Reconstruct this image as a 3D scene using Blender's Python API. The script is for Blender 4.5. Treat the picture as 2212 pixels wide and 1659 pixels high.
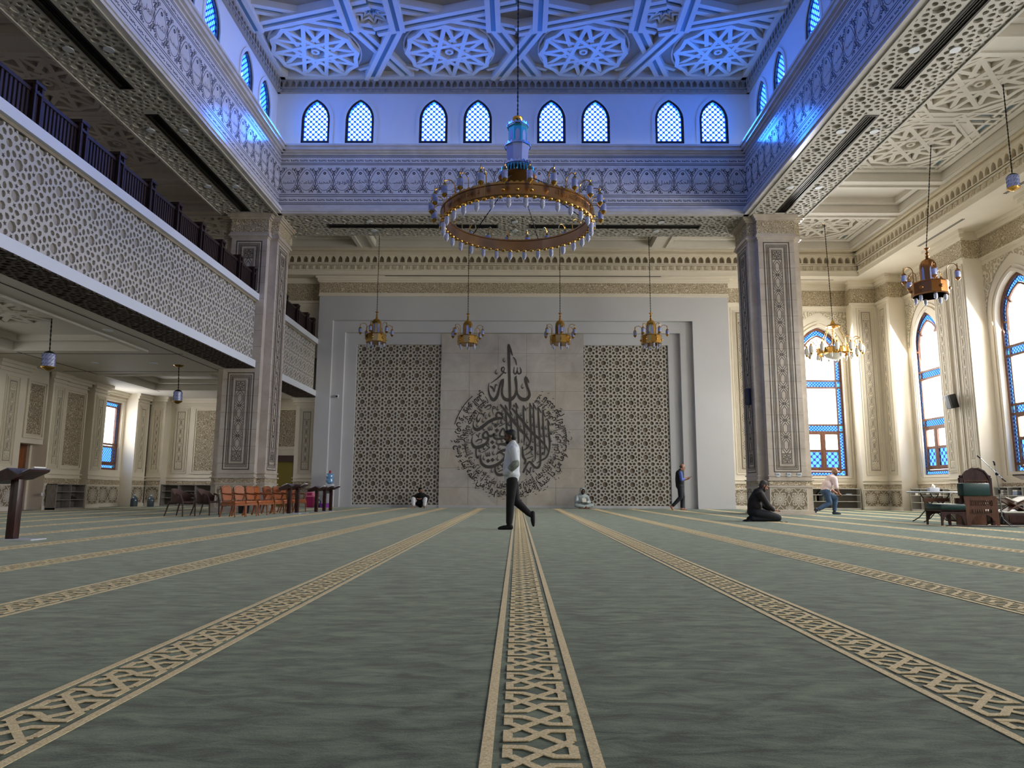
import bpy, bmesh, math, random, unicodedata
from math import sin, cos, pi, sqrt, atan2, radians
from mathutils import Vector, Matrix
from mathutils.geometry import delaunay_2d_cdt
SC = bpy.context.scene
COL = SC.collection
for o in list(bpy.data.objects): bpy.data.objects.remove(o)
# ---------------------------------------------------------------- camera
CAMH = 0.68
cam_d = bpy.data.cameras.new('camera'); cam = bpy.data.objects.new('camera', cam_d); COL.objects.link(cam)
cam_d.sensor_width = 36.0; cam_d.lens = 1546.0/2212.0*36.0; cam_d.clip_end = 300
_r = Vector((0.9999618, 0.0070365, 0.0051696)); _d = Vector((0.0040707, 0.1480865, -0.988966)); _f = Vector((-0.0077244, 0.9889494, 0.1480522))
cam.matrix_world = Matrix(((_r.x, -_d.x, -_f.x, 0), (_r.y, -_d.y, -_f.y, 0), (_r.z, -_d.z, -_f.z, CAMH), (0, 0, 0, 1)))
SC.camera = cam
# ---------------------------------------------------------------- world, exposure
W = bpy.data.worlds.new('sky'); SC.world = W; W.use_nodes = True
W.node_tree.nodes['Background'].inputs[0].default_value = (0.95, 0.97, 1.0, 1)
W.node_tree.nodes['Background'].inputs[1].default_value = 5.0
SC.view_settings.view_transform = 'Standard'; SC.view_settings.look = 'None'
SC.view_settings.gamma = 1.0; SC.view_settings.use_curve_mapping = False
SC.view_settings.exposure = 0.4
SC.cycles.max_bounces = 9; SC.cycles.diffuse_bounces = 6; SC.cycles.glossy_bounces = 4
SC.cycles.transmission_bounces = 6; SC.cycles.transparent_max_bounces = 12
SC.cycles.use_denoising = True
SC.cycles.caustics_reflective = False; SC.cycles.caustics_refractive = False
# ---------------------------------------------------------------- daylight through the windows, and two added fill lights
def daylight(name, loc, direction, sx, sy, watts, color=(1, 1, 1), spread=180):
    l = bpy.data.lights.new(name, 'AREA'); l.shape = 'RECTANGLE'; l.size = sx; l.size_y = sy
    l.energy = watts; l.color = color; l.spread = radians(spread)
    o = bpy.data.objects.new(name, l); COL.objects.link(o); o.location = loc
    o.rotation_euler = Vector(direction).to_track_quat('-Z', 'Y').to_euler()
    return o
XC = -0.2                       # middle axis of the hall
DAY = 680.0                     # one tall window
WIN_Y = (27.55, 22.35, 17.2, 12.0, 6.8, 1.8)    # tall windows of the right wall
for _y in WIN_Y:
    daylight('daylight', (16.75, _y, 4.6), (-1, 0, -0.5), 2.3, 6.8, DAY*(1.1 if _y > 8 else .5), (1.0, 0.97, 0.92), 150)
daylight('daylight', (12.95, 31.2, 4.6), (0, -1, -0.4), 2.3, 6.8, DAY*0.8, (1.0, 0.97, 0.92), 150)
daylight('daylight', (-16.6, 27.5, 2.3), (1, 0, -0.05), 2.0, 3.4, 120, (1.0, 0.95, 0.9))
for _y in (17.0, 11.5, 6.0):
    daylight('daylight', (-16.6, _y, 2.3), (1, 0, -0.05), 2.0, 3.4, 60, (1.0, 0.97, 0.93))
BLUE = (0.03, 0.36, 1.0)
PAIRS = (-6.15, -2.14, 1.86, 5.86)
for _x in PAIRS:
    daylight('clerestory_daylight', (_x, 23.5, 13.1), (0, -1, 0.12), 2.9, 1.9, 310, BLUE, 125)
SIDE_PAIRS = (20.8, 16.75, 12.7, 8.65)
for _y in SIDE_PAIRS:
    daylight('clerestory_daylight', (-9.05, _y, 13.1), (1, 0, 0.12), 2.9, 1.9, 215, BLUE, 125)
    daylight('clerestory_daylight', (8.65, _y, 13.1), (-1, 0, 0.12), 2.9, 1.9, 215, BLUE, 125)
for _x in (-11.0, 11.0):
    daylight('daylight', (_x, -1.9, 3.5), (0, 1, 0.05), 3.0, 5.0, 60, (1.0, 0.97, 0.93))  # added frontal fill lights; the near wall has no windows
# ---------------------------------------------------------------- materials
MATS = {}
def nmat(name):
    m = bpy.data.materials.new(name); m.use_nodes = True; MATS[name] = m
    nt = m.node_tree; return m, nt, nt.nodes, nt.links, nt.nodes['Principled BSDF']
def lin(c): return tuple((x/12.92 if x <= 0.04045 else ((x+0.055)/1.055)**2.4) for x in (v/255.0 for v in c))
def mat(name, rgb, rough=0.6, metal=0.0, var=0.0, scale=4.0, bump=0.0, bscale=40.0, spec=0.5, emit=None, coat=0.0):
    """principled surface, rgb 0-255 sRGB, optional noise variation and bump"""
    m, nt, N, L, P = nmat(name); c = lin(rgb)
    P.inputs['Base Color'].default_value = (*c, 1); P.inputs['Roughness'].default_value = rough
    P.inputs['Metallic'].default_value = metal; P.inputs['Specular IOR Level'].default_value = spec
    if coat: P.inputs['Coat Weight'].default_value = coat; P.inputs['Coat Roughness'].default_value = 0.08
    if var or bump:
        tc = N.new('ShaderNodeTexCoord')
    if var:
        n = N.new('ShaderNodeTexNoise'); n.inputs['Scale'].default_value = scale; n.inputs['Detail'].default_value = 5
        L.new(tc.outputs['Object'], n.inputs['Vector'])
        r = N.new('ShaderNodeValToRGB'); L.new(n.outputs['Fac'], r.inputs[0])
        r.color_ramp.elements[0].position = 0.3; r.color_ramp.elements[1].position = 0.7
        r.color_ramp.elements[0].color = (*[x*(1-var) for x in c], 1); r.color_ramp.elements[1].color = (*[min(1, x*(1+var)) for x in c], 1)
        L.new(r.outputs[0], P.inputs['Base Color'])
    if bump:
        n2 = N.new('ShaderNodeTexNoise'); n2.inputs['Scale'].default_value = bscale; n2.inputs['Detail'].default_value = 3
        L.new(tc.outputs['Object'], n2.inputs['Vector'])
        b = N.new('ShaderNodeBump'); b.inputs['Strength'].default_value = bump; b.inputs['Distance'].default_value = 0.02
        L.new(n2.outputs['Fac'], b.inputs['Height']); L.new(b.outputs[0], P.inputs['Normal'])
    if emit:
        P.inputs['Emission Color'].default_value = (*lin(emit[:3]), 1); P.inputs['Emission Strength'].default_value = emit[3]
    return m
def carved(name, lo, hi, scale=9.0, dist=0.03, strength=1.0):
    """shallow carved arabesque: scrolling ridges over a deeper ground"""
    m, nt, N, L, P = nmat(name)
    tc = N.new('ShaderNodeTexCoord')
    nz = N.new('ShaderNodeTexNoise'); nz.inputs['Scale'].default_value = scale*0.6; nz.inputs['Detail'].default_value = 1
    L.new(tc.outputs['Object'], nz.inputs['Vector'])
    mx = N.new('ShaderNodeMix'); mx.data_type = 'VECTOR'; mx.inputs['Factor'].default_value = 0.12
    L.new(tc.outputs['Object'], mx.inputs[4]); L.new(nz.outputs['Color'], mx.inputs[5])
    v = N.new('ShaderNodeTexVoronoi'); v.feature = 'SMOOTH_F1'; v.inputs['Scale'].default_value = scale; v.inputs['Smoothness'].default_value = 0.25
    L.new(mx.outputs[1], v.inputs['Vector'])
    mu = N.new('ShaderNodeMath'); mu.operation = 'MULTIPLY'; mu.inputs[1].default_value = 17.0; L.new(v.outputs['Distance'], mu.inputs[0])
    sn = N.new('ShaderNodeMath'); sn.operation = 'SINE'; L.new(mu.outputs[0], sn.inputs[0])
    mr = N.new('ShaderNodeMapRange'); mr.inputs[1].default_value = -0.5; mr.inputs[2].default_value = 0.5; L.new(sn.outputs[0], mr.inputs[0])
    r = N.new('ShaderNodeMix'); r.data_type = 'RGBA'; r.inputs[6].default_value = (*lin(lo), 1); r.inputs[7].default_value = (*lin(hi), 1)  # crevice shade put into the colour: darker ground, paler ridges
    L.new(mr.outputs[0], r.inputs['Factor']); L.new(r.outputs[2], P.inputs['Base Color'])
    b = N.new('ShaderNodeBump'); b.inputs['Strength'].default_value = strength; b.inputs['Distance'].default_value = dist
    L.new(mr.outputs[0], b.inputs['Height']); L.new(b.outputs[0], P.inputs['Normal'])
    P.inputs['Roughness'].default_value = 0.65
    return m
def marble(name, a, b, rough=0.35, scale=1.2):
    m, nt, N, L, P = nmat(name); tc = N.new('ShaderNodeTexCoord')
    n = N.new('ShaderNodeTexNoise'); n.inputs['Scale'].default_value = scale; n.inputs['Detail'].default_value = 7; n.inputs['Roughness'].default_value = 0.62; n.inputs['Distortion'].default_value = 0.6
    L.new(tc.outputs['Object'], n.inputs['Vector'])
    r = N.new('ShaderNodeValToRGB'); r.color_ramp.elements[0].position = 0.33; r.color_ramp.elements[1].position = 0.68
    r.color_ramp.elements[0].color = (*lin(a), 1); r.color_ramp.elements[1].color = (*lin(b), 1)
    L.new(n.outputs['Fac'], r.inputs[0]); L.new(r.outputs[0], P.inputs['Base Color'])
    P.inputs['Roughness'].default_value = rough
    return m
def glass(name, tint, gloss=0.06):
    m, nt, N, L, P = nmat(name); N.remove(P)
    t = N.new('ShaderNodeBsdfTransparent'); t.inputs[0].default_value = (*tint, 1)
    g = N.new('ShaderNodeBsdfGlossy'); g.inputs['Roughness'].default_value = 0.05
    x = N.new('ShaderNodeMixShader'); x.inputs[0].default_value = gloss
    L.new(t.outputs[0], x.inputs[1]); L.new(g.outputs[0], x.inputs[2]); L.new(x.outputs[0], N['Material Output'].inputs[0])
    return m
def stained(name, cell, lead, scale, thr=0.40, big=0.0):
    """stained glass: pale round cells in a deep blue ground, laid out on the pane's own metres (UV)"""
    m, nt, N, L, P = nmat(name); N.remove(P)
    uv = N.new('ShaderNodeUVMap'); mp = N.new('ShaderNodeMapping'); mp.inputs['Rotation'].default_value = (0, 0, pi/4); mp.inputs['Scale'].default_value = (scale,)*3
    L.new(uv.outputs[0], mp.inputs[0])
    v = N.new('ShaderNodeTexVoronoi'); v.inputs['Scale'].default_value = 1.0; v.inputs['Randomness'].default_value = 0.0; v.voronoi_dimensions = '2D'
    L.new(mp.outputs[0], v.inputs['Vector'])
    wn = N.new('ShaderNodeMapRange'); wn.inputs[1].default_value = thr; wn.inputs[2].default_value = thr+0.06; L.new(v.outputs['Distance'], wn.inputs[0])
    r = N.new('ShaderNodeMix'); r.data_type = 'RGBA'; r.inputs[6].default_value = (*cell, 1); r.inputs[7].default_value = (*lead, 1)
    L.new(wn.outputs[0], r.inputs['Factor'])
    t = N.new('ShaderNodeBsdfTransparent'); L.new(r.outputs[2], t.inputs[0])
    g = N.new('ShaderNodeBsdfGlossy'); g.inputs['Roughness'].default_value = 0.1; g.inputs[0].default_value = (0.5, 0.6, 1, 1)
    x = N.new('ShaderNodeMixShader'); x.inputs[0].default_value = 0.05
    L.new(t.outputs[0], x.inputs[1]); L.new(g.outputs[0], x.inputs[2]); L.new(x.outputs[0], N['Material Output'].inputs[0])
    return m
def carpet_mat():
    m, nt, N, L, P = nmat('carpet'); tc = N.new('ShaderNodeTexCoord')
    mp = N.new('ShaderNodeMapping'); mp.inputs['Scale'].default_value = (1.1, 2.8, 1); L.new(tc.outputs['Object'], mp.inputs[0])
    n = N.new('ShaderNodeTexNoise'); n.inputs['Scale'].default_value = 3.8; n.inputs['Detail'].default_value = 9; n.inputs['Roughness'].default_value = 0.68; n.inputs['Distortion'].default_value = 0.5
    L.new(mp.outputs[0], n.inputs['Vector'])
    n2 = N.new('ShaderNodeTexNoise'); n2.inputs['Scale'].default_value = 160; n2.inputs['Detail'].default_value = 2; L.new(tc.outputs['Object'], n2.inputs['Vector'])
    r = N.new('ShaderNodeValToRGB'); e = r.color_ramp.elements
    e[0].position = 0.38; e[0].color = (*lin((26, 36, 30)), 1); e[1].position = 0.64; e[1].color = (*lin((102, 116, 96)), 1)
    k = r.color_ramp.elements.new(0.48); k.color = (*lin((62, 77, 64)), 1)
    ad = N.new('ShaderNodeMath'); ad.operation = 'MULTIPLY_ADD'; ad.inputs[1].default_value = 0.22; L.new(n2.outputs['Fac'], ad.inputs[0])
    sb = N.new('ShaderNodeMath'); sb.operation = 'SUBTRACT'; sb.inputs[1].default_value = 0.11; L.new(n.outputs['Fac'], sb.inputs[0]); L.new(sb.outputs[0], ad.inputs[2])
    L.new(ad.outputs[0], r.inputs[0]); L.new(r.outputs[0], P.inputs['Base Color'])
    P.inputs['Roughness'].default_value = 0.95; P.inputs['Specular IOR Level'].default_value = 0.1
    P.inputs['Sheen Weight'].default_value = 0.25; P.inputs['Sheen Roughness'].default_value = 0.5; P.inputs['Sheen Tint'].default_value = (0.9, 0.95, 0.8, 1)
    b = N.new('ShaderNodeBump'); b.inputs['Strength'].default_value = 0.5; b.inputs['Distance'].default_value = 0.01
    L.new(ad.outputs[0], b.inputs['Height']); L.new(b.outputs[0], P.inputs['Normal'])
    return m
def weave_mat():
    m, nt, N, L, P = nmat('carpet_cream'); tc = N.new('ShaderNodeTexCoord')
    n2 = N.new('ShaderNodeTexNoise'); n2.inputs['Scale'].default_value = 170; n2.inputs['Detail'].default_value = 2; L.new(tc.outputs['Object'], n2.inputs['Vector'])
    r = N.new('ShaderNodeValToRGB'); e = r.color_ramp.elements
    e[0].position = 0.3; e[0].color = (*lin((206, 184, 138)), 1); e[1].position = 0.65; e[1].color = (*lin((244, 228, 188)), 1)
    L.new(n2.outputs['Fac'], r.inputs[0]); L.new(r.outputs[0], P.inputs['Base Color']); P.inputs['Roughness'].default_value = 0.95
    P.inputs['Specular IOR Level'].default_value = 0.1
    return m
def wood(name, a, b, rough=0.4):
    m, nt, N, L, P = nmat(name); tc = N.new('ShaderNodeTexCoord')
    mp = N.new('ShaderNodeMapping'); mp.inputs['Scale'].default_value = (9, 9, 1.4); L.new(tc.outputs['Object'], mp.inputs[0])
    n = N.new('ShaderNodeTexNoise'); n.inputs['Scale'].default_value = 3; n.inputs['Detail'].default_value = 6; n.inputs['Distortion'].default_value = 1.5; L.new(mp.outputs[0], n.inputs['Vector'])
    r = N.new('ShaderNodeValToRGB'); r.color_ramp.elements[0].position = 0.35; r.color_ramp.elements[1].position = 0.65
    r.color_ramp.elements[0].color = (*lin(a), 1); r.color_ramp.elements[1].color = (*lin(b), 1)
    L.new(n.outputs['Fac'], r.inputs[0]); L.new(r.outputs[0], P.inputs['Base Color']); P.inputs['Roughness'].default_value = rough
    return m
CREAM = mat('cream_plaster', (226, 217, 198), 0.62, var=0.03, scale=1.5)
WHITE = mat('white_plaster', (218, 219, 220), 0.55, var=0.02, scale=1.0)
NICHE = mat('grey_white_panel', (196, 196, 196), 0.45, var=0.02, scale=1.0)
CEIL = mat('ceiling_plaster', (214, 208, 196), 0.65, var=0.02)
CEILB = mat('ceiling_ground', (158, 149, 136), 0.7, var=0.03)
TEAL = mat('teal_band', (108, 140, 156), 0.5)
RELIEF = mat('relief_plaster', (222, 212, 190), 0.6, var=0.03)
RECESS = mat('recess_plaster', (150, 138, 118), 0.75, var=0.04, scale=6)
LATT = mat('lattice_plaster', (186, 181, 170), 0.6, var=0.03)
LATB = mat('lattice_ground', (156, 150, 140), 0.7, var=0.1, scale=3)  # same plaster as the straps, darkened for the shade inside the holes
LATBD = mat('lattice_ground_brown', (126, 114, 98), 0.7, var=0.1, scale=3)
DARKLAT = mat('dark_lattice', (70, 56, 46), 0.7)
STONE = marble('column_stone', (178, 166, 150), (204, 194, 180), 0.28, 2.0)
PALE = marble('beam_stone', (196, 192, 186), (214, 210, 206), 0.16, 2.0)
MARB = marble('panel_marble', (174, 168, 158), (202, 197, 188), 0.3, 1.1)
MARB2 = marble('panel_marble_tan', (178, 170, 155), (204, 197, 184), 0.3, 1.1)
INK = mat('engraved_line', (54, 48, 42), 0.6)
INKG = mat('calligraphy_grey', (74, 70, 64), 0.55)
DADO = mat('dado_ground', (130, 116, 94), 0.6, var=0.12, scale=5)
DADOL = mat('dado_strap', (206, 198, 180), 0.5)
CARVE = carved('carved_frieze', (168, 150, 120), (218, 205, 178), 11.0, 0.025)
CARVEB = carved('carved_panel', (150, 133, 106), (212, 199, 174), 12.0, 0.03)
CARVEW = carved('carved_spandrel', (186, 174, 148), (228, 219, 198), 5.0, 0.03, 0.8)
RAIL = wood('railing_wood', (30, 17, 16), (50, 28, 26), 0.55)
FRAMEW = wood('window_wood', (92, 56, 38), (130, 82, 54), 0.4)
DARKFR = mat('dark_window_frame', (38, 28, 34), 0.5)
CLEAR = glass('clear_glass', (1, 1, 1), 0.03)
SBLUE = stained('stained_blue', (0.045, 0.16, 0.36), (0.006, 0.02, 0.14), 11.0, 0.36)
SCYAN = stained('stained_cyan', (0.04, 0.17, 0.36), (0.008, 0.035, 0.16), 7.0, 0.44)
SBIG = stained('stained_star', (0.04, 0.15, 0.34), (0.012, 0.014, 0.1), 5.5, 0.42)
SCLER = stained('stained_clerestory', (0.17, 0.5, 1.0), (0.004, 0.016, 0.5), 7.6, 0.385)
CARPET = carpet_mat(); CARPETC = weave_mat()
BRASS = mat('brass', (212, 164, 84), 0.22, 1.0)
BRONZE = mat('bronze', (150, 104, 62), 0.28, 1.0)
COPPER = mat('copper_band', (178, 134, 84), 0.26, 1.0, var=0.15, scale=3)
DKMET = mat('dark_metal', (44, 40, 36), 0.4, 0.8)
BLACK = mat('black_plastic', (22, 22, 24), 0.45)
CHROME = mat('chrome', (200, 205, 215), 0.12, 1.0)
LANTG = mat('lantern_glass', (142, 152, 196), 0.18, 0.0, var=0.18, scale=22, spec=0.8)
BULBG = mat('ribbed_glass', (176, 180, 204), 0.15, 0.0, var=0.1, scale=30, spec=0.8)
CYANG = mat('mirror_cyan', (70, 190, 220), 0.1, 0.6)
OPALG = mat('tower_glass', (150, 164, 214), 0.2, 0.1)
WOODD = wood('dark_wood', (44, 22, 20), (70, 38, 32), 0.35)
WOODO = wood('orange_wood', (120, 66, 36), (164, 96, 52), 0.35)
WOODT = wood('throne_wood', (70, 42, 28), (106, 66, 44), 0.4)
GREYW = wood('grey_shelf_wood', (128, 122, 112), (158, 152, 142), 0.6)
SHELFW = mat('pale_shelf', (206, 202, 190), 0.5)
SHELFD = mat('shelf_back', (112, 106, 98), 0.7)
LEATH = mat('orange_leather', (156, 82, 36), 0.45, var=0.1, scale=8)
RATT = mat('brown_wicker', (84, 60, 50), 0.6, bump=0.5, bscale=90)
GRNLE = mat('dark_green_leather', (22, 58, 54), 0.38)
PAGE = mat('paper', (236, 232, 220), 0.8)
SLATW = mat('white_slab', (214, 218, 222), 0.5)
# ---------------------------------------------------------------- mesh helpers
def unit(v):
    l = sqrt(sum(c*c for c in v)) or 1.0
    return tuple(c/l for c in v)
class Fr:
    """a flat frame: origin, u and v axes in the plane, n out of it"""
    def __init__(s, o, u, v, n=None):
        s.o = Vector(o); s.u = Vector(u).normalized(); s.v = Vector(v).normalized()
        s.n = Vector(n).normalized() if n is not None else s.u.cross(s.v)
    def p(s, a, b, c=0.0): return s.o + s.u*a + s.v*b + s.n*c
    def at(s, a, b, c=0.0): return Fr(s.p(a, b, c), s.u, s.v, s.n)
class MB:
    def __init__(s): s.v = []; s.f = []; s.uv = None; s.m = []; s.mi = 0
    def add(s, vs, fs):
        k = len(s.v); s.v.extend([tuple(x) for x in vs]); s.f.extend([tuple(i+k for i in f) for f in fs]); s.m.extend([s.mi]*len(fs)); return s
    def quad(s, a, b, c, d): return s.add([a, b, c, d], [(0, 1, 2, 3)])
    def rect(s, fr, a0, a1, b0, b1, c=0.0):
        return s.quad(fr.p(a0, b0, c), fr.p(a1, b0, c), fr.p(a1, b1, c), fr.p(a0, b1, c))
    def box(s, x0, x1, y0, y1, z0, z1):
        vs = [(x, y, z) for z in (z0, z1) for y in (y0, y1) for x in (x0, x1)]
        return s.add(vs, [(0, 2, 3, 1), (4, 5, 7, 6), (0, 1, 5, 4), (2, 6, 7, 3), (0, 4, 6, 2), (1, 3, 7, 5)])
    def fbox(s, fr, a0, a1, b0, b1, c0, c1):
        vs = [fr.p(a, b, c) for c in (c0, c1) for b in (b0, b1) for a in (a0, a1)]
        return s.add(vs, [(0, 2, 3, 1), (4, 5, 7, 6), (0, 1, 5, 4), (2, 6, 7, 3), (0, 4, 6, 2), (1, 3, 7, 5)])
    def bevbox(s, x0, x1, y0, y1, z0, z1, b=0.01):
        bm = bmesh.new(); bmesh.ops.create_cube(bm, size=1)
        for v in bm.verts: v.co = ((x0+x1)/2+v.co.x*(x1-x0), (y0+y1)/2+v.co.y*(y1-y0), (z0+z1)/2+v.co.z*(z1-z0))
        bmesh.ops.bevel(bm, geom=list(bm.edges), offset=b, segments=2, affect='EDGES', profile=0.5)
        bm.verts.index_update(); s.add([v.co[:] for v in bm.verts], [[v.index for v in f.verts] for f in bm.faces]); bm.free(); return s
    def prism(s, poly, fr, c0, c1, cap0=False):
        """2D polygon (convex or ear-clippable as an n-gon) extruded along n from c0 to c1"""
        n = len(poly); vs = [fr.p(a, b, c0) for a, b in poly] + [fr.p(a, b, c1) for a, b in poly]
        fs = [(i, (i+1) % n, n+(i+1) % n, n+i) for i in range(n)] + [tuple(range(n, 2*n))]
        if cap0: fs.append(tuple(reversed(range(n))))
        return s.add(vs, fs)
    def strap(s, pts, w, fr, c0, c1, closed=False):
        """raised band of width w along a 2D polyline, mitred"""
        P = [Vector((a, b)) for a, b in pts]; n = len(P)
        if n < 2: return s
        s.nk = (getattr(s, 'nk', 0)+7) % 31; c1 = c1+min(.12*abs(c1-c0), .004)*s.nk/31*(1 if c1 > c0 else -1)   # overlapping bands never share one plane
        L = []; R = []
        for i in range(n):
            if closed: d0 = P[i]-P[i-1]; d1 = P[(i+1) % n]-P[i]
            else: d0 = P[i]-P[i-1] if i else P[1]-P[0]; d1 = P[i+1]-P[i] if i < n-1 else P[-1]-P[-2]
            if d0.length < 1e-9: d0 = d1
            if d1.length < 1e-9: d1 = d0
            d0 = d0.normalized(); d1 = d1.normalized(); t = (d0+d1)
            t = t.normalized() if t.length > 1e-6 else d0
            nn = Vector((-t.y, t.x)); k = w/2/max(0.35, nn.dot(Vector((-d0.y, d0.x))))
            L.append(P[i]+nn*k); R.append(P[i]-nn*k)
        k = len(s.v); vs = []
        for i in range(n):
            vs += [fr.p(L[i].x, L[i].y, c0), fr.p(L[i].x, L[i].y, c1), fr.p(R[i].x, R[i].y, c1), fr.p(R[i].x, R[i].y, c0)]
        fs = []
        for i in range(n if closed else n-1):
            a = 4*i; b = 4*((i+1) % n)
            fs += [(a, a+1, b+1, b), (a+1, a+2, b+2, b+1), (a+2, a+3, b+3, b+2)]
        if not closed: fs += [(0, 3, 2, 1), (4*n-4, 4*n-3, 4*n-2, 4*n-1)]
        return s.add(vs, fs)
    def pen(s, pts, fr, c0, c1):
        """calligraphic stroke: polyline of (a, b, width)"""
        n = len(pts); vs = []
        for i, (a, b, w) in enumerate(pts):
            j = max(0, i-1); k = min(n-1, i+1); d = Vector((pts[k][0]-pts[j][0], pts[k][1]-pts[j][1]))
            d = d.normalized() if d.length > 1e-9 else Vector((1, 0)); nx, ny = -d.y*w/2, d.x*w/2
            vs += [fr.p(a+nx, b+ny, c0), fr.p(a+nx, b+ny, c1), fr.p(a-nx, b-ny, c1), fr.p(a-nx, b-ny, c0)]
        fs = []
        for i in range(n-1):
            a = 4*i; b = a+4; fs += [(a, a+1, b+1, b), (a+1, a+2, b+2, b+1), (a+2, a+3, b+3, b+2)]
        fs += [(0, 3, 2, 1), (4*n-4, 4*n-3, 4*n-2, 4*n-1)]
        return s.add(vs, fs)
    def tube(s, pts, r, n=8, closed=False):
        P = [Vector(p) for p in pts]; m = len(P); rr = r if isinstance(r, (list, tuple)) else [r]*m; vs = []
        up = None
        for i in range(m):
            d = (P[(i+1) % m]-P[i-1]) if closed else (P[min(m-1, i+1)]-P[max(0, i-1)])
            d = d.normalized() if d.length > 1e-9 else Vector((0, 0, 1))
            if up is None: up = Vector((0, 0, 1)) if abs(d.z) < 0.9 else Vector((1, 0, 0))
            a = d.cross(up); a = a.normalized() if a.length > 1e-6 else d.orthogonal().normalized(); b = a.cross(d).normalized(); up = b
            for k in range(n):
                t = 2*pi*k/n; vs.append(P[i]+a*(cos(t)*rr[i])+b*(sin(t)*rr[i]))
        fs = []
        for i in range(m if closed else m-1):
            for k in range(n):
                j = (i+1) % m; fs.append((i*n+k, i*n+(k+1) % n, j*n+(k+1) % n, j*n+k))
        if not closed: fs += [tuple(reversed(range(n))), tuple(range((m-1)*n, m*n))]
        return s.add(vs, fs)
    def lathe(s, prof, c, n=16, axis=None, ph=0.0):
        """profile [(r, h)] turned about a vertical axis through c"""
        cx, cy, cz = c; vs = []; m = len(prof)
        for r, h in prof:
            for k in range(n):
                t = 2*pi*k/n+ph; p = Vector((r*cos(t), r*sin(t), h))
                if axis is not None: p = axis @ p
                vs.append((cx+p.x, cy+p.y, cz+p.z))
        fs = [(i*n+k, i*n+(k+1) % n, (i+1)*n+(k+1) % n, (i+1)*n+k) for i in range(m-1) for k in range(n)]
        ring_ = prof[0] == prof[-1]
        if prof[0][0] > 1e-6 and not ring_: fs.append(tuple(reversed(range(n))))
        if prof[-1][0] > 1e-6 and not ring_: fs.append(tuple(range((m-1)*n, m*n)))
        return s.add(vs, fs)
    def crest(s, r, z, h, n, t=.012):
        """ring of small pointed leaves, one continuous strip"""
        vs = []; fs = []; m = 2*n
        for k in range(m):
            a = 2*pi*k/m; hh = h if k % 2 else h*.35
            for rr, zz in ((r-t/2, z), (r-t/2, z+hh), (r+t/2, z+hh), (r+t/2, z)): vs.append((rr*cos(a), rr*sin(a), zz))
        for k in range(m):
            p, q = 4*k, 4*((k+1) % m); fs += [(p, p+1, q+1, q), (p+1, p+2, q+2, q+1), (p+2, p+3, q+3, q+2)]
        return s.add(vs, fs)
    def ball(s, c, r, n=10, sq=(1, 1, 1)):
        m = n//2; vs = []
        for i in range(m+1):
            a = -pi/2+pi*i/m
            for k in range(n):
                t = 2*pi*k/n; vs.append((c[0]+r*sq[0]*cos(a)*cos(t), c[1]+r*sq[1]*cos(a)*sin(t), c[2]+r*sq[2]*sin(a)))
        return s.add(vs, [(i*n+k, i*n+(k+1) % n, (i+1)*n+(k+1) % n, (i+1)*n+k) for i in range(m) for k in range(n)])
    def poly3(s, fr, outer, holes=(), c=0.0, depth=0.0):
        """flat sheet with holes (constrained triangulation); depth>0 adds the walls of the holes going back"""
        vs = []; es = []
        def put(P):
            k = len(vs); n = len(P); vs.extend(Vector(p) for p in P); es.extend((k+i, k+(i+1) % n) for i in range(n))
        put(outer)
        for h in holes: put(h)
        V, E, F, _, _, _ = delaunay_2d_cdt(vs, es, [], 0, 1e-6)
        cell = {}
        for h in holes:
            xs = [p[0] for p in h]; ys = [p[1] for p in h]; bb = (min(xs), max(xs), min(ys), max(ys))
            for i in range(int(bb[0]//0.3), int(bb[1]//0.3)+1):
                for j in range(int(bb[2]//0.3), int(bb[3]//0.3)+1): cell.setdefault((i, j), []).append((bb, h))
        def inh(x, y):
            for bb, h in cell.get((int(x//0.3), int(y//0.3)), ()):
                if bb[0] <= x <= bb[1] and bb[2] <= y <= bb[3] and pip(x, y, h): return True
            return False
        fs = []
        for f in F:
            x = sum(V[i].x for i in f)/len(f); y = sum(V[i].y for i in f)/len(f)
            if pip(x, y, outer) and not inh(x, y): fs.append(f)
        s.add([fr.p(p.x, p.y, c) for p in V], fs)
        if depth:
            for h in holes:
                n = len(h); s.add([fr.p(a, b, c) for a, b in h]+[fr.p(a, b, c-depth) for a, b in h], [(i, (i+1) % n, n+(i+1) % n, n+i) for i in range(n)])
        return s
    def pane(s, fr, poly, c=0.0):
        """glass sheet that carries UVs in metres"""
        if s.uv is None: s.uv = {}
        k = len(s.v)
        for i, (a, b) in enumerate(poly): s.uv[k+i] = (a, b)
        return s.add([fr.p(a, b, c) for a, b in poly], [tuple(range(len(poly)))])
    def build(s, name, m=None, parent=None, smooth=0, col=True):
        me = bpy.data.meshes.new(name); me.from_pydata([tuple(v) for v in s.v], [], s.f); 
        ms = m if isinstance(m, (list, tuple)) else [m]
        for x in ms:
            if x: me.materials.append(x)
        if len(ms) > 1: me.polygons.foreach_set('material_index', s.m)
        if s.uv is not None:
            lay = me.uv_layers.new(name='UVMap')
            for lp in me.loops: lay.data[lp.index].uv = s.uv.get(lp.vertex_index, (0, 0))
        me.validate(); me.update()
        if smooth:
            bm = bmesh.new(); bm.from_mesh(me); bmesh.ops.recalc_face_normals(bm, faces=bm.faces); bm.to_mesh(me); bm.free()
            me.polygons.foreach_set('use_smooth', [True]*len(me.polygons)); me.set_sharp_from_angle(angle=radians(smooth))
        o = bpy.data.objects.new(name, me)
        if parent is not None: put_under(o, parent)
        COL.objects.link(o); return o
def put_under(o, p):
    o.parent = p; o.matrix_parent_inverse = WM(p).inverted()
def WM(o):
    m = Matrix.LocRotScale(o.location, o.rotation_euler, o.scale)
    return (WM(o.parent) @ o.matrix_parent_inverse @ m) if o.parent else m
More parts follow.
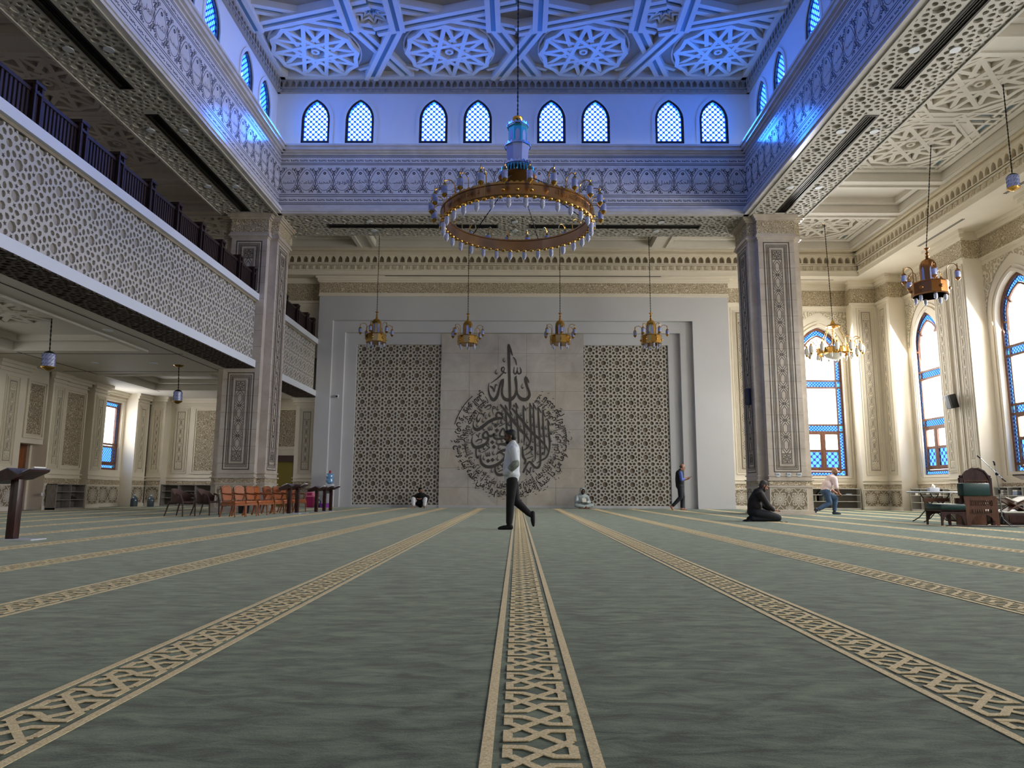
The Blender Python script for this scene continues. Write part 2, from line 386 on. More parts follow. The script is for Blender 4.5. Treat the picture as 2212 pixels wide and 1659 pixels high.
def pip(x, y, P):
    r = False; n = len(P); j = n-1
    for i in range(n):
        xi, yi = P[i]; xj, yj = P[j]
        if (yi > y) != (yj > y) and x < (xj-xi)*(y-yi)/(yj-yi)+xi: r = not r
        j = i
    return r
def clip(P, a0, a1, b0, b1):
    for ax, lim, sg in ((0, a0, 1), (0, a1, -1), (1, b0, 1), (1, b1, -1)):
        Q = []; n = len(P)
        for i in range(n):
            p, q = P[i], P[(i+1) % n]; dp = (p[ax]-lim)*sg; dq = (q[ax]-lim)*sg
            if dp >= 0: Q.append(p)
            if (dp > 0 and dq < 0) or (dp < 0 and dq > 0):
                t = dp/(dp-dq); Q.append((p[0]+(q[0]-p[0])*t, p[1]+(q[1]-p[1])*t))
        P = Q
        if len(P) < 3: return []
    return P
def ngon(cx, cy, r, n, ph=0.0, sx=1, sy=1): return [(cx+r*cos(2*pi*i/n+ph)*sx, cy+r*sin(2*pi*i/n+ph)*sy) for i in range(n)]
def star(cx, cy, r0, r1, n, ph=0.0):
    return [(cx+(r0 if i % 2 == 0 else r1)*cos(pi*i/n+ph), cy+(r0 if i % 2 == 0 else r1)*sin(pi*i/n+ph)) for i in range(2*n)]
# ---------------------------------------------------------------- tagging
def empty(name, loc=(0, 0, 0), rz=0.0):
    o = bpy.data.objects.new(name, None); o.location = loc; o.rotation_euler = (0, 0, rz); o.empty_display_size = 0.1
    COL.objects.link(o); return o
def tag(o, label=None, cat=None, group=None, kind=None):
    if label: o['label'] = label
    if cat: o['category'] = cat
    if group: o['group'] = group
    if kind: o['kind'] = kind
    return o
def struct(o, label=None, cat=None, group=None): return tag(o, label, cat, group, 'structure')
def copy_tree(o, parent=None):
    c = o.copy(); COL.objects.link(c)
    if parent is not None: c.parent = parent
    for ch in list(o.children): copy_tree(ch, c)
    return c
# ---------------------------------------------------------------- patterns
def lattice_holes(w, h, per, ou=0.0, ov=0.0, cut=()):
    """openings of the eight-fold star lattice over a w x h panel"""
    base = [ngon(0, 0, .195, 8, pi/8), ngon(.5, .5, .14, 8, pi/8)]
    for a in range(4):
        t = a*pi/2; base.append(star(.312*cos(t), .312*sin(t), .098, .045, 5, t))
    for a in range(8):
        t = a*pi/4; d = .352 if a % 2 else .36; ca, sa = cos(t), sin(t)
        pet = [(-.125, 0), (-.05, .078), (.045, .087), (.105, .036), (.105, -.036), (.045, -.087), (-.05, -.078)]
        base.append([(.5+(d+x)*ca-y*sa, .5+(d+x)*sa+y*ca) for x, y in pet])
    out = []
    for i in range(int(math.floor(-ou/per))-1, int((w-ou)/per)+2):
        for j in range(int(math.floor(-ov/per))-1, int((h-ov)/per)+2):
            for b in base:
                P = [((i+x)*per+ou, (j+y)*per+ov) for x, y in b]
                xs = [p[0] for p in P]; ys = [p[1] for p in P]
                if max(xs) < 0.012 or min(xs) > w-0.012 or max(ys) < 0.012 or min(ys) > h-0.012: continue
                if any(min(xs) < c[1]+.012 and max(xs) > c[0]-.012 and min(ys) < c[3]+.012 and max(ys) > c[2]-.012 for c in cut): continue
                if min(xs) < 0.012 or max(xs) > w-0.012 or min(ys) < 0.012 or max(ys) > h-0.012:
                    P = clip(P, 0.012, w-0.012, 0.012, h-0.012)
                    if len(P) < 3: continue
                    ar = abs(sum(P[k][0]*P[k-1][1]-P[k-1][0]*P[k][1] for k in range(len(P))))/2
                    if ar < 1e-4: continue
                out.append(P)
    return out
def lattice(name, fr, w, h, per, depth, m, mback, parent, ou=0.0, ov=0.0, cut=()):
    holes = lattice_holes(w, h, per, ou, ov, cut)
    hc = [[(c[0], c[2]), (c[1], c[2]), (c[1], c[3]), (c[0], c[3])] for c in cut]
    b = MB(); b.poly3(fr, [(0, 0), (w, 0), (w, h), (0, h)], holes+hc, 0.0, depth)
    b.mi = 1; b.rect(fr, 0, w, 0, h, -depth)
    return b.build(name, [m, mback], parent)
def chain_lines(w, h, rim=True):
    """lines of the narrow ornamental panel: nested frames, end squares with rosettes, a knotted hexagon chain. -> [(pts, closed, width factor)]"""
    L = []
    def R(i, wt): L.append(([(i, i), (w-i, i), (w-i, h-i), (i, h-i)], True, wt))
    R(0, 1.0)
    if rim:
        for k in (.10, .155, .20): R(w*k, .7)
    i = w*(.31 if rim else .12); cw = w-2*i; R(i, .6)
    y0 = i+cw; y1 = h-i-cw
    for yy in (y0, y1): L.append(([(i, yy), (w-i, yy)], False, .8))
    for cy in (i+cw/2, h-i-cw/2):
        L.append((star(w/2, cy, cw*.36, cw*.2, 8), True, .6)); L.append((ngon(w/2, cy, cw*.13, 8), True, .6))
        L.append((ngon(w/2, cy, cw*.44*1.25, 4, pi/4), True, .6))
    span = y1-y0; n = max(1, round(span/(cw*1.75))); p = span/n; a = cw*.36; x = w/2
    A = []; B = []; sgn = 1
    for k in range(n):
        yb = y0+k*p
        for t, s in ((.0, 0), (.16, 1), (.22, 1), (.78, 1), (.84, 1), (1.0, 0)):
            pass
        A += [(x+sgn*a*.1, yb), (x+sgn*a, yb+p*.24), (x+sgn*a, yb+p*.76), (x+sgn*a*.1, yb+p)]
        B += [(x-sgn*a*.1, yb), (x-sgn*a, yb+p*.24), (x-sgn*a, yb+p*.76), (x-sgn*a*.1, yb+p)]
        sgn = -sgn
        L.append(([(x-a*.62, yb+p*.33), (x-a*.62, yb+p*.67), (x, yb+p*.84), (x+a*.62, yb+p*.67), (x+a*.62, yb+p*.33), (x, yb+p*.16)], True, .55))
        if k:
            L.append((ngon(x, yb, cw*.15, 8), True, .6))
            L.append(([(x-cw*.48, yb-p*.13), (x-cw*.2, yb), (x-cw*.48, yb+p*.13)], False, .5)); L.append(([(x+cw*.48, yb-p*.13), (x+cw*.2, yb), (x+cw*.48, yb+p*.13)], False, .5))
    L.append((A, False, .6)); L.append((B, False, .6))
    return L
def chain_panel(name, fr, w, h, lw, t, m, parent, rim=True, mi=None):
    b = mi or MB()
    for pts, cl, k in chain_lines(w, h, rim): b.strap(pts, lw*k, fr, 0, t, cl)
    return None if mi else b.build(name, m, parent)
def rosette_lines(cx, cy, r, n=12):
    """interlaced n-fold star rosette inside radius r"""
    L = [(ngon(cx, cy, r*.16, n), True)]
    st = star(cx, cy, r*.42, r*.26, n, 0); L.append((st, True))
    for i in range(n):
        t = 2*pi*i/n; u = pi/n
        f = lambda rr, a: (cx+rr*r*cos(a), cy+rr*r*sin(a))
        L.append(([f(.42, t), f(.66, t-u*.62), f(.9, t-u*.5), f(1.0, t), f(.9, t+u*.5), f(.66, t+u*.62), f(.42, t)], False))
        L.append(([f(.16, t), f(.26, t+u)], False))
    return L
def dado(fr, w, h, parent, mb=None, mback=None):
    """base panel: twelve-fold rosettes in thin pale straps on a darker ground"""
    b = mb or MB()
    n = max(1, round(w/h)); p = w/n
    for k in range(n):
        cx = (k+.5)*p; r = min(p, h)*.5
        segs = rosette_lines(cx, h/2, r*.66, 12)
        for sx in (-1, 1):
            for sy in (-1, 1):
                X = cx+sx*p/2; Y = h/2+sy*h/2
                for pts, cl in rosette_lines(X, Y, r*.52, 8):
                    Q = pts+[pts[0]] if cl else pts
                    for q0, q1 in zip(Q, Q[1:]):
                        c = clip_seg(q0, q1, cx-p/2, cx+p/2, 0, h)
                        if c: segs.append((c, False))
                segs.append(([(cx+sx*r*.2, h/2+sy*r*.64), (cx+sx*p*.28, h/2+sy*h*.26), (cx+sx*r*.64, h/2+sy*r*.2)], False))
                segs.append(([(cx, h/2+sy*r*.72), (cx+sx*p*.24, h/2+sy*h*.5)], False)); segs.append(([(cx+sx*r*.72, h/2), (cx+sx*p*.5, h/2+sy*h*.24)], False))
        for pts, cl in segs: b.strap(pts, .018*h/.6, fr, 0, .006, cl)
    b.strap([(0, 0), (w, 0), (w, h), (0, h)], .035, fr, 0, .008, True)
    if mb is None:
        b.mi = 1; b.rect(fr, 0, w, 0, h, .001)
        return b.build('dado_panel', [DADOL, mback or DADO], parent)
def clip_seg(p, q, a0, a1, b0, b1):
    t0, t1 = 0.0, 1.0; d = (q[0]-p[0], q[1]-p[1])
    for dd, lo, hi, s in ((d[0], a0, a1, p[0]), (d[1], b0, b1, p[1])):
        if abs(dd) < 1e-12:
            if s < lo or s > hi: return None
        else:
            u, v = (lo-s)/dd, (hi-s)/dd
            if u > v: u, v = v, u
            t0 = max(t0, u); t1 = min(t1, v)
    if t0 >= t1: return None
    return [(p[0]+d[0]*t0, p[1]+d[1]*t0), (p[0]+d[0]*t1, p[1]+d[1]*t1)]
def mouldings(mb, fr, w, zs, step=0.0):
    """horizontal mouldings: list of (z0, z1, projection)"""
    for z0, z1, c in zs: mb.fbox(fr, -c*step, w+c*step, z0, z1, 0, c)
def arch_curve(w, h, spring, n=10):
    """pointed arch outline as a list of (a, b) from left base up over the apex to right base; centred on a=0"""
    hw = w/2; rise = h-spring; R = (hw*hw+rise*rise)/(2*hw); pts = [(-hw, 0), (-hw, spring)]
    a1 = math.asin(min(1, rise/R))
    for i in range(1, n+1):
        t = a1*i/n; pts.append((-hw+R-R*cos(t), spring+R*sin(t)))
    L = pts[:]; L[-1] = (0, h)
    return L+[(-x, y) for x, y in reversed(L[:-1])]
def cornice_row(mb, fr, w, h, n, depth):
    """row of small pointed niches (muqarnas-like) along a cornice"""
    p = w/n; holes = []
    for i in range(n):
        c = (i+.5)*p
        holes.append([(c+x, h*.12+y) for x, y in arch_curve(p*.72, h*.76, h*.3, 4)])
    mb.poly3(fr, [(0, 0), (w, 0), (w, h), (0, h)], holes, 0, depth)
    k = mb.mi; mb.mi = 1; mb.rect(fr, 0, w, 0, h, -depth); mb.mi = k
# ---------------------------------------------------------------- arabic lettering (presentation forms, right to left)
AR = {}
for cp in list(range(0xFE80, 0xFEFD)):
    d = unicodedata.decomposition(chr(cp)).split()
    if len(d) >= 2: AR.setdefault(tuple(int(x, 16) for x in d[1:]), {})[d[0]] = chr(cp)
def shape(word):
    s = [ord(c) for c in word]; out = []; i = 0; prev = False
    while i < len(s):
        key = (s[i],); stp = 1
        if i+1 < len(s) and (s[i], s[i+1]) in AR: key = (s[i], s[i+1]); stp = 2
        fm = AR.get(key)
        if not fm: out.append(chr(s[i])); prev = False; i += 1; continue
        nxt = AR.get((s[i+stp],)) if i+stp < len(s) else None
        joinn = ('<initial>' in fm) and nxt is not None and ('<final>' in nxt)
        joinp = prev and ('<final>' in fm)
        form = '<medial>' if joinn and joinp else '<initial>' if joinn else '<final>' if joinp else '<isolated>'
        out.append(fm.get(form) or fm.get('<isolated>') or list(fm.values())[0]); prev = joinn; i += stp
    return ''.join(reversed(out))
def arabic(text): return ' '.join(reversed([shape(w) for w in text.split()]))
_TXT = {}
def text2d(s, raw=False, bold=0.0):
    """-> (verts2d, tris/faces, width, height) of a text at size 1, left-bottom at its own box"""
    k = (s, raw, bold)
    if k in _TXT: return _TXT[k]
    c = bpy.data.curves.new('lettering', 'FONT'); c.body = s if raw else arabic(s); c.size = 1.0; c.resolution_u = 3; c.offset = bold
    o = bpy.data.objects.new('lettering', c); COL.objects.link(o)
    dg = bpy.context.evaluated_depsgraph_get(); dg.update(); me = bpy.data.meshes.new_from_object(o.evaluated_get(dg))
    V = [(v.co.x, v.co.y) for v in me.vertices]; F = [tuple(p.vertices) for p in me.polygons]
    bpy.data.objects.remove(o); bpy.data.curves.remove(c); bpy.data.meshes.remove(me)
    if not V: _TXT[k] = ([], [], 1, 1); return _TXT[k]
    x0 = min(v[0] for v in V); x1 = max(v[0] for v in V); y0 = min(v[1] for v in V); y1 = max(v[1] for v in V)
    _TXT[k] = ([(x-x0, y-y0) for x, y in V], F, x1-x0, y1-y0); return _TXT[k]
def put_text(mb, s, fr, cx, cy, w, h, c, raw=False, keep=True):
    V, F, tw, th = text2d(s, raw); sx, sy = w/tw, h/th
    if keep: sx = sy = min(sx, sy)
    mb.add([fr.p(cx+(x-tw/2)*sx, cy+(y-th/2)*sy, c) for x, y in V], F)
def scroll(mb, fr, x, y, r, sg, w, t, turns=1.25, ph=0.0):
    """one spiral tendril with leaves"""
    n = 14; pts = []
    for i in range(n+1):
        k = i/n; a = ph+sg*turns*2*pi*k; rr = r*(1-.8*k); pts.append((x+rr*cos(a), y+rr*sin(a)))
    mb.strap(pts, w, fr, 0, t)
    for k in (2, 5, 8):
        px, py = pts[k]; a = ph+sg*turns*2*pi*k/n
        mb.strap([(px, py), (px+r*.3*cos(a+.5*sg), py+r*.3*sin(a+.5*sg)), (px+r*.42*cos(a+1.1*sg), py+r*.42*sin(a+1.1*sg))], w*1.5, fr, 0, t)
# ================================================================ the hall: floor, walls, beams, ceilings
UX, UY, UZ = (1, 0, 0), (0, 1, 0), (0, 0, 1)
def F_far(x, y, z=0): return Fr((x, y, z), UX, UZ)                 # faces the camera (-Y)
def F_right(x, y, z=0): return Fr((x, y, z), (0, -1, 0), UZ)       # faces -X
def F_left(x, y, z=0): return Fr((x, y, z), UY, UZ)                # faces +X
def F_down(x, y, z): return Fr((x, y, z), UX, (0, -1, 0))          # faces down; y = far edge
YF, ZS = 22.45, 9.63
BXL, BXR, BOL, BOR, BYB = -7.92, 7.52, -9.81, 9.43, 24.35
CXL, CXR, CYF = -8.25, 7.85, 22.72
ZC = 14.55
XR, XL, YB, YE = 15.9, -15.9, 29.3, 30.3
Y0 = -2.0
floor = MB(); floor.box(-16.2, 16.2, Y0-.2, 31, -.2, 0); floor = struct(floor.build('floor', CARPET), 'dark green mottled prayer carpet with cream braided stripes', 'floor')
sp = MB(); frf = Fr((0, 0, .0015), UX, UY)
for k in range(-10, 11):
    c = 0.065+1.485*k; hw = .158; q = .26
    if abs(c) > 15.4: continue
    for s in (-1, 1): sp.strap([(c+s*(hw-.016), Y0), (c+s*(hw-.016), 29.25)], .032, frf, 0, .0015)
    a = .101; y = .5 if abs(k) < 6 else 6
    while y < 29.0:
        f = lambda u, t: (c+u*a, y-t*q)
        for n, (P, w) in enumerate((([(-.87, .05), (-.87, .37)], .027), ([(.87, .05), (.87, .37)], .027), ([(-.87, .55), (-.87, .9)], .027), ([(.87, .55), (.87, .9)], .027),
                ([(-.78, .33), (.86, 1.07)], .024), ([(-.8, .6), (.86, -.1)], .024), ([(-1, .075), (-.42, .09), (.36, .34), (1, .35)], .025), ([(-1, .875), (-.36, .86), (.26, .58), (1, .575)], .025))):
            sp.strap([f(*p) for p in P], w, frf, 0, .0012+.0002*n)
        y += q
struct(sp.build('carpet_stripe', CARPETC, floor), 'cream braided stripes')
# ---------------------------------------------------------------- far wall: stepped niche block
far = MB()
f0 = F_far(0, YB); f1 = F_far(0, YB+.2); f2 = F_far(0, YB+.4)
def ring(mb, fr, a0, a1, b1, i0, i1, j1, c=0.0):
    mb.rect(fr, a0, i0, 0, b1, c); mb.rect(fr, i1, a1, 0, b1, c); mb.rect(fr, i0, i1, j1, b1, c)
ring(far, f0, -8.37, 8.82, 9.63, -7.77, 7.31, 7.76)
def reveal(mb, fr, i0, i1, j1, d):
    mb.quad(fr.p(i0, 0), fr.p(i0, j1), fr.p(i0, j1, -d), fr.p(i0, 0, -d)); mb.quad(fr.p(i1, 0), fr.p(i1, j1), fr.p(i1, j1, -d), fr.p(i1, 0, -d))
    mb.quad(fr.p(i0, j1), fr.p(i1, j1), fr.p(i1, j1, -d), fr.p(i0, j1, -d))
reveal(far, f0, -7.77, 7.31, 7.76, .2)
ring(far, f1, -7.77, 7.31, 7.76, -7.28, 6.82, 7.28)
reveal(far, f1, -7.28, 6.82, 7.28, .2)
far.rect(f2, -7.28, -6.8, 0, 7.28); far.rect(f2, 6.34, 6.82, 0, 7.28)
for a, b in ((-6.8, -3.22), (2.78, 6.34)):
    far.rect(f2, a, b, 6.8, 7.28); far.rect(f2, a, b, 0, .1)
    o = f2.at(a, .1); 
    for q in ((0, 0), (b-a, b-a)): far.quad(o.p(q[0], 0), o.p(q[0], 6.7), o.p(q[0], 6.7, -.15), o.p(q[0], 0, -.15))
    far.quad(o.p(0, 6.7), o.p(b-a, 6.7), o.p(b-a, 6.7, -.15), o.p(0, 6.7, -.15))
far.quad(f0.p(-8.37, 0), f0.p(-8.37, 9.63), f0.p(-8.37, 9.63, -1), f0.p(-8.37, 0, -1)); far.quad(f0.p(8.82, 0), f0.p(8.82, 9.63), f0.p(8.82, 9.63, -1), f0.p(8.82, 0, -1))
for a, b in ((-6.8, -3.22), (2.78, 6.34)): far.quad(f2.p(a, .1), f2.p(b, .1), f2.p(b, .1, -.15), f2.p(a, .1, -.15))
far.fbox(f0, -8.37, 8.82, 0, 9.63, -1.0, -.75)
wall_far = struct(far.build('wall_far', NICHE), 'grey-white stepped niche wall at the far end of the hall', 'wall')
for a, b in ((-6.8, -3.22), (2.78, 6.34)):
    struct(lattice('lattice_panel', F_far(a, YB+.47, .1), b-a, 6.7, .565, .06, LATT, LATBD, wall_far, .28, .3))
mc = MB(); mcx = (2.78+3.22)/5
fm = F_far(-3.22, YB+.38); rows = [0, .82, 1.62, 2.42, 3.22, 4.02, 4.82, 5.62, 6.43, 7.28]
random.seed(5)
for j in range(9):
    for i in range(5):
        mc.mi = random.choice((0, 0, 1)); mc.fbox(fm, i*mcx*1.0+.006+(0 if i else -.006), (i+1)*mcx-.006, rows[j]+.006, rows[j+1]-.006, -.05, random.uniform(0, .002))
mc.mi = 2; mc.rect(fm, 0, 6.0, 0, 7.28, -.004)
mar = struct(mc.build('marble_panel', [MARB, MARB2, RECESS], wall_far))
bb = MB(); bb.fbox(f2, -3.22, 2.78, 0, .1, 0, .06); bb.fbox(f2, -7.28, -3.22, 0, .1, 0, .02); bb.fbox(f2, 2.78, 6.82, 0, .1, 0, .02); bb.fbox(f0, -8.37, -7.77, 0, .1, 0, .02); bb.fbox(f0, 7.31, 8.82, 0, .1, 0, .02)
struct(bb.build('skirting', NICHE, wall_far))
fz = MB(); mouldings(fz, f0.at(-8.37, 0), 17.19, [(8.78, 8.82, .05), (8.82, 8.93, .03), (9.38, 9.44, .05), (9.44, 9.55, .1), (9.55, 9.63, .16)], 1)
struct(fz.build('moulding', CREAM, wall_far))
cv = MB(); cv.fbox(f0.at(-8.37, 0), -.02, 17.21, 8.93, 9.38, 0, .02); struct(cv.build('carved_frieze', CARVE, wall_far))
# ---------------------------------------------------------------- generic pilaster
def pilaster(fr, w, proud, z1, parent, panels=1, pw=None, ph=(1.42, 8.45), px=None, base=True, cap=True):
    b = MB(); b.fbox(fr, 0, w, 0, z1, -proud, 0)
    if base: mouldings(b, fr, w, [(1.16, 1.19, .05), (1.03, 1.06, .04), (.80, .83, .03), (0, .12, .03)], 1)
    if cap: mouldings(b, fr, w, [(8.56, 8.6, .07), (8.6, 8.66, .11), (9.3, 9.36, .06), (9.36, 9.5, .14), (9.5, 9.63, .2)], 1)
    p = b.build('pilaster', CREAM, parent); struct(p)
    if cap:
        c = MB(); c.fbox(fr, -.03, w+.03, 8.66, 9.3, -proud, .03); struct(c.build('carved_capital', CARVE, p))
    if base and w > .3:
        dado(fr.at(.03, .13, .004), w-.06, .66, p); d2 = MB(); d2.rect(fr, .02, w-.02, .84, 1.02, .006); struct(d2.build('carved_band', CARVE, p))
    pw = pw or w*.62; x0 = (w-pw)/2 if px is None else px
    if ph: chain_panel('relief_panel', fr.at(x0, ph[0], .002), pw, ph[1]-ph[0], .03, .018, RELIEF, p); g = MB(); g.rect(fr, x0+pw*.2, x0+pw*.8, ph[0]+pw*.2, ph[1]-pw*.2, .003); struct(g.build('panel_ground', RECESS if w > 2 else CEILB, p))
    return p
# ---------------------------------------------------------------- far wall beyond the block: window alcoves
side = MB()
fe = F_far(0, YE)
WX, WW, WZ0, WZ1, WSP = 12.95, 1.9, 1.33, 7.75, 6.5
def wall_with_arch(mb, fr, a0, a1, z1, cx, n=10):
    ar = [(cx+x, WZ0+y) for x, y in arch_curve(WW, WZ1-WZ0, WSP-WZ0, n)]
    mb.rect(fr, a0, cx-WW/2, 0, z1); mb.rect(fr, cx+WW/2, a1, 0, z1); mb.rect(fr, cx-WW/2, cx+WW/2, 0, WZ0)
    for p, q in zip(ar, ar[1:]):
        if abs(p[0]-q[0]) > 1e-6: mb.quad(fr.p(*p), fr.p(*q), fr.p(q[0], z1), fr.p(p[0], z1))
        mb.quad(fr.p(*p), fr.p(*q), fr.p(*q, -.3), fr.p(*p, -.3))
    mb.quad(fr.p(*ar[0]), fr.p(*ar[-1]), fr.p(*ar[-1], -.3), fr.p(*ar[0], -.3))
wall_with_arch(side, fe, 8.82, 16.2, 9.63, WX)
wall_side = struct(side.build('wall_back', CREAM), 'cream wall with tall arched window right of the niche block', 'wall')
def bay_trim(fr, cx, a0, a1, parent):
    """mouldings, spandrel carving, sill bands, dado of one window bay"""
    b = MB(); mouldings(b, fr.at(a0, 0), a1-a0, [(1.16, 1.19, .05), (1.03, 1.06, .04), (.80, .83, .03), (0, .12, .03), (8.56, 8.6, .06), (8.6, 8.66, .1), (9.36, 9.5, .1), (9.5, 9.63, .16)])
    ar = [(cx+x, WZ0+y) for x, y in arch_curve(WW+.1, WZ1-WZ0+.07, WSP-WZ0, 10)]
    b.strap(ar, .1, fr, 0, .05, True); ar2 = [(cx+x, WZ0-.1+y) for x, y in arch_curve(WW+.42, WZ1-WZ0+.33, WSP-WZ0+.1, 10)]; b.strap(ar2, .06, fr, 0, .035, True)
    struct(b.build('moulding', CREAM, parent))
    c = MB(); c.rect(fr, a0, a1, 8.66, 9.36, .02); c.rect(fr, a0, a1, .84, 1.02, .008); struct(c.build('carved_frieze', CARVE, parent))
    s = MB(); t = min(a1-a0, 3.2)/2-.1; arc = [(cx+x, WZ0+y) for x, y in arch_curve(WW+.9, WZ1-WZ0+.62, WSP-WZ0, 8)]
    up = [p for p in arc if p[1] > WSP-.1]
    for p, q in zip(up, up[1:]):
        if abs(p[0]-q[0]) > 1e-6: s.quad(fr.p(*p, .02), fr.p(*q, .02), fr.p(q[0], 8.42, .02), fr.p(p[0], 8.42, .02))
    x0, x1 = up[0][0], up[-1][0]
    if t > x1-cx: s.rect(fr, x1, cx+t, WSP+.0, 8.42, .02); s.rect(fr, cx-t, x0, WSP+.0, 8.42, .02)
    struct(s.build('carved_spandrel', CARVEW, parent))
    dado(fr.at(a0+.03, .13, .004), a1-a0-.06, .66, parent)
# ---------------------------------------------------------------- tall arched window
WN = [0]
def tall_window(fr, label, z0=WZ0, z1=WZ1, sp=WSP, arch=True, ww=WW):
    """fr: frame with a=0 on the window axis and b=0 on the floor, set back in the wall"""
    WN[0] += 1; w = ww/2; r = empty('window_%d' % WN[0], fr.p(0, z0)); struct(r, label, 'window')
    f = MB(); bs = .21                   # border strip
    if arch:
        out = [(x, z0+y) for x, y in arch_curve(ww, z1-z0, sp-z0, 10)]; inn = [(x, z0+bs+y) for x, y in arch_curve(ww-2*bs-.1, z1-z0-bs-.36, sp-z0-bs-.05, 10)]
    else:
        out = [(-w, z0), (-w, z1), (w, z1), (w, z0)]; inn = [(-w+bs, z0+bs), (-w+bs, z1-bs), (w-bs, z1-bs), (w-bs, z0+bs)]
    f.strap([(x*.96, z0+.03+(y-z0)*.985) for x, y in out], .1, fr, -.04, .05, True)
    f.strap(inn, .06, fr, -.03, .03, True)
    H = z1-z0
    rows = [(z0+.3, 'b'), (z0+1.9, 'c'), (z0+2.19, 'b'), (z0+3.8, 'c'), (z0+4.08, 'b')] if arch else []
    bi = w-bs-.05
    cas0, cas1, s0, s1 = (z0+.3, z0+1.9, z0+3.8, z0+4.1) if arch else (z0+.28, z0+.9, z0+2.7, z0+2.7)
    lv = [cas0, cas1, z0+2.2, s0, s1] if arch else [cas0, cas1, cas1+.1]
    for z in lv: f.strap([(-w+.03, z), (w-.03, z)], .075, fr, -.03, .03)
    if arch:
        f.strap([(0, cas0), (0, cas1)], .1, fr, -.03, .04)
        for s in (-1, 1):
            x0, x1 = s*.06, s*(bi-.02); f.strap([(x0, cas0+.06), (x1, cas0+.06), (x1, cas1-.06), (x0, cas1-.06)], .1, fr, -.03, .035, True); f.strap([(x0, cas0+.8), (x1, cas0+.8)], .1, fr, -.03, .035)
        for s in (-1, 1):                 # short struts across the arched border
            f.strap([(s*(bi+.02), sp-.25), (s*(w-.05), sp-.2)], .06, fr, -.03, .03); f.strap([(s*bi*.62, sp+.36), (s*(w-.3), sp+.62)], .06, fr, -.03, .03)
    fo = struct(f.build('window_frame', FRAMEW, r))
    g = MB()
    if arch:
        tl = [(x, y) for x, y in inn if y > s1]
        g.pane(fr, [(-bi, s1)]+tl+[(bi, s1)]); g.pane(fr, [(-bi, z0+2.2), (bi, z0+2.2), (bi, s0), (-bi, s0)])
        for s in (-1, 1): g.pane(fr, [(s*.1, cas0+.86), (s*(bi-.05), cas0+.86), (s*(bi-.05), cas1-.1), (s*.1, cas1-.1)])
    else:
        g.pane(fr, [(-bi, cas1+.1), (bi, cas1+.1), (bi, z1-bs), (-bi, z1-bs)])
    struct(g.build('clear_pane', CLEAR, r))
    b = MB(); c = MB()
    cuts = [(z0+.05, z0+bs+.04)]+([(cas1, z0+2.2), (s0, s1)] if arch else [(z1-bs, z1-.04)])
    if arch:
        for a0, a1 in cuts: b.pane(fr, [(-bi, a0), (bi, a0), (bi, a1), (-bi, a1)])
        ys = [z0+bs+.04]+[q for a0, a1 in cuts[1:] for q in (a0, a1)]+[sp]
        for s in (-1, 1):
            for a0, a1 in zip(ys[0::2], ys[1::2]): b.pane(fr, [(s*bi, a0), (s*(w-.03), a0), (s*(w-.03), a1), (s*bi, a1)])
            for a0, a1 in cuts: c.pane(fr, [(s*bi, a0), (s*(w-.03), a0), (s*(w-.03), a1), (s*bi, a1)])
        up = [p for p in out if p[1] >= sp-1e-6]; ui = [(max(-bi, min(bi, x*.76)), sp+(y-sp)*.74) for x, y in up]
        for i in range(len(up)-1): b.pane(fr, [up[i], up[i+1], ui[i+1], ui[i]])
        for s in (-1, 1):
            d = MB()
        st = MB()
        for s in (-1, 1): st.pane(fr, [(s*.1, cas0+.1), (s*(bi-.05), cas0+.1), (s*(bi-.05), cas0+.76), (s*.1, cas0+.76)])
        struct(st.build('star_pane', SBIG, r))
    else:
        for a0, a1 in cuts: b.pane(fr, [(-bi, a0), (bi, a0), (bi, a1), (-bi, a1)])
        b.pane(fr, [(-bi, cas0), (bi, cas0), (bi, cas1), (-bi, cas1)])
        for s in (-1, 1):
            b.pane(fr, [(s*bi, z0+bs), (s*(w-.03), z0+bs), (s*(w-.03), z1-bs), (s*bi, z1-bs)])
            for a0, a1 in cuts: c.pane(fr, [(s*bi, a0), (s*(w-.03), a0), (s*(w-.03), a1), (s*bi, a1)])
    struct(b.build('stained_border', SBLUE, r)); struct(c.build('stained_corner', SCYAN, r))
    return r
tall_window(F_far(WX, YE+.18), 'tall arched window with blue stained border, beside the thick column')
# pilasters beside the alcove, far wall right
pilaster(F_far(8.82, YB+.45), 2.9, 1.0, 9.63, wall_side, pw=.86, px=.24)
pilaster(F_far(14.2, YB+.45), 1.1, .6, 9.63, wall_side, pw=.72, px=.2)
bay_trim(fe, WX, 11.75, 14.2, wall_side)
# ---------------------------------------------------------------- right wall
rw = MB(); prev = YE
fr_r = F_right(XR, 0)       # a = -Y
edges = [-YE]+[-(WIN_Y[i]+WIN_Y[i+1])/2 for i in range(5)]+[-Y0]
for i, y in enumerate(WIN_Y): wall_with_arch(rw, fr_r, edges[i], edges[i+1], 9.63, -y)
wall_right = struct(rw.build('wall_right', CREAM), 'cream right wall with tall arched stained windows', 'wall')
wl = ['tall arched blue bordered window with the bronze lantern chandelier hanging in front', 'tall arched blue bordered window cut by the right edge of the photo']
for i, y in enumerate(WIN_Y[:4]):
    tall_window(F_right(XR+.18, y), wl[i] if i < 2 else 'tall arched window of the right wall outside the frame')
for y in WIN_Y[4:]: tall_window(F_right(XR+.18, y), 'tall arched window of the right wall outside the frame')
pilaster(F_right(15.25, 29.75), 1.0, .65, 9.63, wall_right, pw=.62, px=.14)
cl = [(25.6, 23.75), (20.6, 18.8), (15.5, 13.7), (10.3, 8.5)]
